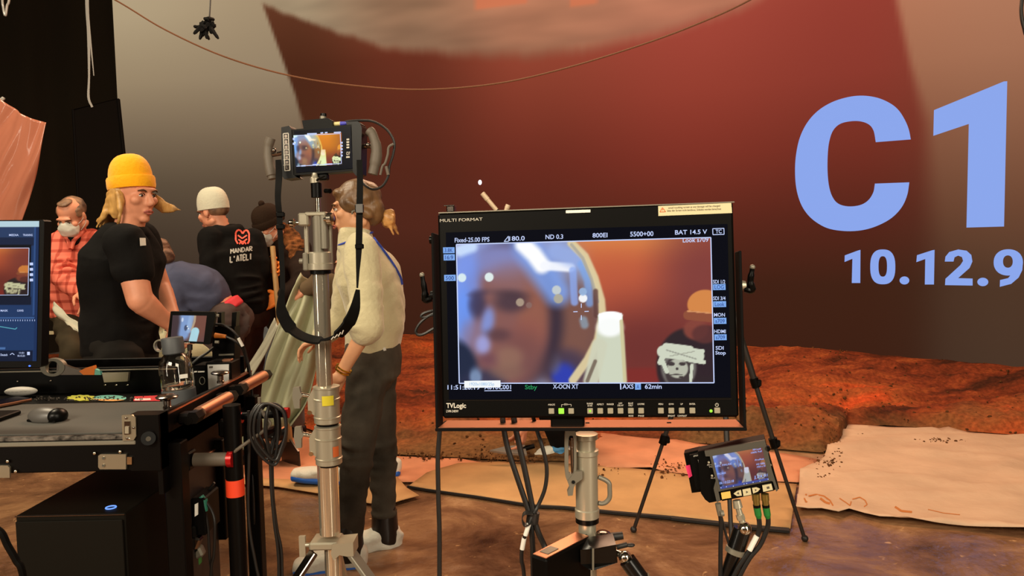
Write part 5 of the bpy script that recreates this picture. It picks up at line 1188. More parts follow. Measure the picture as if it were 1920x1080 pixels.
m = MB(); m.box(((XL-1.10)/2, YB_-.003, P(100, 695, YB_).z), (-1.10-XL, .022, .004), None, .001); m.build('rim_edge', M_alud, rm)
m = MB(); m.box(((XL-.93)/2, YB_+.14, .985), (.2-XL-1.13, .012, .11), None, .003); m.build('rear_rail', M_cart, t)
m = MB(); m.prism([(XR-.012, 1.885, P(255, 778, YF).z), (XR-.012, 2.50, P(455, 697, 2.50).z), (XR-.012, 2.50, .80), (XR-.012, YF, .80), (XR-.012, YF, P(255, 778, YF).z)], (.012, 0, 0)); sp2 = m.build('side_panel', M_cart, t)
za, zb = P(297, 777, 1.885).z, P(458, 697, 2.5).z
m = MB(); m.prism([(XR-.013, 1.885, za), (XR+.002, 1.885, za), (XR+.002, 2.5, zb), (XR-.013, 2.5, zb)], (0, 0, .004)); m.build('panel_lit_edge', M_coplit, sp2)  # lit top edge of the black panel, painted copper
m = MB(); zc = P(275, 777, YF).z; m.prism([(P(244, 800, YF).x, YF-.008, zc), (XR, YF-.008, zc), (XR, YF-.008, .864), (P(244, 800, YF).x, YF-.008, .864)], (0, .05, 0)); m.build('corner_block', M_cart, t)
# latch plates, hasps, screws on the front
def plate(pts, y, mm, name, parent, th=.006):
    m = MB(); m.prism([P(x, yy, y) for x, yy in pts], (0, th, 0)); return m.build(name, mm, parent)
yf = YF-.012
M_lat = mat('nickel_plate', rgb(170, 160, 138), rough=0.32, metal=0.8)
lp_ = plate([(228, 779), (247, 778), (254, 783), (255, 818), (250, 826), (230, 827)], yf, M_lat, 'latch_plate', t)
plate([(233, 790), (243, 790), (244, 814), (233, 815)], yf-.003, M_satin, 'latch_well', lp_, .003); plate([(234, 800), (241, 800), (241, 813), (234, 813)], yf-.006, M_alu, 'latch_tongue', lp_, .003)
for x, y in ((236, 784), (250, 802), (238, 822)):
    m = MB(); p = P(x, y, yf-.002); m.sph(p, (.003, .002, .003)); m.build('screw', M_satin, lp_)
l2 = plate([(184, 855), (188, 852), (236, 852), (236, 880), (187, 880), (184, 876)], yf, M_lat, 'latch_plate', t)
for x, y in ((194, 859), (194, 873)): 
    m = MB(); m.cyl(P(x, y, yf-.003), P(x, y, yf), .0035, seg=10); m.build('screw', M_chrome, l2)
plate([(238, 857), (247, 857), (247, 871), (238, 871)], yf, M_chrome, 'hasp', t)
plate([(-30, 873), (14, 873), (18, 877), (18, 896), (-30, 896)], yf, M_lat, 'latch_plate', t)
for x, y in ((14, 865), (29, 884), (177, 850), (225, 847), (242, 823)):
    m = MB(); m.sph(P(x, y, yf+.002), (.0045, .003, .0045)); m.build('screw', M_chrome, t)
m = MB(); m.cyl(P(278, 822, YF-.02), P(278, 822, YF), .017, seg=24); kb = m.build('round_boss', M_case2, t); m = MB(); m.cyl(P(278, 823, YF-.023), P(278, 823, YF-.018), .006, seg=14); m.build('boss_screw', M_chrome, kb)
for x, y in ((33, 715), (95, 714), (97, 740)):
    m = MB(); m.sph(P(x, y, YB_-.008), (.0035, .003, .0035)); m.build('screw', M_chrome, rm)
hp = plate([(191, 699), (241, 698), (239, 715), (195, 717)], YB_-.022, M_lat, 'hinge_plate', t, .012)
for x in (197, 218, 239): m = MB(); m.sph(P(x, 722, YB_-.008), (.0045, .003, .0045)); m.build('screw', M_chrome, hp)
# U handles on the side panel
def uhandle(y0, y1, z, x):
    m = MB(); m.box(((XR+x)/2, y0, z), (x-XR, .045, .030), None, .008); m.build('handle_arm', M_cart, t)
    m = MB(); m.box(((XR+x)/2, y1, z), (x-XR, .045, .030), None, .008); m.build('handle_arm', M_cart, t)
    m = MB(); m.cyl((x, y0-.024, z+.004), (x, y1+.024, z+.004), .0175, seg=6); m.build('handle_bar', M_cart, t)
    m = MB(); m.cyl((x, y0+.02, z+.006), (x, y1-.02, z+.006), .0185, seg=20); m.build('handle_lit_sleeve', M_coplit, t)  # copper skin over the black bar, painted as its orange-lit side
    m = MB(); m.cyl((x-.012, y0-.025, z-.002), (x-.012, y0-.018, z-.002), .012, seg=18); m.build('end_cap', M_case2, t)
uhandle(1.95, 2.19, .968, -.842); uhandle(2.29, 2.52, .972, -.846)
def mush(x, y, z):
    m = MB(); m.lathe([(.011, 0), (.011, .006), (.009, .008), (.009, .022), (.013, .025), (.026, .029), (.028, .033), (.022, .037)], (x, y, z), (0, 0, 1), 24); m.build('mushroom_knob', M_satin, t)
mush(-.905, 1.925, .998); mush(-.90, 2.27, 1.0)
# frame posts, lower shelf, side plate, wheels
for x, y in ((-.872, 1.90), (-.872, 2.46), (-2.25, 1.90), (-2.25, 2.46)):
    m = MB(); m.box((x-.006, y, .53), (.046, .046, .78), None, .003); ps = m.build('frame_post', M_cart, t)
    m = MB(); m.cyl((x-.03, y, .07), (x+.01, y, .07), .07, seg=24); m.build('wheel', M_rub, ps)
m = MB(); m.box((-1.56, 2.18, .265), (1.40, .62, .03), None, .004); m.build('lower_shelf', M_cart, t)
M_redsh = mat('dark_panel', rgb(22, 14, 11), rough=0.5)
m = MB(); m.box((-.886, 2.06, .56), (.008, .20, .52), None, .002); sd = m.build('side_plate', M_redsh, t); m = MB(); m.box((-.886, 2.06, .823), (.012, .2, .006), None, .001); m.build('plate_lit_edge', M_coplit, sd)  # copper strip paints the lit upper edge of the dark plate
m = MB(); m.box((-.875, 2.175, .70), (.03, .03, .30), None, .003); m.build('cable_channel', M_case, t)
# push handle with red rings on its round post
xh, yh = -.774, 2.02
m = MB(); m.cyl((xh, yh, .06), (xh, yh, .985), .0235, seg=24); po = m.build('round_post', M_cart, t)
m = MB(); m.cyl((xh, yh, .02), (xh, yh, .06), .03, seg=20); m.build('post_foot', M_rub, po)
M_tape = mat('red_orange_tape', rgb(226, 62, 26), rough=0.55)
m = MB(); z1, z2 = P(418, 898, yh).z, P(418, 929, yh).z; m.cyl((xh, yh, z2), (xh, yh, z1), .0246, seg=24); m.build('tape_band', M_tape, po)
m = MB(); zz0 = P(370, 862, 2.0).z; m.cyl((XR+.012, 2.0, zz0), (xh-.004, 2.0, zz0), .0185, seg=24); m.build('push_bar', M_grip, t)
for x in (-.908+.012, xh-.008): 
    m = MB(); m.cyl((x, 2.0, zz0), (x+.014, 2.0, zz0), .0222, seg=20); m.build('red_ring', M_redp, t)
m = MB(); m.box(((XR-.9)/2, 2.0, zz0), (.03, .05, .05), None, .004); m.build('bar_bracket', M_cart, t)
# cable hook rod
zk = P(490, 780, 2.05).z
m = MB(); m.cyl((xh, 2.05, zk), (P(536, 775, 2.05).x, 2.05, P(536, 775, 2.05).z), .011, seg=16); hk = m.build('hook_rod', M_case, t)
for x, y in ((450, 783), (537, 774)): m = MB(); p = P(x, y, 2.05); m.cyl(p-V((.007, 0, 0)), p+V((.007, 0, 0)), .015, seg=18); m.build('rod_ring', M_redp, hk)
m = MB(); m.cyl(P(440, 784, 2.05), P(424, 784, 2.03), .018, seg=16); m.box(P(428, 800, 2.05), (.04, .05, .05), None, .006); m.build('rod_clamp', M_case, t)
# cart contents
m = MB(); m.box(((XL-.925)/2, 2.045, ZD+.0025), (-.925-XL, .365, .005), None, .002); o = m.build('desk_mat', M_pad, origin=(-1.4, 2.05, ZD)); tag(o, 'large dark grey desk mat covering the cart top', 'desk mat')
zm = ZD+.005
t = thing('computer_mouse', 'grey and black computer mouse on the desk mat', 'mouse', tuple(G(85, 797, zm)))
p = G(84, 790, zm); a = Matrix.Rotation(math.radians(-12), 3, 'Z')
M_mouse = mat('grey_mouse_shell', rgb(80, 76, 72), rough=0.4)
m = MB(); m.lathe; m.sph(p+V((0, .01, .012)), (.055, .031, .026), a, 24, 14); m.v = [V((q.x, q.y, max(q.z, zm+.001))) for q in m.v]; m.build('shell', M_mouse, t)
m = MB(); m.sph(p+V((.034, .002, .014)), (.024, .028, .021), a, 18, 12); m.v = [V((q.x, q.y, max(q.z, zm+.001))) for q in m.v]; m.build('front_button', M_case2, t)
m = MB(); m.cyl(p+V((.03, .0, .032)), p+V((.042, -.002, .028)), .004, seg=10); m.build('scroll_wheel', M_rub, t)
m = MB(); m.box(p+V((.002, .008, .004)), (.09, .046, .006), a, .002); m.build('base_plate', M_case2, t)
t = thing('mobile_phone', 'dark mobile phone with a copper edge lying at the left on the desk mat', 'phone', tuple(G(10, 765, zm)))
R = Matrix.Rotation(math.radians(62), 3, 'Z'); pc = G(-2, 762, zm)+V((-.005, 0, .007))
m = MB(); m.box(pc, (.16, .076, .009), R, .003); m.build('phone_frame', M_coplit, t); m = MB(); m.box(pc+V((0, 0, .005)), (.155, .071, .002), R, .0008); m.build('phone_glass', M_panel, t)
p = G(36, 743, zm); m = MB(); m.sph(p+V((0, .01, .014)), (.052, .022, .0145), None, 22, 12); o = m.build('earphone_case', M_white, origin=tuple(p)); tag(o, 'white rounded earphone case behind the phone on the cart', 'case')
m = MB(); m.tube([p+V((.05*math.cos(k*math.pi/12), .01+.0212*math.sin(k*math.pi/12), .016)) for k in range(24)], .0007, seg=5, sub=0, closed=True); m.build('case_seam', M_alud, o)
def sticker(pxs, mm, name, label, extra=None):
    pts = [G(x, y, ZD+.001) for x, y in pxs]; m = MB(); m.prism(pts, (0, 0, .0015)); o = m.build(name, mm, origin=tuple(pts[0])); tag(o, label, 'sticker')
    if extra:
        for pl, m2, nm in extra: m = MB(); m.prism([G(x, y, ZD+.0025) for x, y in pl], (0, 0, .0008)); m.build(nm, m2, o, smooth=0)
M_ygr = mat('lime_print', rgb(206, 204, 70), rough=0.5); M_teal = mat('teal_print', rgb(116, 190, 176), rough=0.5); M_orp = mat('orange_print', rgb(226, 164, 92), rough=0.5); M_redst = mat('red_print', rgb(206, 50, 56), rough=0.5)
fl_ = [(153+26*math.cos(a)*(1+.10*math.cos(a*11)), 746.5+5.2*math.sin(a)*(1+.10*math.cos(a*11))) for a in [2*math.pi*k/66 for k in range(66)]]
sticker(fl_, M_ygr, 'flower_sticker', 'lime yellow flower shaped sticker at the back of the cart top')
sticker([(206+31*math.cos(2*math.pi*k/30), 747+5.6*math.sin(2*math.pi*k/30)) for k in range(30)], M_teal, 'oval_sticker', 'teal and orange oval sticker beside the flower sticker', [([(206+30*math.cos(2*math.pi*k/30), 748+4.2*math.sin(2*math.pi*k/30)) for k in range(2, 16)], M_orp, 'sticker_band')])
sticker([(252, 744), (300, 742), (300, 752), (250, 752)], M_redst, 'red_sticker', 'red and white sticker lying in front of the bottle', [([(253, 748), (282, 747.2), (283, 750), (252, 751)], M_white, 'sticker_text_band')])
# black crumb strip at the back
m = MB()
for _ in range(90):
    q = G(random.uniform(48, 270), random.uniform(745, 752), ZD+.001); m.sph(q+V((0, 0, .002)), random.uniform(.002, .004), None, 5, 3)
o = m.build('gravel_bits', M_foam); tag(o, 'loose dark bits along the back of the cart top', 'crumbs', kind='stuff')
# water bottle
M_glass = mat('clear_bottle', rgb(255, 250, 240), rough=0.02, trans=1.0); M_cap = mat('slate_grey_cap', rgb(66, 68, 70), rough=0.55)
bb = V((P(338, 752, 2.22).x, 2.22, ZD+.001)); ut = V((-.075, 0, .94))
t = thing('water_bottle', 'clear water bottle with a grey cap and loop standing on the cart', 'bottle', tuple(bb))
m = MB(); m.lathe([(.036, 0), (.0475, .004), (.0475, .042), (.046, .044)], bb, ut, 32); m.build('grey_base', M_cap, t)
prof = [(.0465, .043), (.0475, .06), (.0475, .108), (.044, .128), (.034, .144), (.028, .150), (.026, .158)]
m = MB(); m.lathe(prof+[(.024, .158), (.026, .150), (.032, .142), (.042, .127), (.0455, .108), (.0455, .06), (.0445, .046)], bb, ut, 32); m.f = m.f[:-2]; m.build('bottle_wall', M_glass, t, smooth=60)
M_water = mat('water', rgb(255, 255, 255), rough=0.0, trans=1.0)
m = MB(); m.lathe([(.042, .047), (.0452, .052), (.0452, .058), (.0452, .0585)], bb, ut, 32); m.build('water', M_water, t)
m = MB(); m.lathe([(.028, .150), (.0315, .153), (.031, .196), (.029, .199)], bb, ut, 32); m.build('cap', M_cap, t)
m = MB(); c = bb+ut*.186+V((-.038, 0, 0)); m.ring([c+V((.017*math.cos(a), -.008, .019*math.sin(a))) for a in [2*math.pi*k/20 for k in range(20)]], [c+V((.013*math.cos(a), -.008, .015*math.sin(a))) for a in [2*math.pi*k/20 for k in range(20)]], (0, .016, 0)); m.build('carry_loop', M_alud, t)
m = MB(); q = bb+ut*.092+V((.036, -.033, 0)); m.box(q, (.022, .002, .012), Matrix.Rotation(.75, 3, 'Z'), .0005); m.build('price_label', M_white, t)
# scissors-like spanner on the rim
t = thing('ring_spanner', 'large grey ring wrench with an orange handle lying on the cart rim', 'wrench', tuple(P(98, 688, 2.38)))
yw = 2.40
M_steel = mat('dark_steel', rgb(92, 84, 76), rough=0.32, metal=.8)
out = [(98+23*math.cos(a), 689+17*math.sin(a)) for a in [2*math.pi*k/28 for k in range(28)]]; inn = [(98+13*math.cos(a), 689+12*math.sin(a)) for a in [2*math.pi*k/28 for k in range(28)]]
m = MB(); m.ring([P(x, y, yw) for x, y in out], [P(x, y, yw) for x, y in inn], (0, .018, 0)); m.build('ring_head', M_alud, t)
m = MB(); m.prism([P(x, y, yw+.002) for x, y in ((107, 674), (116, 682), (130, 688), (160, 697), (160, 703), (112, 703), (106, 700))], (0, .014, 0)); m.build('shank', M_steel, t)
m = MB(); m.prism([P(x, y, yw-.002) for x, y in ((148, 696), (160, 690), (174, 686), (177, 697), (176, 703), (156, 703))], (0, .02, 0)); m.build('grip_handle', mat('orange_grip', rgb(232, 122, 40), rough=.5), t)
m = MB(); m.prism([P(x, y, yw) for x, y in ((178, 692), (186, 695), (189, 703), (177, 703))], (0, .016, 0)); m.build('grip_tip', M_teal, t)
# left computer screen
t = thing('computer_screen', 'computer screen with a blue editing window at the left edge above the cart', 'monitor', (P(-60, 700, 1.95).x, 1.99, ZD+.006))
MC = quadframe(P(-420, 418, 1.97), P(83, 412, 1.95), P(77, 689, 1.945), P(-420, 690, 1.965))
k_ = lambda x, y, n=0.0: (*uv(MC, x, y), n)
m = MB(MC); m.prism([k_(*q) for q in ((-420, 416), (80, 412), (83, 415), (77, 686), (74, 689), (-420, 690))], (0, 0, -.03)); m.build('housing', M_case, t)
pc_ = Paint(250, 136, -330, 74, 416, 677); pc_.fill((30, 58, 104))
pc_.rect(-330, 74, 416, 427, (196, 226, 238)); pc_.rect(-330, 74, 427, 446, (42, 64, 104)); pc_.rect(-330, 65, 446, 462, (22, 36, 66)); pc_.rect(-330, 60, 460, 556, (8, 12, 24))
sh_ = helmet_shot(250, 136, (1.02, .98, .85)); ix = np.clip(((pc_.X+160)/216*249).astype(int), 0, 249); iy = np.clip(((pc_.Y-466)/87*135).astype(int), 0, 135)
k = ((pc_.X > -160) & (pc_.X < 56) & (pc_.Y > 466) & (pc_.Y < 553)); pc_.A[k] = sh_.A[iy[k], ix[k]]
pc_.rect(-330, 62, 556, 572, (14, 24, 48)); pc_.rect(-330, 68, 594, 597, (70, 110, 170)); pc_.rect(-330, 66, 656, 677, (12, 26, 54)); pc_.rect(65, 68, 427, 590, (50, 84, 140)); pc_.rect(68, 74, 427, 677, (24, 48, 92)); pc_.rect(-330, 14, 650, 655, (80, 120, 180))
pc_.A = pc_.A*.92
screen('screen_image', MC, [(-330, 416), (74, 414.5), (69, 677), (-330, 678)], pc_, M_scr, t, n=.0012)
m = MB(MC); text(m, MC, 'MEDIA', 18, 36, 442.5, 3.6, n=.002); text(m, MC, 'TRAINING', 44, 62, 442.5, 3.6, n=.002); text(m, MC, 'LOG', 33, 44, 532-.5, 0.1, n=.002)
text(m, MC, 'MASK', 2, 16, 584, 3.4, n=.002); text(m, MC, 'CURVES', 33, 45, 584, 3.4, n=.002); text(m, MC, 'Deutsch', 2, 15, 667, 4, n=.002); text(m, MC, '11:51', 37, 46, 663, 3.2, n=.002); text(m, MC, '10.12.21', 34, 47.5, 668.5, 3.2, n=.002)
bar(m, MC, [(-160, 466), (55.5, 465), (53.5, 553), (-160, 554)], 1.0, .002); bar(m, MC, [(20, 665), (24, 662), (28, 665)], 1, .002); bar(m, MC, [(52, 662.5), (57, 662.5)], 6, .002)
for y in (495, 505, 515, 525): bar(m, MC, [(57, y), (63, y-.2)], 5, .002)
for q in range(20): bar(m, MC, [(66-q*4.5, 599), (66-q*4.5, 602)], .8, .002)
m.build('window_text', M_txt, t, smooth=0)['kind'] = 'stuff'
m = MB(MC); bar(m, MC, [(-90, 606), (-30, 612), (0, 612), (18, 615), (30, 617), (33, 614)], 1.6, .002); m.build('curve_line', mat('teal_line', (0, 0, 0, 1), emit=rgb(60, 150, 170)), t, smooth=0)
m = MB(MC); a = k_(56, 686); m.sph((a[0], a[1], .001), (.003, .002, .002)); m.build('power_lamp', mat('blue_led', (0, 0, 1, 1), emit=rgb(70, 120, 255), es=2), t)
sx_ = P(-90, 690, 2.0).x
m = MB(); m.box((sx_, 2.0, 1.09), (.06, .03, .29), None, .006); m.build('stand_neck', M_case, t); m = MB(); m.box((sx_, 2.0, ZD+.012), (.24, .18, .012), None, .004); m.build('stand_foot', M_case, t)
# small on-camera style monitor and black boxes at the back right of the cart
YE = 2.36
t = thing('hand_monitor', 'small black monitor showing the blue visor, just above the bottle', 'monitor', tuple(P(360, 660, YE)))
MS = quadframe(P(318, 585, YE-.005), P(396, 586, YE+.01), P(389, 644, YE+.005), P(313, 640, YE-.01)); s_ = lambda x, y, n=0.0: (*uv(MS, x, y), n)
m = MB(MS); m.prism([s_(*q) for q in ((320, 584), (402, 585), (404, 590), (394, 645), (390, 646), (313, 640))], (0, 0, -.022)); m.build('body', M_case, t)
pm = Paint(90, 64, 0, 100, 0, 70); pm.fill((92, 70, 70)); pm.blob(75, 20, 40, 50, (118, 74, 62), .9, 1); pm.blob(8, 40, 26, 60, (66, 52, 56), .9, 1); pm.line([(38, 0), (40, 20), (38, 50)], 16, (130, 160, 210), .95, .9); pm.line([(57, 0), (54, 20), (52, 40)], 8, (150, 180, 220), .8, .9); pm.line([(66, 0), (66, 16), (60, 40)], 3, (190, 170, 140), .8, .5); pm.line([(71, 44), (67, 70)], 12, (170, 210, 222), 1, .2); pm.blob(76, 44, 6, 10, (170, 214, 226), 1, .2); pm.blob(42, 34, 5, 8, (60, 66, 90), .8, .5); pm.blob(46, 30, 2, 2, (220, 230, 240)); pm.blob(50, 36, 2, 2, (220, 230, 240)); pm.blob(30, 12, 3, 6, (210, 220, 240), .9)
screen('screen_image', MS, [(324, 591), (388, 592), (382, 641), (320, 638)], pm, M_scr, t, n=.0012)
m = MB(); m.cyl(P(356, 646, YE), P(356, 656, YE), .008); m.build('mount_collar', M_redsh, t); m = MB(); m.cyl(P(356, 652, YE), P(352, 690, YE), .006); m.cyl(P(355, 662, YE), P(353, 676, YE), .0085); m.cyl(P(352, 688, YE), V((P(352, 690, YE).x, YE, ZD)), .008); m.build('mount_arm', M_satin, t)
m = MB(MS); text(m, MS, 'SmallHD', 346, 356, 643.8, 2.4, n=.001); m.build('logo_print', M_whink, t, smooth=0)
m = MB(MS); 
for x, y in ((404, 592), (404, 642)): a = s_(x, y, -.01); m.cyl((a[0]-.004, a[1], a[2]), (a[0]+.008, a[1], a[2]), .005, seg=10)
m.build('side_ports', M_alud, t)['kind'] = 'stuff'
t = thing('camera_receiver', 'black receiver box with orange plug behind the small visor monitor', 'receiver', tuple(P(418, 680, 2.47)))
Yr = 2.46
m = MB(); m.prism([P(*q, Yr) for q in ((398, 612), (440, 612), (440, 690), (398, 690))], (0, .05, 0)); m.build('body', M_case, t)
m = MB(); m.prism([P(*q, Yr-.004) for q in ((408, 586), (415, 586), (415, 612), (408, 612))], (0, .03, 0)); m.build('upright_post', M_case2, t); m = MB(); m.prism([P(*q, Yr-.004) for q in ((435, 586), (444, 585), (442, 612), (434, 612))], (0, .03, 0)); m.build('upright_post', M_case2, t)
m = MB(); m.prism([P(*q, Yr-.003) for q in ((410, 664), (438, 663), (438, 666), (410, 667))], (0, .004, 0)); m.build('silver_trim', M_alud, t)
m = MB(); m.cyl(P(403, 629, Yr-.03), P(424, 631, Yr-.03), .009, .006, seg=14); m.build('orange_plug', mat('orange_plug', rgb(214, 120, 36), rough=.5), t)
for pts, lab in (([P(404, 608, Yr-.03), P(420, 610, Yr-.03), P(438, 622, Yr-.03), P(455, 645, Yr-.02), P(464, 675, Yr), P(470, 710, Yr), P(474, 760, Yr), P(472, 840, Yr), P(478, 1000, Yr), G(484, 1110, .01)], 'grey cable arching from the top port of the small visor monitor'), ([P(424, 631, Yr-.03), P(438, 638, Yr-.03), P(452, 650, Yr-.02), P(460, 668, Yr), P(466, 700, Yr+.01), P(462, 740, Yr+.02), P(452, 770, Yr+.02), P(452, 900, Yr+.02), G(452, 1105, .01)], 'black cable running down from the orange plug'), ([P(352, 690, Yr-.08), P(372, 672, Yr-.06), P(388, 662, Yr-.04), P(400, 652, Yr-.01)], 'short black lead between small monitor arm and receiver box')):
    m = MB(); m.tube(pts, .0042); o = m.build('lead_cable', M_cab, origin=tuple(pts[1])); tag(o, lab, 'cable')
m = MB(); m.cyl(P(447, 634, Yr-.034), P(455, 649, Yr-.028), .0052, seg=10); o = m.build('cable_label', M_white, origin=tuple(P(450, 640, Yr))); tag(o, 'white wrap label on the cable arching beside the receiver box', 'label')
t = thing('power_supply', 'black power unit with a white front plate behind the rear mushroom knob', 'power unit', (P(412, 720, 2.36).x, 2.38, ZD))
YQ = 2.34
def onp(pts, y): return [P(a, b, y) for a, b in pts]
zb_ = V((0, 0, ZD+.001))
m = MB(); b0 = onp(((386, 680), (434, 677), (440, 674)), YQ); zt = b0[0].z; m.box(((P(386, 700, YQ).x+P(434, 700, YQ).x)/2, YQ+.04, (zt+ZD)/2+.0005), (P(434, 700, YQ).x-P(386, 700, YQ).x, .08, zt-ZD-.001), None, .003); m.build('case', M_case, t)
m = MB(); m.prism(onp(((389, 684), (429, 683), (429, 728), (391, 730)), YQ-.002), (0, .004, 0)); fp_ = m.build('front_plate', mat('pale_plate', rgb(186, 184, 180), rough=.5), t)
m = MB(); m.prism(onp(((392, 687), (399, 686.5), (399, 690), (392, 690.5)), YQ-.003), (0, .001, 0)); m.build('plate_print', M_ink, fp_, smooth=0)
m = MB(); x0_ = P(420, 676, YQ).x; m.box((x0_, YQ+.03, zt+.003), (.03, .02, .006), None, .002); m.build('carry_strip', M_coplit, t)
t = thing('audio_box', 'small black box with a silver slot and round dial right of the bottle', 'box', (P(373, 720, 2.36).x, 2.38, ZD))
m = MB(); zt = P(370, 686, YQ).z; m.box(((P(361, 700, YQ).x+P(385, 700, YQ).x)/2, YQ+.045, (zt+ZD)/2+.0005), (P(385, 700, YQ).x-P(361, 700, YQ).x, .08, zt-ZD-.001), None, .003); m.build('case', M_case, t)
for a, b in ((364, 369), (371, 383)): m = MB(); m.prism(onp(((a, 696), (b, 695.6), (b, 698), (a, 698.4)), YQ+.002), (0, .004, 0)); m.build('silver_slot', M_white, t)
m = MB(); m.tube([P(379+5*math.cos(a), 714+7*math.sin(a), YQ+.003) for a in [2*math.pi*k/18 for k in range(18)]], .0012, seg=6, sub=0, closed=True); m.build('dial_ring', M_alud, t)
# computer tower on the lower shelf
XT0, XT1, YT0, YT1, ZT = P(27, 965, 1.9).x, P(233, 965, 1.9).x, 1.9, 2.36, P(130, 966, 1.9).z
t = thing('computer_tower', 'big matt black computer tower under the cart tray', 'computer', ((XT0+XT1)/2, 2.1, .28))
M_tow = mat('tower_black', rgb(17, 14, 9), rough=0.55, spec=.1)
m = MB(); m.box(((XT0+XT1)/2, (YT0+YT1)/2+.004, (ZT+.281)/2), (XT1-XT0, YT1-YT0, ZT-.281), None, .003); m.build('case', M_tow, t)
m = MB(); m.box(((XT0+XT1)/2, YT0+.001, ZT-.0015), (XT1-XT0, .003, .003), None, .0008); m.build('front_edge', M_satin, t)
m = MB(); m.box(((XT0+XT1)/2, YT0-.002, (ZT+.281)/2-.004), (XT1-XT0-.008, .006, ZT-.30), None, .002); m.build('front_panel', M_tow, t)
c = G(208, 952, ZT+.001); m = MB(); m.tube([c+V((.0125*math.cos(a), .0125*math.sin(a), .001)) for a in [2*math.pi*k/20 for k in range(20)]], .0018, seg=6, sub=0, closed=True); m.build('power_ring', mat('blue_ring', (0, 0, 0, 1), emit=rgb(110, 160, 255), es=1.2), t)
# power adapter on the side plate
t = thing('power_adapter', 'black adapter with a red lamp and white label fixed to the cart side', 'adapter', (-.865, 2.02, P(350, 975, 2.0).z))
za_, zb2 = P(350, 930, 2.0).z, P(350, 1000, 2.0).z
m = MB(); m.box((-.862, 2.03, (za_+zb2)/2), (.038, .10, za_-zb2), None, .004); m.build('case', M_case, t)
m = MB(); m.sph(P(348, 966, 1.972), .004); m.build('red_lamp', mat('red_led', (1, 0, 0, 1), emit=rgb(255, 60, 80), es=2.5), t)
m = MB(); m.prism(onp(((365, 946), (371, 943), (371, 965), (365, 969)), 1.976), (0, .003, 0)); m.build('white_label', M_white, t)
m = MB(); m.cyl(P(377, 930, 1.99), P(383, 938, 1.99), .007); m.cyl(P(382, 936, 1.99), P(384, 958, 1.99), .010, .008); m.build('plug', mat('teal_plug', rgb(30, 110, 90), rough=.5), t)
t = thing('plug_cluster', 'dark bundle of plugs with green and grey bits below the red-lamp adapter', 'plugs', tuple(P(362, 1030, 2.0)))
for k, (x, y, mm) in enumerate(((360, 995, M_case), (366, 1015, M_satin), (358, 1030, M_case), (370, 1035, M_alud), (364, 1050, M_grn))):
    m = MB(); m.box(P(x, y, 1.985+.01*k), (.03, .03, .035), Matrix.Rotation(.4*k, 3, 'Y'), .005); m.build('plug', mm, t)
# loose cables around the cart
def cable(pts, r, label, name='loose_cable', mm=None): 
    m = MB(); m.tube(pts, r); o = m.build(name, mm or M_cab, origin=tuple(pts[len(pts)//2])); tag(o, label, 'cable'); return o
cable([P(384, 955, 1.99), P(390, 990, 1.99), P(393, 1040, 1.99), P(398, 1100, 1.99), P(400, 1300, 1.99), G(400, 1420, .01)], .004, 'black cable dropping from the teal plug beside the round cart post')
cable([P(386, 940, 1.99), P(398, 960, 1.99), P(403, 985, 1.98), P(401, 1040, 1.98), P(395, 1085, 1.98), P(390, 1300, 1.98), G(380, 1430, .01)], .004, 'black cable curving behind the round cart post below the tape')
cable([P(402, 905, 2.05), P(392, 918, 2.05), P(385, 932, 2.05)], .0035, 'short black lead between the taped post and the adapter')
cable([P(432, 930, 2.06), P(434, 975, 2.06), P(443, 1000, 2.06), P(446, 1030, 2.06), P(442, 1085, 2.06), P(436, 1300, 2.06), G(430, 1390, .01)], .0042, 'black cable hanging along the right side of the taped post')
cable([P(466, 770, 2.03), P(467, 850, 2.03), P(465, 940, 2.03), P(469, 1000, 2.03), P(480, 1060, 2.03), P(490, 1120, 2.03), P(500, 1300, 2.03), G(520, 1400, .01)], .0042, 'single black cable left of the hanging cable coil')
t = thing('cable_coil', 'long black cable coil hung over the red-tipped hook rod of the cart', 'cable coil', tuple(P(505, 820, 2.02)))
for k, (hw_, cx_) in enumerate(((35, 501), (29, 496), (24, 493), (26, 510), (16, 502), (20, 517), (11, 510), (34, 503), (30, 506))):
    yb_ = 872+random.uniform(-22, 8); yd = 2.03-.006*k
    m = MB(); m.tube([P(cx_-hw_*.2, 757, yd+.01), P(cx_-hw_*.85, 775, yd-.012), P(cx_-hw_, 812, yd-.014), P(cx_-hw_*.62, yb_-26, yd-.010), P(506+(k-4)*2.2, yb_, yd), P(cx_+hw_*.72, yb_-24, yd+.010), P(cx_+hw_, 808, yd+.014), P(cx_+hw_*.8, 772, yd+.016)], .0040, seg=8, closed=True); m.build('loop', M_cab, t)
for q in ([P(507, 868, 2.02), P(509, 920, 2.02), P(515, 985, 2.02), P(521, 1030, 2.02), P(523, 1090, 2.02), P(522, 1300, 2.02), G(520, 1405, .012)], [P(510, 868, 2.025), P(512, 930, 2.025), P(519, 990, 2.025), P(527, 1030, 2.025), P(529, 1090, 2.025), P(530, 1300, 2.025), G(536, 1400, .012)]):
    m = MB(); m.tube(q, .0046); m.build('tail', M_cab, t)
m = MB(); m.tube([P(486, 745, 2.0), P(488, 765, 2.0), P(500, 785, 1.99), P(506, 795, 1.99), P(494, 808, 1.99), P(470, 825, 2.0), P(446, 842, 2.0), P(430, 855, 2.01)], .0048); o = m.build('loose_cable', M_grip, origin=tuple(P(500, 790, 1.99))); tag(o, 'grey cable crossing in front of the hanging coil', 'cable')
cable([P(-20, 985, 1.5), P(2, 998, 1.5), P(14, 1022, 1.5), P(30, 1050, 1.5), P(44, 1085, 1.5), P(60, 1250, 1.5), G(70, 1600, .01)], .007, 'thick dark cable at the lower left corner beside the tower', mm=M_case)
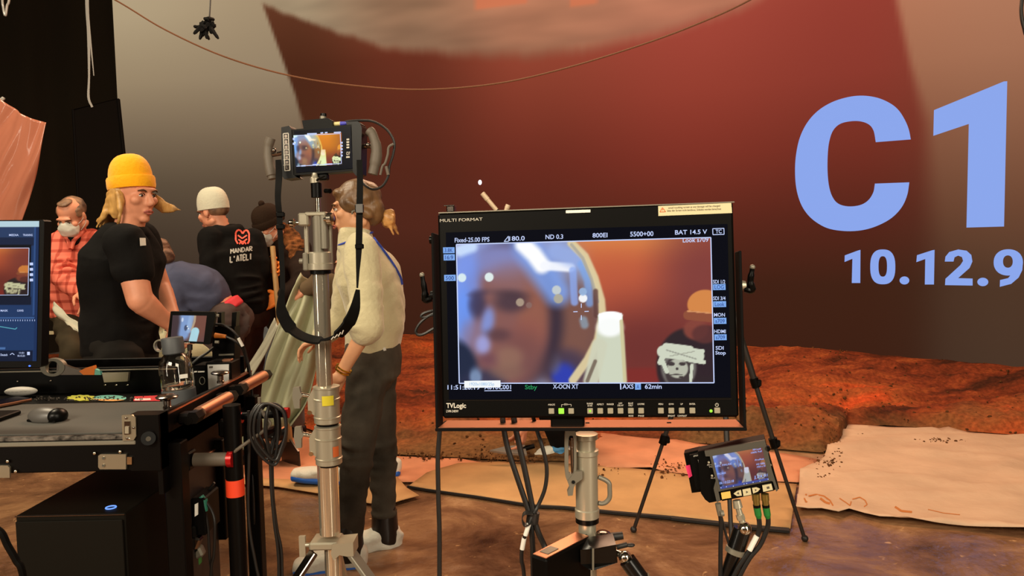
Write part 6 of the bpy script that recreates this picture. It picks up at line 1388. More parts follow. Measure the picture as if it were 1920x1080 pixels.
# ============================================================ PEOPLE
M_skin = mat('skin_warm', rgb(206, 150, 112), rough=0.5, var=0.06, vs=14, spec=0.35)
M_skinr = mat('skin_rosy', rgb(210, 140, 108), rough=0.5, var=0.07, vs=14, spec=0.35)
M_lip = mat('lip', rgb(168, 88, 76), rough=0.45); M_eye = mat('eye_dark', rgb(34, 24, 20), rough=0.25); M_eyew = mat('eye_white', rgb(216, 206, 194), rough=0.3)
M_brow = mat('eyebrow', rgb(70, 48, 30), rough=0.8)
M_mask = mat('face_mask', rgb(208, 204, 190), rough=0.75, bump=0.2, bs=50)
M_shoec = mat('white_overshoe', rgb(222, 216, 200), rough=0.55, bump=0.7, bs=22); M_shoeb = mat('blue_sole', rgb(26, 96, 196), rough=0.5)
M_boot = mat('black_boot', rgb(22, 19, 17), rough=0.35, spec=.5)
UP = V((0, 0, 1))
def rotm(f, u):
    f = f.normalized(); r = f.cross(u).normalized(); u = r.cross(f); return Matrix((r, f, u)).transposed()
def head_prims(c, R, s=1.0):
    T = lambda x, y, z: c + R @ (V((x, y, z))*s)
    E = lambda p, r, q=None: ell(T(*p), tuple(x*s for x in r), R if q is None else R @ q, 18, 12)
    p = [E((0, -.018, .034), (.075, .094, .084)), E((0, .026, -.030), (.060, .066, .076)), E((0, .030, -.075), (.046, .050, .040)), E((0, .066, -.098), (.024, .022, .019)),
         capsule(T(0, .086, .016), T(0, .108, -.026), .010*s, .014*s), E((0, .100, -.032), (.019, .015, .011)), E((0, .080, .030), (.052, .015, .011)),
         E((.040, .062, -.018), (.026, .024, .022)), E((-.040, .062, -.018), (.026, .024, .022)), E((0, .086, -.066), (.025, .012, .014)),
         E((.076, -.012, -.006), (.010, .020, .032)), E((-.076, -.012, -.006), (.010, .020, .032)),
         E((.050, -.005, -.066), (.020, .05, .026), Matrix.Rotation(.25, 3, 'Z')), E((-.050, -.005, -.066), (.020, .05, .026), Matrix.Rotation(-.25, 3, 'Z'))]
    return p
def face_parts(c, R, parent, lips=True, eyes=True, brow=None, lipm=None):
    T = lambda x, y, z: c + R @ V((x, y, z))
    if eyes:
        for sx in (-1, 1):
            m = MB(); m.sph(T(sx*.031, .079, .004), (.0105, .0075, .0066), R, 12, 8); e = m.build('eye', M_eyew, parent)
            m = MB(); m.sph(T(sx*.031, .0846, .004), (.0056, .0034, .0058), R, 10, 6); m.build('iris', M_eye, e)
            m = MB(); m.tube([T(sx*.016, .093, .022), T(sx*.032, .093, .028), T(sx*.050, .080, .022)], [.003, .004, .003], seg=6, sub=3); m.build('eyebrow', brow or M_brow, parent)
            m = MB(); m.tube([T(sx*.019, .088, .007), T(sx*.031, .0905, .0135), T(sx*.044, .082, .007)], .0018, seg=5, sub=3); m.build('eyelid', brow or M_brow, parent)
    if lips:
        m = MB(); m.tube([T(-.024, .090, -.067), T(-.008, .0985, -.061), T(0, .0985, -.063), T(.008, .0985, -.061), T(.024, .090, -.067)], [.003, .0048, .0045, .0048, .003], seg=8, sub=3)
        m.tube([T(-.022, .089, -.069), T(0, .0975, -.074), T(.022, .089, -.069)], [.003, .0055, .003], seg=8, sub=4); m.build('lips', lipm or M_lip, parent)
def hand_prims(w, d, pn, curl=0.5, side=1, spread=.10, s=1.0):
    """w wrist, d pointing direction, pn palm normal (side the fingers curl to), side +1/-1 thumb side"""
    d = d.normalized(); pn = (pn-d*pn.dot(d)).normalized(); lat = d.cross(pn).normalized()*side
    k = w+d*.088*s; p = [capsule(w, w+d*.02*s, .025*s, .026*s)]
    for i in range(4):
        o = (i-1.5)*.0205*s; p.append(capsule(w+d*.02*s+lat*o*.75, k+lat*o, .0145*s, .0115*s))
        ln = (.040, .046, .043, .033)[i]*s; f = (d+lat*(i-1.5)*spread).normalized(); a = k+lat*o
        for j, (rr, cc) in enumerate(((.0102, .55), (.0094, .9), (.0084, .7))):
            f = (f*math.cos(curl*cc)+pn*math.sin(curl*cc)).normalized(); b = a+f*ln*(1, .66, .55)[j]; p.append(capsule(a, b, rr*s, rr*.92*s)); a = b
    t0 = w+d*.022*s-lat*.026*s; t1 = t0+(d*.6-lat*.75+pn*.25).normalized()*.040*s; t2 = t1+(d*.9-lat*.25+pn*.35*max(.3, curl)).normalized()*.034*s; t3 = t2+(d*.9+lat*.1+pn*.5*max(.3, curl)).normalized()*.026*s
    p += [capsule(t0, t1, .0145*s, .0118*s), capsule(t1, t2, .0112*s, .0102*s), capsule(t2, t3, .0100*s, .0084*s)]
    return p
def shoe(parent, ankle, toe_dir, name, mm, L=.27, w=.050, h=.055, sole=None, slm=None, fold=0.006):
    td = V((toe_dir.x, toe_dir.y, toe_dir.z)).normalized(); lat = td.cross(UP).normalized(); up = lat.cross(td)
    b = ankle - up*.085
    heel = b - td*.055 + up*.040
    pts = [heel, b+up*.045, b+td*L*.35+up*.040, b+td*L*.62+up*.030, b+td*(L-.06)+up*.026]
    o = blob(name, [loft(pts, lat, [w*.72, w*.8, w*.95, w*1.05, w*.75], [h*.8, h, h*.75, h*.52, h*.42]), capsule(b+up*.04, ankle+up*.01, w*.9, w*.82)], .007, mm, parent, 3, fold, 16)
    if sole:
        pts2 = [p-up*(q*.72) for p, q in zip(pts, [h*.8, h*.85, h*.72, h*.5, h*.40])]
        blob('sole', [loft(pts2, lat, [w*.80, w*.88, w*1.04, w*1.12, w*.82], [.026]*5)], .006, slm or M_shoeb, o, 2)
    return o
def torso(pel, mid, ch, nk, lp, lc, k=1.0, add=0.0):
    return loft([pel, mid, ch, ch.lerp(nk, .62)], [lp, lp.lerp(lc, .4), lc, lc], [.155*k+add, .140*k+add, .172*k+add, .115*k+add], [.105*k+add, .098*k+add, .112*k+add, .07*k+add])
def limb(a, b, c, r): return [capsule(a, b, r[0], r[1]), capsule(b, c, r[1], r[2])]
def folds(a, b, r, n, th=.012):
    d = (b-a); out = []
    x, y = perp(d); d_ = d.normalized()
    for i in range(n):
        p = a.lerp(b, (i+.5)/n); tl = random.uniform(-.3, .3); m = MB()
        m.tube([p+(x*math.cos(t_)+y*math.sin(t_))*r+d_*tl*r*math.cos(t_+i) for t_ in [2*math.pi*k/14 for k in range(14)]], th, seg=7, sub=2, closed=True); out.append((m.v, m.f))
    return out
def beanie(parent, c, R, m_, z0=.022, hgt=.150, rx=.086, ry=.104, brim=.050, tilt=0.0, flop=0.0, name='beanie', cuff=True):
    q = R @ Matrix.Rotation(tilt, 3, 'X'); vs = []; fs = []; seg = 36
    prof = [(.95, .0), (1.06, .002), (1.09, .012), (1.09, brim-.008), (1.05, brim), (.99, brim-.002)] if cuff else [(.94, 0), (1., .004), (1.0, brim)]
    for k in range(1, 9):
        a = k/8*math.pi/2; prof.append((.985*math.cos(a*.97)**.75, brim+(hgt-brim)*math.sin(a)))
    for r, h in prof:
        for i in range(seg):
            a = 2*math.pi*i/seg; rb = 1+.012*math.sin(i*math.pi)
            vs.append(c + q @ V((r*rx*rb*math.cos(a), -.012+r*ry*rb*math.sin(a)-flop*max(0, h-brim), z0+h)))
    for k in range(len(prof)-1): fs += [[k*seg+i, k*seg+(i+1) % seg, (k+1)*seg+(i+1) % seg, (k+1)*seg+i] for i in range(seg)]
    fs += [list(range(seg))[::-1], list(range((len(prof)-1)*seg, len(prof)*seg))]
    o = link_mesh(name, vs, fs, m_, parent, smooth=50)
    return o
def person(name_label, base, skin, prims, vox=.0065, fold=0):
    t = thing('person', name_label, 'person', tuple(base)); b = blob('body', prims, vox, skin, t, 3); return t
def flat(v): return V((v.x, v.y, 0)).normalized()
def lat_of(f): return flat(f).cross(UP)
def knit(name, c, **k): return mat(name, c, rough=0.9, bump=0.5, bs=k.get('bs', 90), var=k.get('var', .08), vs=30, sheen=.2, spec=.2)

# ---- woman in the cream sweater ----------------------------------------
pel = P(700, 668, 3.4); ch = P(690, 515, 3.38); nk = P(668, 445, 3.36); hc = P(664, 392, 3.36)
fw = V((-1, -.10, 0)).normalized(); lp = lat_of(fw); lc = lat_of(V((-1, .12, 0)))
mid = P(704, 592, 3.4)
shN, shF = P(676, 470, 3.20), P(662, 466, 3.54); elN, wrN = P(690, 610, 3.10), P(640, 700, 3.12); elF, wrF = P(644, 592, 3.60), P(600, 636, 3.56)
hpN, hpF = P(690, 700, 3.31), P(704, 700, 3.50); knN, anN = P(668, 862, 3.22), P(655, 1028, 3.22); knF, anF = P(716, 860, 3.46), P(722, 1000, 3.44)
HR = rotm(V((-1, -.22, -.10)), UP); 
hN = (wrN-elN).normalized(); hF = (wrF-elF).normalized()
pr = head_prims(hc, HR, .96)+[capsule(nk-UP*.03, hc-UP*.05+fw*-.02, .056, .052), torso(pel, mid, ch, nk, lp, lc, .86)]
pr += limb(shN, elN, wrN, (.046, .038, .026))+limb(shF, elF, wrF, (.046, .038, .026))+limb(hpN, knN, anN, (.08, .055, .04))+limb(hpF, knF, anF, (.08, .055, .04))
pr += hand_prims(wrN, hN, V((-.6, .6, .2)), .5, 1)+hand_prims(wrF, V((-.9, -.05, -.35)), V((.2, -.2, -1)), .9, 1, s=.88)
T_ = person('woman in a cream knit sweater walking left behind the chrome stand', (pel.x, pel.y, 0), M_skin, pr); face_parts(hc, HR, T_)
M_knit = mat('cream_knit', rgb(198, 187, 150), rough=0.9, bump=0.6, bs=55, var=.06, vs=9, sheen=.3, spec=.2)
cu = elN.lerp(wrN, .12); cuF = elF.lerp(wrF, .84)
sw = [loft([pel+UP*.07, mid+UP*.02, ch, ch.lerp(nk, .72)], [lp, lp, lc, lc], [.168, .178, .190, .118], [.128, .132, .135, .085]), capsule(shN, elN, .078, .070), capsule(elN, cu, .070, .060), capsule(shF, elF, .076, .066), capsule(elF, cuF, .066, .052),
      loft([nk-UP*.055, nk+UP*.0, nk+UP*.035-fw*.004], lc, [.082, .069, .066], [.084, .073, .070], flat=True), loft([pel+UP*.015, pel+UP*.06, pel+UP*.085], lp, [.156, .166, .165], [.118, .126, .125], flat=True)]
sw += folds(shN.lerp(elN, .72), elN.lerp(cu, .9), .062, 4, .017)+folds(elF, cuF, .05, 3, .014)
swo = blob('sweater', sw, .009, M_knit, T_, 4, .010, 7)
M_jean = mat('faded_black_denim', rgb(68, 61, 52), rough=0.85, var=.5, vs=3.5, bump=.3, bs=60)
tr = [loft([pel+UP*.10, pel, pel-UP*.08, pel-UP*.13], lp, [.152, .172, .165, .11], [.112, .130, .125, .08]), capsule(hpN, knN, .098, .070), capsule(knN, anN+UP*.04, .070, .058), capsule(hpF, knF, .098, .070), capsule(knF, anF+UP*.115, .070, .054)]
tr += folds(knN-UP*.05, knN+UP*.10, .062, 3, .012)+folds(knF-UP*.05, knF+UP*.09, .062, 3, .012)+folds(anF+UP*.085, anF+UP*.115, .054, 1, .010)
blob('jeans', tr, .009, M_jean, T_, 4, .007, 9)
# bracelet, strap across the back, hem flash
m = MB(); x, y = perp(hN); m.tube([wrN-hN*.012+(x*math.cos(a)+y*math.sin(a))*.031 for a in [2*math.pi*k/16 for k in range(16)]], .0045, seg=7, sub=2, closed=True); m.tube([wrN-hN*.026+(x*math.cos(a)+y*math.sin(a))*.033 for a in [2*math.pi*k/16 for k in range(16)]], .0035, seg=7, sub=2, closed=True); m.build('gold_bracelet', mat('gold', rgb(214, 168, 50), rough=.25, metal=1), T_)
sbv = bvh_of(swo); M_bstr = mat('blue_strap', rgb(48, 70, 168), rough=.7)
pts = [q for q in (cast(sbv, x, y, .006) for x, y in ((700, 446), (706, 454), (714, 464), (722, 475), (730, 486), (738, 498), (745, 510), (750, 520), (752, 528), (753, 534))) if q]
if len(pts) > 2: m = MB(); m.ribbon(pts, .016, .003, (.75, -.2, .6), sub=2); m.build('shoulder_strap', M_bstr, T_)
m = MB(); m.tube([nk+UP*-.002+HR @ V((.075*math.cos(a), .078*math.sin(a)+.004, -.004-.02*math.sin(a))) for a in [2*math.pi*k/20 for k in range(20)]], .005, seg=6, sub=2, closed=True); m.build('neck_cord', M_bstr, T_)
m = MB(); m.prism([P(x, y, 3.255) for x, y in ((708, 655), (722, 651), (724, 657), (712, 660))], (0, .01, 0)); m.build('shirt_tail', M_white, T_)
# hair: swept back with a bun
M_hairw = mat('dark_hair_streaks', rgb(44, 30, 22), c2=rgb(126, 92, 58), vs=9, rough=.45, bump=.5, bs=50, aniso=(1, 1, .25))
T = lambda x, y, z: hc + HR @ V((x, y, z))*.96
hr = [ell(T(0, -.028, .042), (.086, .104, .092), HR), ell(T(0, -.085, -.010), (.072, .055, .075), HR), ell(T(.066, .012, .030), (.020, .055, .045), HR), ell(T(-.066, .012, .030), (.020, .055, .045), HR), ell(T(0, .062, .080), (.050, .030, .022), HR), capsule(T(-.082, .025, .03), T(-.070, -.06, -.035), .014, .02), capsule(T(.082, .025, .03), T(.070, -.06, -.035), .014, .02)]
ho = blob('hair', hr, .006, M_hairw, T_, 3, .006, 14)
M_bun = mat('auburn_bun', rgb(110, 62, 32), c2=rgb(206, 150, 84), vs=16, rough=.45, bump=.6, bs=60)
bn = [ell(T(0, -.150, -.062), (.042, .036, .044), HR)]
for k in range(7):
    a = random.uniform(0, 6); bn.append(capsule(T(.03*math.cos(a), -.150-.02*math.sin(a), -.062+.03*math.sin(a)), T(.03*math.cos(a+1.4), -.165, -.062+.035*math.sin(a+1.4)), .014, .012))
bn += [capsule(T(0, -.165, -.085), T(.01, -.19, -.14), .014, .005), capsule(T(-.02, -.15, -.09), T(-.02, -.165, -.14), .013, .004)]
blob('hair_bun', bn, .005, M_bun, ho, 2, .004, 26)
m = MB(); m.tube([T(-.084, .0, -.01), T(-.088, .012, -.016), T(-.086, .012, -.026)], .004); m.build('ear_ring', M_alud, T_)
s1 = shoe(T_, anN, V((-1, -.18, 0)), 'overshoe', M_shoec, sole=True, L=.29, w=.064, h=.072); s2 = shoe(T_, anF, V((-.95, -.42, 0)), 'overshoe', M_shoec, L=.30, w=.072, h=.088, fold=.011)
for a, d in ((anN, V((-1, -.18, 0))), (anF, V((-.95, -.42, 0)))):
    d = d.normalized(); bp = [capsule(a-UP*.02, a+UP*.10, .066, .060), capsule(a-UP*.02, a-UP*.04+d*.07, .056, .046), capsule(a-UP*.045, a-UP*.048+d*.10, .05, .042)]
    bo = blob('boot', bp, .007, M_boot, T_, 3); m = MB()
    for k in range(4):
        c = a+d*(.050+.018*k)+UP*(.030-.022*k); l = d.cross(UP); m.tube([c-l*.02-d*.004, c+d*.006+UP*.004, c+l*.02-d*.004], .003, seg=5, sub=2)
    m.build('laces', M_alud, bo)

# ---- man with the yellow beanie ----------------------------------------
pel = P(228, 648, 3.32); mid = P(224, 570, 3.34); ch = P(232, 482, 3.34); nk = P(240, 420, 3.33); hc = P(252, 366, 3.32)
fw = V((1, -.12, 0)).normalized(); lp = lat_of(fw); lc = lat_of(V((1, -.25, 0)))
shN, elN, wrN = P(236, 452, 3.12), P(262, 562, 3.06), P(314, 604, 3.16); shF, elF, wrF = P(262, 445, 3.52), P(300, 538, 3.56), P(328, 606, 3.40)
hpN, hpF = P(224, 676, 3.22), P(234, 676, 3.43); knN, anN = P(234, 860, 3.18), P(226, 1045, 3.2); knF, anF = P(266, 850, 3.46), P(256, 1022, 3.5)
HR = rotm(V((.93, -.42, -.12)), UP)
pr = head_prims(hc, HR)+[capsule(nk-UP*.03, hc-UP*.06-fw*.01, .064, .060), torso(pel, mid, ch, nk, lp, lc, .92)]
pr += limb(shN, elN, wrN, (.064, .052, .033))+limb(shF, elF, wrF, (.062, .050, .033))+[capsule(elN.lerp(wrN, .15), elN.lerp(wrN, .5), .052, .044), capsule(elF.lerp(wrF, .15), elF.lerp(wrF, .5), .050, .043)]+limb(hpN, knN, anN, (.09, .06, .045))+limb(hpF, knF, anF, (.09, .06, .045))
pr += hand_prims(wrN, V((.85, .1, -.6)), V((.2, .9, .1)), .95, 1)+hand_prims(wrF, V((.5, -.2, -.8)), V((.2, -.9, 0)), .95, -1)
T_ = person('man in a yellow beanie and black t-shirt turning while carrying a sheet', (pel.x, pel.y, 0), M_skinr, pr); face_parts(hc, HR, T_, brow=M_brow)
M_tee = mat('black_cotton', rgb(14, 12, 11), rough=.9, var=.2, vs=6, bump=.2, bs=30)
sl = shN.lerp(elN, .52); slF = shF.lerp(elF, .45)
sh_t = [loft([pel-UP*.03, mid, ch, ch.lerp(nk, .75)], [lp, lp, lc, lc], [.172, .170, .205, .120], [.132, .138, .142, .085]), capsule(shN-UP*.01, sl, .088, .078), capsule(shF, slF, .084, .074), loft([nk-UP*.05, nk-UP*.01], lc, [.085, .07], [.085, .072], flat=True)]
sh_t += folds(pel+UP*.0, mid, .13, 3, .012)
tee = blob('t_shirt', sh_t, .009, M_tee, T_, 4, .010, 7)
blob('trousers', [loft([pel+UP*.08, pel, pel-UP*.10, pel-UP*.15], lp, [.15, .168, .162, .11], [.118, .128, .125, .09]), capsule(hpN, knN, .105, .080), capsule(knN, anN+UP*.02, .080, .066), capsule(hpF, knF, .105, .080), capsule(knF, anF+UP*.02, .080, .066)], .011, mat('black_work_trousers', rgb(28, 25, 22), rough=.85, var=.2, vs=6), T_, 4, .009, 8)
M_byel = mat('yellow_knit', rgb(244, 168, 8), rough=.85, bump=.5, bs=60, sheen=.2, spec=.2)
beanie(T_, hc, HR, M_byel, z0=.026, hgt=.156, rx=.083, ry=.101, brim=.054, tilt=.20)
M_blond = mat('blond_hair', rgb(126, 84, 38), c2=rgb(214, 164, 92), vs=14, rough=.45, bump=.5, bs=70, aniso=(1, 1, .3))
T = lambda x, y, z: hc + HR @ V((x, y, z))
hs = [ell(T(0, -.075, -.03), (.075, .045, .085), HR), ell(T(.068, -.03, -.03), (.022, .05, .08), HR), ell(T(-.068, -.02, -.03), (.020, .05, .075), HR)]
for k in range(16):
    a = random.uniform(-1.1, 1.1); x, y = .080*math.sin(a), -.02-.085*math.cos(a); q = random.uniform(.05, .09)
    hs += [capsule(T(x, y, -.02), T(x*1.15, y*1.12-.01, -.09), .016, .013), capsule(T(x*1.15, y*1.12-.01, -.09), T(x*1.3, y*1.25-.04, -.09-q*.8), .013, .004)]
for k in range(5): hs += [capsule(T(-.070, .03, .005-.008*k), T(-.078, .085, -.022-.010*k), .013, .011), capsule(T(-.078, .085, -.022-.010*k), T(-.075, .155+.012*k, -.030-.004*k), .011, .003)]
for k in range(3): hs += [capsule(T(.078, .0, .0), T(.082, .02, -.07), .014, .011), capsule(T(.082, .02, -.07), T(.085, .01, -.13), .011, .004)]
blob('hair', hs, .005, M_blond, T_, 2, .005, 22)
tbv = bvh_of(tee); m = MB(); q = [cast(tbv, x, y, .006) for x, y in ((262, 446), (273, 446), (274, 460), (263, 461))]
if all(q): m.prism(q, (0, -.001, 0)); m.build('chest_print', M_whink, T_, smooth=0)
for a, d in ((anN, V((1, -.15, 0))), (anF, V((1, .1, 0)))): shoe(T_, a, d, 'shoe', M_boot)

# ---- man in the red plaid shirt ----------------------------------------
pel = P(140, 566, 5.08); mid = P(142, 520, 5.02); ch = P(140, 472, 4.98); nk = P(142, 432, 4.95); hc = P(134, 406, 4.88)
fw = V((.25, -1, 0)).normalized(); lp = lat_of(fw); lc = lp
shL, elL, wrL = P(106, 458, 4.95), P(116, 520, 4.80), P(152, 550, 4.66); shR, elR, wrR = P(172, 452, 5.02), P(186, 515, 4.9), P(190, 560, 4.75)
hpL, hpR = P(128, 585, 5.08), P(152, 585, 5.10); knL, anL = P(138, 660, 4.82), P(128, 832, 5.05); knR, anR = P(168, 690, 5.0), P(176, 838, 5.0)
HR = rotm(V((-.05, -.80, -.55)), V((0, -.45, 1)))
pr = head_prims(hc, HR)+[capsule(nk-UP*.02, hc-HR @ V((0, .02, .05)), .062, .058), torso(pel, mid, ch, nk, lp, lc, .95)]+limb(shL, elL, wrL, (.055, .046, .032))+limb(shR, elR, wrR, (.055, .046, .032))+limb(hpL, knL, anL, (.09, .06, .045))+limb(hpR, knR, anR, (.09, .06, .045))
pr += hand_prims(wrL, V((.6, -.5, -.6)), V((.2, -.4, -.9)), .8, 1)+hand_prims(wrR, V((-.1, -.6, -.8)), V((.1, -.7, .3)), .8, -1)
T_ = person('balding man in a red plaid shirt and white face mask bending over', (pel.x, pel.y, 0), M_skinr, pr); face_parts(hc, HR, T_, lips=False, brow=M_brow)
M_plaid = mat('red_plaid', rgb(214, 96, 76), rough=.85)
def plaid_nodes(m_):
    nt = m_.node_tree; N = nt.nodes; L = nt.links; b = N['Principled BSDF']; tc = N.new('ShaderNodeTexCoord'); col = None; base = rgb(228, 118, 96)
    prev = None
    for ax, sc in (('X', 15), ('Z', 15)):
        w = N.new('ShaderNodeTexWave'); w.wave_type = 'BANDS'; w.bands_direction = ax; w.inputs['Scale'].default_value = sc/3.2; w.inputs['Distortion'].default_value = 1.0; w.inputs['Detail Scale'].default_value = .6
        L.new(tc.outputs['Object'], w.inputs['Vector']); r = N.new('ShaderNodeValToRGB'); r.color_ramp.elements[0].position = .10; r.color_ramp.elements[0].color = (.50, .30, .28, 1); r.color_ramp.elements[1].position = .3; r.color_ramp.elements[1].color = (1, 1, 1, 1); L.new(w.outputs['Fac'], r.inputs[0])
        mx = N.new('ShaderNodeMixRGB'); mx.blend_type = 'MULTIPLY'; mx.inputs[0].default_value = .75
        if prev is None: mx.inputs[1].default_value = base
        else: L.new(prev.outputs[0], mx.inputs[1])
        L.new(r.outputs[0], mx.inputs[2]); prev = mx
    L.new(prev.outputs[0], b.inputs['Base Color'])
plaid_nodes(M_plaid)
sp_ = [loft([pel-UP*.06, mid, ch, ch.lerp(nk, .75)], [lp, lp, lc, lc], [.190, .185, .205, .120], [.140, .140, .140, .085])]+limb(shL, elL, wrL.lerp(elL, .12), (.080, .070, .052))+limb(shR, elR, wrR.lerp(elR, .12), (.080, .070, .052))+folds(shL.lerp(elL, .5), elL.lerp(wrL, .5), .068, 5, .013)+folds(mid, ch, .16, 2, .013)
blob('plaid_shirt', sp_, .010, M_plaid, T_, 4, .012, 8)
blob('under_shirt', [capsule(nk-UP*.02+fw*.02, nk-UP*.06+fw*.07, .055, .045)], .008, M_tee, T_, 2)
m = MB(); m.tube([nk+fw*.055+lp*.07-UP*.0, nk+fw*.10+lp*.02-UP*.06, nk+fw*.12-UP*.12], .014, seg=8); m.tube([nk+fw*.055-lp*.07, nk+fw*.10-lp*.02-UP*.06, nk+fw*.12-UP*.12], .014, seg=8); m.build('collar', M_plaid, T_)
blob('trousers', [loft([pel+UP*.06, pel, pel-UP*.10, pel-UP*.14], lp, [.15, .168, .162, .11], [.118, .128, .125, .09]), capsule(hpL, knL, .105, .085), capsule(knL, anL+UP*.03, .085, .07), capsule(hpR, knR, .105, .085), capsule(knR, anR+UP*.03, .085, .07)], .012, mat('olive_black_trousers', rgb(58, 50, 36), rough=.85, var=.25, vs=6), T_, 4, .012, 8)
T = lambda x, y, z: hc + HR @ V((x, y, z))
M_hairb = mat('thin_brown_hair', rgb(72, 48, 32), c2=rgb(140, 104, 76), vs=18, rough=.6)
blob('hair', [ell(T(0, -.055, .040), (.079, .070, .072), HR), ell(T(.064, -.01, .035), (.018, .045, .04), HR), ell(T(-.064, -.01, .035), (.018, .045, .04), HR), ell(T(0, .005, .108), (.045, .05, .014), HR)], .006, M_hairb, T_, 3, .004, 20)
def fmask(c, R, parent):
    T = lambda x, y, z: c + R @ V((x, y, z))
    o = blob('face_mask', [loft([T(0, .066, -.012), T(0, .070, -.035), T(0, .068, -.065), T(0, .056, -.102)], R @ V((1, 0, 0)), [.045, .062, .062, .038], [.046, .052, .050, .036])], .006, M_mask, parent, 3, .003, 30)
    m = MB()
    for sx in (-1, 1): m.tube([T(sx*.058, .055, -.025), T(sx*.074, .02, -.015), T(sx*.083, -.02, .005), T(sx*.078, .0, -.045), T(sx*.058, .045, -.075)], .0018, seg=5, sub=3)
    m.build('ear_loops', M_mask, o)
fmask(hc, HR, T_)
for a, d in ((anL, V((-.1, -1, 0))), (anR, V((.3, -1, 0)))): shoe(T_, a, d, 'shoe', M_boot)

# ---- man bent over in a navy sweatshirt ----------------------------------
pel = P(414, 580, 4.62); mid = P(380, 544, 4.60); ch = P(328, 530, 4.58); nk = P(294, 514, 4.56); hc = P(288, 488, 4.55)
lat = V((.12, -1, 0)).normalized(); lp = lat
shL, elL, wrL = P(326, 550, 4.43), P(336, 640, 4.42), P(330, 710, 4.44); shR, elR, wrR = P(318, 545, 4.74), P(322, 620, 4.80), P(320, 690, 4.8)
hpL, hpR = P(420, 600, 4.52), P(424, 600, 4.72); knL, anL = P(408, 735, 4.5), P(428, 872, 4.52); knR, anR = P(432, 740, 4.74), P(446, 850, 4.76)
HR = rotm(V((-.86, -.1, -.5)), V((-.5, 0, .87)))
pr = head_prims(hc, HR)+[capsule(nk, hc-HR @ V((0, .02, .04)), .062, .058), torso(pel, mid, ch, nk, lp, lp, .92)]+limb(shL, elL, wrL, (.055, .046, .032))+limb(shR, elR, wrR, (.055, .046, .032))+limb(hpL, knL, anL, (.09, .06, .045))+limb(hpR, knR, anR, (.09, .06, .045))+hand_prims(wrL, V((-.1, -.1, -1)), V((-.8, .2, 0)), .8, 1)+hand_prims(wrR, V((-.1, .1, -1)), V((-.8, .2, 0)), .8, -1)
T_ = person('person bent double in a navy sweatshirt with a red waistband', (pel.x, pel.y, 0), M_skinr, pr); face_parts(hc, HR, T_)
M_navy = mat('navy_cotton', rgb(70, 72, 92), rough=.9, var=.14, vs=5, bump=.2, bs=30)
blob('sweatshirt', [loft([pel+V((-.045, 0, .035)), mid, ch, nk.lerp(ch, .2)], lp, [.172, .182, .200, .130], [.118, .142, .142, .10])]+limb(shL, elL, wrL.lerp(elL, .1), (.074, .068, .056))+limb(shR, elR, wrR.lerp(elR, .1), (.074, .068, .056)), .010, M_navy, T_, 8, .012, 7)
M_red = mat('red_waistband', rgb(206, 36, 52), rough=.7)
ax = (pel-mid).normalized()
blob('waistband', [loft([pel-ax*.005, pel+ax*.050], lp, [.166, .166], [.128, .128], flat=True)], .009, M_red, T_, 2)
M_dj = mat('dark_jeans', rgb(72, 58, 54), rough=.85, var=.3, vs=7)
blob('jeans', [loft([pel+ax*.045, pel+ax*.09-UP*.02, P(432, 604, 4.62), P(428, 630, 4.62)], lp, [.165, .176, .172, .12], [.130, .130, .125, .09]), capsule(hpL, knL, .108, .082), capsule(knL, anL+UP*.03, .082, .066), capsule(hpR, knR, .108, .082), capsule(knR, anR+UP*.03, .082, .066)], .011, M_dj, T_, 4, .009, 8)
m = MB(); jp = [P(x, y, 4.435) for x, y in ((424, 588), (440, 590), (440, 612), (430, 617), (422, 610))]
T = lambda x, y, z: hc + HR @ V((x, y, z))
blob('hair', [ell(T(0, -.030, .045), (.085, .100, .086), HR), ell(T(0, -.075, -.01), (.07, .05, .06), HR)], .006, mat('short_brown_hair', rgb(78, 50, 34), c2=rgb(124, 84, 58), vs=20, rough=.6, bump=.5, bs=80), T_, 3, .004, 24)
for a, d in ((anL, V((-1, -.1, 0))), (anR, V((-1, .1, 0)))): shoe(T_, a, d, 'shoe', M_boot)

# ---- man in the printed black hoodie --------------------------------------
pel = P(456, 578, 4.92); mid = P(448, 530, 4.92); ch = P(434, 472, 4.92); nk = P(416, 428, 4.92); hc = P(399, 398, 4.92)
fw = V((-.75, .66, 0)).normalized(); lp = lat_of(fw); lc = lat_of(V((-.72, .70, 0)))
shL, elL, wrL = P(396, 448, 4.80), P(398, 512, 4.78), P(382, 560, 4.70); shR, elR, wrR = P(474, 452, 5.00), P(488, 506, 4.98), P(474, 548, 5.04)
hpL, hpR = P(446, 600, 4.86), P(466, 600, 5.0); knL, anL = P(440, 715, 4.85), P(452, 838, 4.9); knR, anR = P(470, 715, 5.0), P(476, 825, 5.05)
HR = rotm(V((-.88, .36, -.22)), V((-.15, 0, 1)))
pr = head_prims(hc, HR)+[capsule(nk-UP*.02, hc-HR @ V((0, .02, .05)), .062, .058), torso(pel, mid, ch, nk, lp, lc, .95)]+limb(shL, elL, wrL, (.055, .046, .032))+limb(shR, elR, wrR, (.055, .046, .032))+limb(hpL, knL, anL, (.09, .06, .045))+limb(hpR, knR, anR, (.09, .06, .045))+hand_prims(wrL, V((-.5, .3, -.8)), V((.3, .8, 0)), .7, -1)+hand_prims(wrR, V((-.6, .7, -.3)), V((0, 0, -1)), .7, 1)
T_ = person('man in an off-white beanie and black hoodie seen from behind', (pel.x, pel.y, 0), M_skinr, pr); face_parts(hc, HR, T_)
M_hood = mat('black_fleece', rgb(18, 15, 13), rough=.92, var=.15, vs=5, bump=.2, bs=40)
hd_ = [loft([pel-UP*.02, mid, ch, ch.lerp(nk, .78)], [lp, lp, lc, lc], [.180, .182, .208, .125], [.138, .140, .146, .09])]+limb(shL, elL, wrL, (.084, .074, .058))+limb(shR, elR, wrR, (.084, .074, .058))
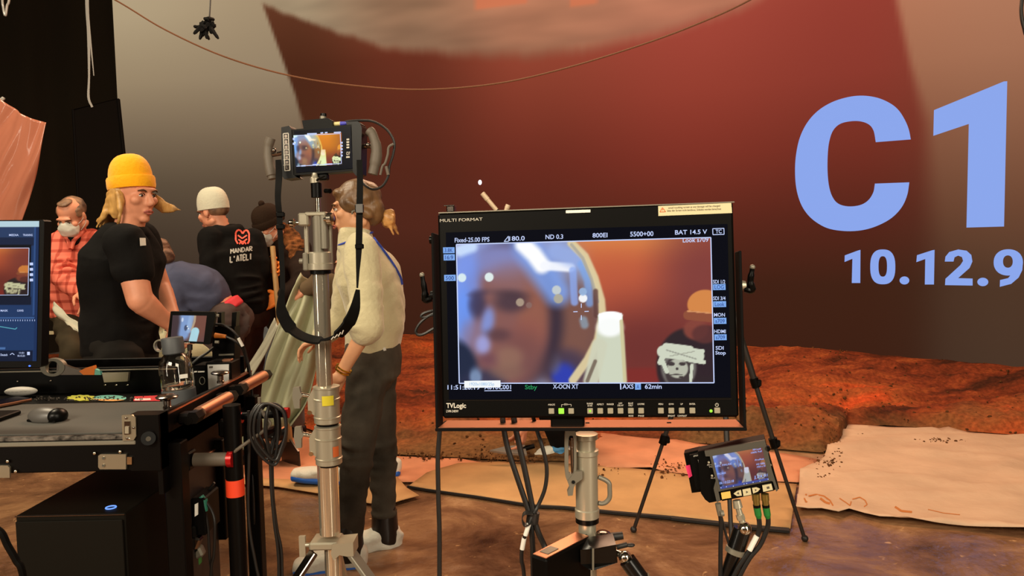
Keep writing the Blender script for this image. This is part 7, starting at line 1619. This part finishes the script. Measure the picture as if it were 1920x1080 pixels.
hd_ += [loft([nk-fw*.07+lc*.09-UP*.02, nk-fw*.10-UP*.05, nk-fw*.07-lc*.09-UP*.02], UP, [.05, .062, .05], [.035, .040, .035]), loft([nk-UP*.05, nk+UP*.01-fw*.005], lc, [.10, .083], [.095, .082], flat=True)]+folds(pel+UP*.02, mid+UP*.02, .150, 4, .014)
hood = blob('hoodie', hd_, .009, M_hood, T_, 4, .009, 7)
beanie(T_, hc, HR, mat('offwhite_knit', rgb(196, 190, 168), rough=.85, bump=.4, bs=70, sheen=.2), z0=.014, hgt=.150, rx=.089, ry=.108, brim=.045, tilt=.14, cuff=False)
blob('trousers', [loft([pel+UP*.06, pel, pel-UP*.10, pel-UP*.14], lp, [.15, .168, .162, .11], [.118, .128, .125, .09]), capsule(hpL, knL, .105, .085), capsule(knL, anL+UP*.03, .085, .07), capsule(hpR, knR, .105, .085), capsule(knR, anR+UP*.03, .085, .07)], .012, mat('dark_brown_trousers', rgb(48, 30, 24), rough=.85, var=.2, vs=6), T_, 4, .012, 8)
blob('hair', [ell(hc+HR @ V((0, -.05, .005)), (.077, .062, .05), HR)], .006, M_hairb, T_, 2)
hbv = bvh_of(hood); M_hp = mat('coral_print', rgb(236, 92, 72), rough=.7)
def on_print(name, polys, mm):
    vs = []; fs = []
    for lp_ in polys:
        q = [cast(hbv, x, y, .005) for x, y in lp_]
        if any(k is None for k in q): continue
        o = len(vs); vs += q; fs += [[o+i for i in tri] for tri in geometry.tessellate_polygon([[V((x, y, 0)) for x, y in lp_]])]
    if vs: link_mesh(name, vs, fs, mm, T_, smooth=0)
def thick(pts, w):
    out = []
    for (ax_, ay), (bx_, by) in zip(pts, pts[1:]):
        L_ = math.hypot(bx_-ax_, by-ay); dx, dy = -(by-ay)/L_*w/2, (bx_-ax_)/L_*w/2; out.append([(ax_+dx, ay+dy), (bx_+dx, by+dy), (bx_-dx, by-dy), (ax_-dx, ay-dy)])
    return out
def dens(pts, n=3): return [(a[0]+(b[0]-a[0])*k/n, a[1]+(b[1]-a[1])*k/n) for a, b in zip(pts, pts[1:]) for k in range(n)]+[pts[-1]]
em = thick(dens([(446, 457), (442, 450), (442, 436), (446, 431), (451, 432), (455, 438), (459, 432), (464, 432), (467, 438), (467, 452), (464, 457)]), 3.2)+thick(dens([(446, 441), (454, 447), (463, 441)]), 2.6)+thick(dens([(447, 449), (455, 454), (463, 448)]), 2.6)+thick(dens([(449, 458), (451, 453)], 1)+[(455, 458), (459, 453), (461, 458)], 2.4)
on_print('emblem_print', em, M_hp)
GL = {'M': [[(0, 1), (0, 0), (.5, .6), (1, 0), (1, 1)]], 'A': [[(0, 1), (.5, 0), (1, 1)], [(.2, .65), (.8, .65)]], 'N': [[(0, 1), (0, 0), (1, 1), (1, 0)]], 'D': [[(0, 0), (.7, .1), (1, .5), (.7, .9), (0, 1), (0, 0)]], 'R': [[(0, 1), (0, 0), (.9, .1), (.9, .45), (0, .5), (1, 1)]], 'L': [[(0, 0), (0, 1), (1, 1)]], "'": [[(.4, 0), (.3, .3)]], 'T': [[(0, 0), (1, 0)], [(.5, 0), (.5, 1)]], 'E': [[(1, 0), (0, 0), (0, 1), (1, 1)], [(0, .5), (.8, .5)]], 'I': [[(.5, 0), (.5, 1)]]}
def word(s, x0, x1, y0, y1, h, w):
    out = []; n = len(s); cw = (x1-x0)/n
    for i, ch_ in enumerate(s):
        for st_ in GL[ch_]:
            pts = [(x0+cw*(i+.1+.74*a), y0+(y1-y0)*(i+a)/n-h*(1-b)) for a, b in st_]; out += thick(dens(pts, 2), w)
    return out
on_print('lettering_print', word('MANDAR', 432, 474, 475.5, 470, 8.5, 2.0)+word("L'ATELI", 431, 473, 492, 486, 11, 2.6), M_whink)
for a, d in ((anL, V((-.7, .6, 0))), (anR, V((-.7, .6, 0)))): shoe(T_, a, d, 'shoe', M_boot)

# ---- masked worker with the shovel -----------------------------------------
pel = P(536, 585, 5.45); mid = P(540, 535, 5.42); ch = P(536, 480, 5.36); nk = P(518, 442, 5.28); hc = P(504, 424, 5.20)
fw = V((-.7, -.72, 0)).normalized(); lp = lat_of(fw); lc = lp
shL, elL, wrL = P(562, 468, 5.30), P(566, 530, 5.10), P(528, 556, 4.98); shR, elR, wrR = P(494, 462, 5.42), P(482, 500, 5.32), P(498, 497, 5.10)
hpL, hpR = P(546, 600, 5.40), P(520, 600, 5.48); knL, anL = P(548, 710, 5.30), P(556, 797, 5.45); knR, anR = P(506, 690, 5.30), P(500, 800, 5.42)
HR = rotm(V((-.62, -.62, -.48)), V((-.3, -.35, .9)))
pr = head_prims(hc, HR)+[capsule(nk-UP*.02, hc-HR @ V((0, .02, .05)), .062, .058), torso(pel, mid, ch, nk, lp, lc, .95)]+limb(shL, elL, wrL, (.055, .046, .032))+limb(shR, elR, wrR, (.055, .046, .032))+limb(hpL, knL, anL, (.09, .06, .045))+limb(hpR, knR, anR, (.09, .06, .045))
T_ = person('masked worker in a dark jacket with orange gloves gripping a shovel', (pel.x, pel.y, 0), M_skinr, pr); face_parts(hc, HR, T_, lips=False)
M_jack = mat('dark_brown_jacket', rgb(34, 22, 16), rough=.85, var=.2, vs=5)
blob('jacket', [loft([pel-UP*.10, mid, ch, ch.lerp(nk, .78)], lp, [.190, .190, .212, .13], [.146, .146, .15, .10])]+limb(shL, elL, wrL.lerp(elL, .12), (.088, .078, .058))+limb(shR, elR, wrR.lerp(elR, .15), (.088, .078, .058))+folds(shL, elL, .074, 4, .013), .010, M_jack, T_, 4, .010, 7)
M_fur = mat('fur_collar', rgb(70, 42, 22), c2=rgb(146, 88, 48), vs=22, rough=.95, bump=.8, bs=120)
blob('hood_lining', [loft([P(528, 425, 5.30), P(546, 446, 5.26), P(556, 468, 5.22), P(548, 486, 5.18)], V((.5, .6, .5)), [.04, .065, .075, .03], [.03, .04, .04, .02])], .008, M_fur, T_, 3, .010, 30)
M_dkb = mat('dark_brown_knit', rgb(42, 28, 18), rough=.9, bump=.5, bs=70)
bo = beanie(T_, hc, HR, M_dkb, z0=.004, hgt=.150, rx=.090, ry=.108, brim=.05, tilt=.05)
m = MB(); m.sph(hc+HR @ V((0, -.03, .160)), .022, None, 12, 8); m.build('pompom', M_dkb, bo)
fmask(hc, HR, T_)
M_lj = mat('pale_jeans', rgb(116, 122, 128), rough=.85, var=.15, vs=6)
blob('jeans', [loft([pel, pel-UP*.10, pel-UP*.14], lp, [.165, .162, .11], [.125, .125, .09]), capsule(hpL, knL, .10, .080), capsule(knL, anL+UP*.03, .080, .066), capsule(hpR, knR, .10, .080), capsule(knR, anR+UP*.03, .080, .066)], .012, M_lj, T_, 4, .009, 8)
M_glove = mat('orange_glove', rgb(232, 122, 30), rough=.7)
sA, sB = P(511, 462, 5.03), P(523, 596, 4.93); sd = (sB-sA).normalized()
blob('glove', hand_prims(wrR, V((.75, -.35, -.15)), V((.2, -.9, -.1)), .75, 1, s=1.12)+[capsule(wrR+V((-.05, .03, 0)), wrR, .036, .034)], .0055, M_glove, T_, 2)
blob('glove', hand_prims(wrL, V((-.8, -.2, -.35)), V((-.2, -.9, .1)), .8, -1, s=1.12)+[capsule(wrL+V((.05, .03, 0.01)), wrL, .038, .035)], .0055, M_glove, T_, 2)
for a, d in ((anL, fw), (anR, fw)): shoe(T_, a, d, 'boot', M_boot)
t = thing('shovel', 'long-handled shovel with a pale wooden shaft held by the masked worker', 'shovel', tuple(sB))
bt_ = V((sA+sd*1.30).to_tuple()); m = MB(); m.cyl(sA, bt_, .0175, .0185, seg=14); m.build('shaft', mat('pale_wood', rgb(176, 134, 82), rough=.6, var=.15, vs=12), t)
m = MB(); fx = lat_of(V((-.7, -.72, 0))); q = [bt_+fx*.02-sd*.02, bt_+fx*.11+sd*.04, bt_+fx*.11+sd*.20, bt_+sd*.30, bt_-fx*.11+sd*.20, bt_-fx*.11+sd*.04, bt_-fx*.02-sd*.02]; m.prism(q, (-.008, -.008, 0)); m.build('blade', M_steel, t)

# ---- crew member hidden behind the woman, walking left ----------------------
pel = P(706, 650, 4.36); mid = P(690, 610, 4.34); ch = P(668, 560, 4.32); nk = P(648, 530, 4.3); hc = P(660, 492, 4.30)
fw = V((-1, -.05, 0)).normalized(); lp = lat_of(fw)
shL, elL, wrL = P(640, 545, 4.18), P(600, 528, 4.12), P(572, 545, 4.10); shR, elR, wrR = P(648, 540, 4.46), P(610, 575, 4.5), P(588, 560, 4.35)
hpL, hpR = P(706, 672, 4.28), P(712, 672, 4.46); knL, anL = P(662, 770, 4.24), P(650, 878, 4.30); knR, anR = P(722, 780, 4.44), P(728, 862, 4.46)
HR = rotm(V((-.93, -.1, -.3)), UP)
pr = head_prims(hc, HR, .95)+[capsule(nk, hc-UP*.05, .058, .054), torso(pel, mid, ch, nk, lp, lp, .82)]+limb(shL, elL, wrL, (.05, .042, .030))+limb(shR, elR, wrR, (.05, .042, .030))+limb(hpL, knL, anL, (.08, .055, .04))+limb(hpR, knR, anR, (.08, .055, .04))+hand_prims(wrL, V((-.8, 0, -.5)), V((0, .3, -.9)), .9, 1)+hand_prims(wrR, V((-.8, 0, -.5)), V((0, .3, -.9)), .9, -1)
T_ = person('crew member almost hidden behind the woman, wearing white and blue overshoes', (pel.x, pel.y, 0), M_skinr, pr); face_parts(hc, HR, T_)
M_taupe = mat('taupe_jumper', rgb(96, 78, 58), rough=.9, var=.1, vs=6)
blob('jumper', [loft([pel+UP*.02, mid, ch, ch.lerp(nk, .8)], lp, [.145, .15, .168, .11], [.115, .118, .12, .08])]+limb(shL, elL, wrL.lerp(elL, .15), (.072, .060, .044))+limb(shR, elR, wrR.lerp(elR, .15), (.072, .060, .044)), .010, M_taupe, T_, 4, .010, 8)
blob('trousers', [loft([pel+UP*.05, pel, pel-UP*.09, pel-UP*.12], lp, [.14, .15, .145, .10], [.11, .12, .115, .08]), capsule(hpL, knL, .088, .066), capsule(knL, anL+UP*.03, .066, .056), capsule(hpR, knR, .088, .066), capsule(knR, anR+UP*.03, .066, .056)], .011, M_jean, T_, 4, .008, 8)
blob('hair', [ell(hc+HR @ V((0, -.03, .04)), (.08, .095, .085), HR)], .007, M_hairb, T_, 3)
shoe(T_, anL, V((-1, -.05, .14)), 'overshoe', M_shoec, sole=True, L=.36, w=.062, h=.066); shoe(T_, anR, V((-1, -.05, -.05)), 'overshoe', M_shoec, sole=True, L=.28, w=.058, h=.06)

# ---- crew member crouching behind the big monitor --------------------------
pel = P(1090, 740, 4.95); mid = P(1070, 680, 4.9); ch = P(1040, 630, 4.85); nk = P(1010, 600, 4.82); hc = P(990, 570, 4.8)
fw = V((-1, -.15, 0)).normalized(); lp = lat_of(fw)
shL, elL, wrL = P(1012, 640, 4.68), P(1000, 730, 4.66), P(984, 800, 4.66); shR, elR, wrR = P(1020, 635, 5.0), P(1000, 720, 5.05), P(975, 790, 4.85)
hpL, hpR = P(1086, 752, 4.86), P(1090, 752, 5.04); knL, anL = P(1020, 745, 4.78), P(1049, 838, 4.84); knR, anR = P(1034, 745, 5.05), P(1075, 826, 5.08)
HR = rotm(V((-.8, -.1, -.6)), V((-.5, 0, .85)))
pr = head_prims(hc, HR, .97)+[capsule(nk, hc-HR @ V((0, .02, .04)), .06, .056), torso(pel, mid, ch, nk, lp, lp, .9)]+limb(shL, elL, wrL, (.052, .044, .031))+limb(shR, elR, wrR, (.052, .044, .031))+limb(hpL, knL, anL, (.085, .06, .042))+limb(hpR, knR, anR, (.085, .06, .042))+hand_prims(wrL, V((-.15, -.2, -1)), V((-.9, .3, 0)), .8, 1)+hand_prims(wrR, V((-.3, -.2, -1)), V((-.9, .3, 0)), .8, -1)
T_ = person('crew member crouching behind the big monitor with a blue and white overshoe', (pel.x, pel.y, 0), M_skinr, pr); face_parts(hc, HR, T_)
blob('jacket', [loft([pel+UP*.03, mid, ch, ch.lerp(nk, .8)], lp, [.17, .175, .195, .12], [.13, .13, .135, .09])]+limb(shL, elL, wrL.lerp(elL, .45), (.076, .064, .050))+limb(shR, elR, wrR.lerp(elR, .45), (.076, .064, .050)), .011, M_tee, T_, 4, .010, 8)
blob('trousers', [loft([pel+UP*.05, pel, pel-UP*.06], lp, [.15, .165, .15], [.12, .13, .12]), capsule(hpL, knL, .10, .08), capsule(knL, anL+UP*.03, .08, .064), capsule(hpR, knR, .10, .08), capsule(knR, anR+UP*.03, .08, .064)], .011, M_tee, T_, 4, .008, 8)
blob('hair', [ell(hc+HR @ V((0, -.03, .04)), (.082, .098, .086), HR)], .007, M_hairb, T_, 3)
M_bluec = mat('blue_overshoe', rgb(70, 140, 190), rough=.5, bump=.6, bs=30)
for a in (anL, anR):
    o = shoe(T_, a, V((-1, -.12, 0)), 'overshoe', M_shoec, sole=True, L=.27, w=.062, h=.062)
    blob('blue_cuff', [capsule(a-UP*.02, a+UP*.01, .062, .058)]+folds(a-UP*.03, a+UP*.01, .056, 2, .010), .007, M_bluec, o, 2, .006, 30)
t = thing('trowel', 'grey digging trowel with a dark handle behind the left monitor cables', 'trowel', tuple(P(960, 842, 4.68)))
m = MB(); yt = 4.64; zt_ = lambda p: V((p.x, p.y, p.z))
a = P(984, 836, yt); b = P(920, 843, yt-.02); m.prism([P(984, 834, yt), P(950, 836, yt), P(918, 844, yt-.01), P(955, 850, yt-.05), P(988, 852, yt-.04)], (0, .004, -.012)); m.build('blade', mat('grey_blade', rgb(126, 112, 100), rough=.5), t)
m = MB(); m.cyl(P(980, 842, yt), P(1002, 836, yt), .017, .015); m.build('handle', M_case, t)

# ---- grey green tarpaulin dragged between the crew ---------------------------
M_tarp = mat('grey_green_tarp', rgb(168, 168, 136), rough=.62, var=.10, vs=3, bump=.2, bs=10)
M_tarp2 = mat('grey_sheet', rgb(178, 174, 154), rough=.62, var=.08, vs=3)
def drape(Lp, Rp, nu, nv, amp, ph, mm, label, name='tarpaulin', th=.006):
    vs, fs = sheet_poly(([P(*q) for q in Lp], [P(*q) for q in Rp]), nu, nv, amp, ph)
    o = link_mesh(name, vs, fs, mm, smooth=180, origin=tuple(V(vs[len(vs)//2])))
    s = o.modifiers.new('thickness', 'SOLIDIFY'); s.thickness = th; return tag(o, label, 'tarpaulin')
YT_ = 4.05
drape([(566, 512, YT_+.1), (546, 552, YT_), (524, 606, YT_-.1), (500, 680, YT_-.1), (486, 760, YT_-.1), (492, 800, YT_-.08)], [(586, 530, YT_+.1), (604, 570, YT_+.05), (598, 640, YT_-.02), (588, 700, YT_-.05), (572, 760, YT_-.08), (548, 798, YT_-.08)], 60, 60, .05, .4, M_tarp, 'grey-green tarpaulin bundle hanging left of the chrome stand')
drape([(516, 596, 4.4), (488, 650, 4.36), (458, 700, 4.3)], [(526, 606, 4.34), (500, 660, 4.3), (474, 706, 4.26)], 10, 24, .008, 1.4, M_tarp2, 'narrow grey-green tarpaulin edge slanting down left of the hanging bundle')
drape([(300, 600, 3.9), (262, 640, 3.75), (256, 700, 3.7), (270, 790, 3.75), (350, 850, 3.8)], [(330, 622, 3.95), (392, 660, 4.0), (420, 720, 4.05), (470, 790, 4.05), (480, 840, 4.0)], 50, 40, .05, 2.4, M_tarp, 'grey-green tarpaulin carried by the man in the yellow beanie, beyond the bottle')
drape([(102, 566, 4.62), (100, 580, 4.58), (112, 596, 4.55)], [(180, 618, 4.3), (176, 636, 4.25), (172, 640, 4.2)], 30, 12, .012, 3.1, M_tarp2, 'grey sheet in the hands of the man in red plaid')

# ---- black bag with a red pouch at the back left -----------------------------
YB2 = 7.6
gz = max(0, ground_z(P(100, 635, YB2).x, YB2))
t = thing('tool_bag', 'dark bag with a red pouch on the ground behind the man in red plaid', 'bag', (P(100, 635, YB2).x, YB2, gz))
bcen = V((P(94, 630, YB2).x, YB2, gz+.12))
blob('bag_body', [ell(bcen, (.16, .12, .13)), ell(bcen+V((-.05, 0, -.05)), (.15, .12, .08))], .014, M_case, t, 4, .015, 10)
rb = P(124, 622, YB2-.05); blob('red_pouch', [ell(V((rb.x, rb.y, gz+.13)), (.055, .05, .10)), ell(V((rb.x-.03, rb.y, gz+.22)), (.045, .04, .03))], .01, mat('red_nylon', rgb(214, 40, 34), rough=.6), t, 3, .01, 14)
m = MB(); m.box(P(96, 624, YB2-.14), (.05, .01, .035), None, .003); m.build('pale_tag', M_cream, t)
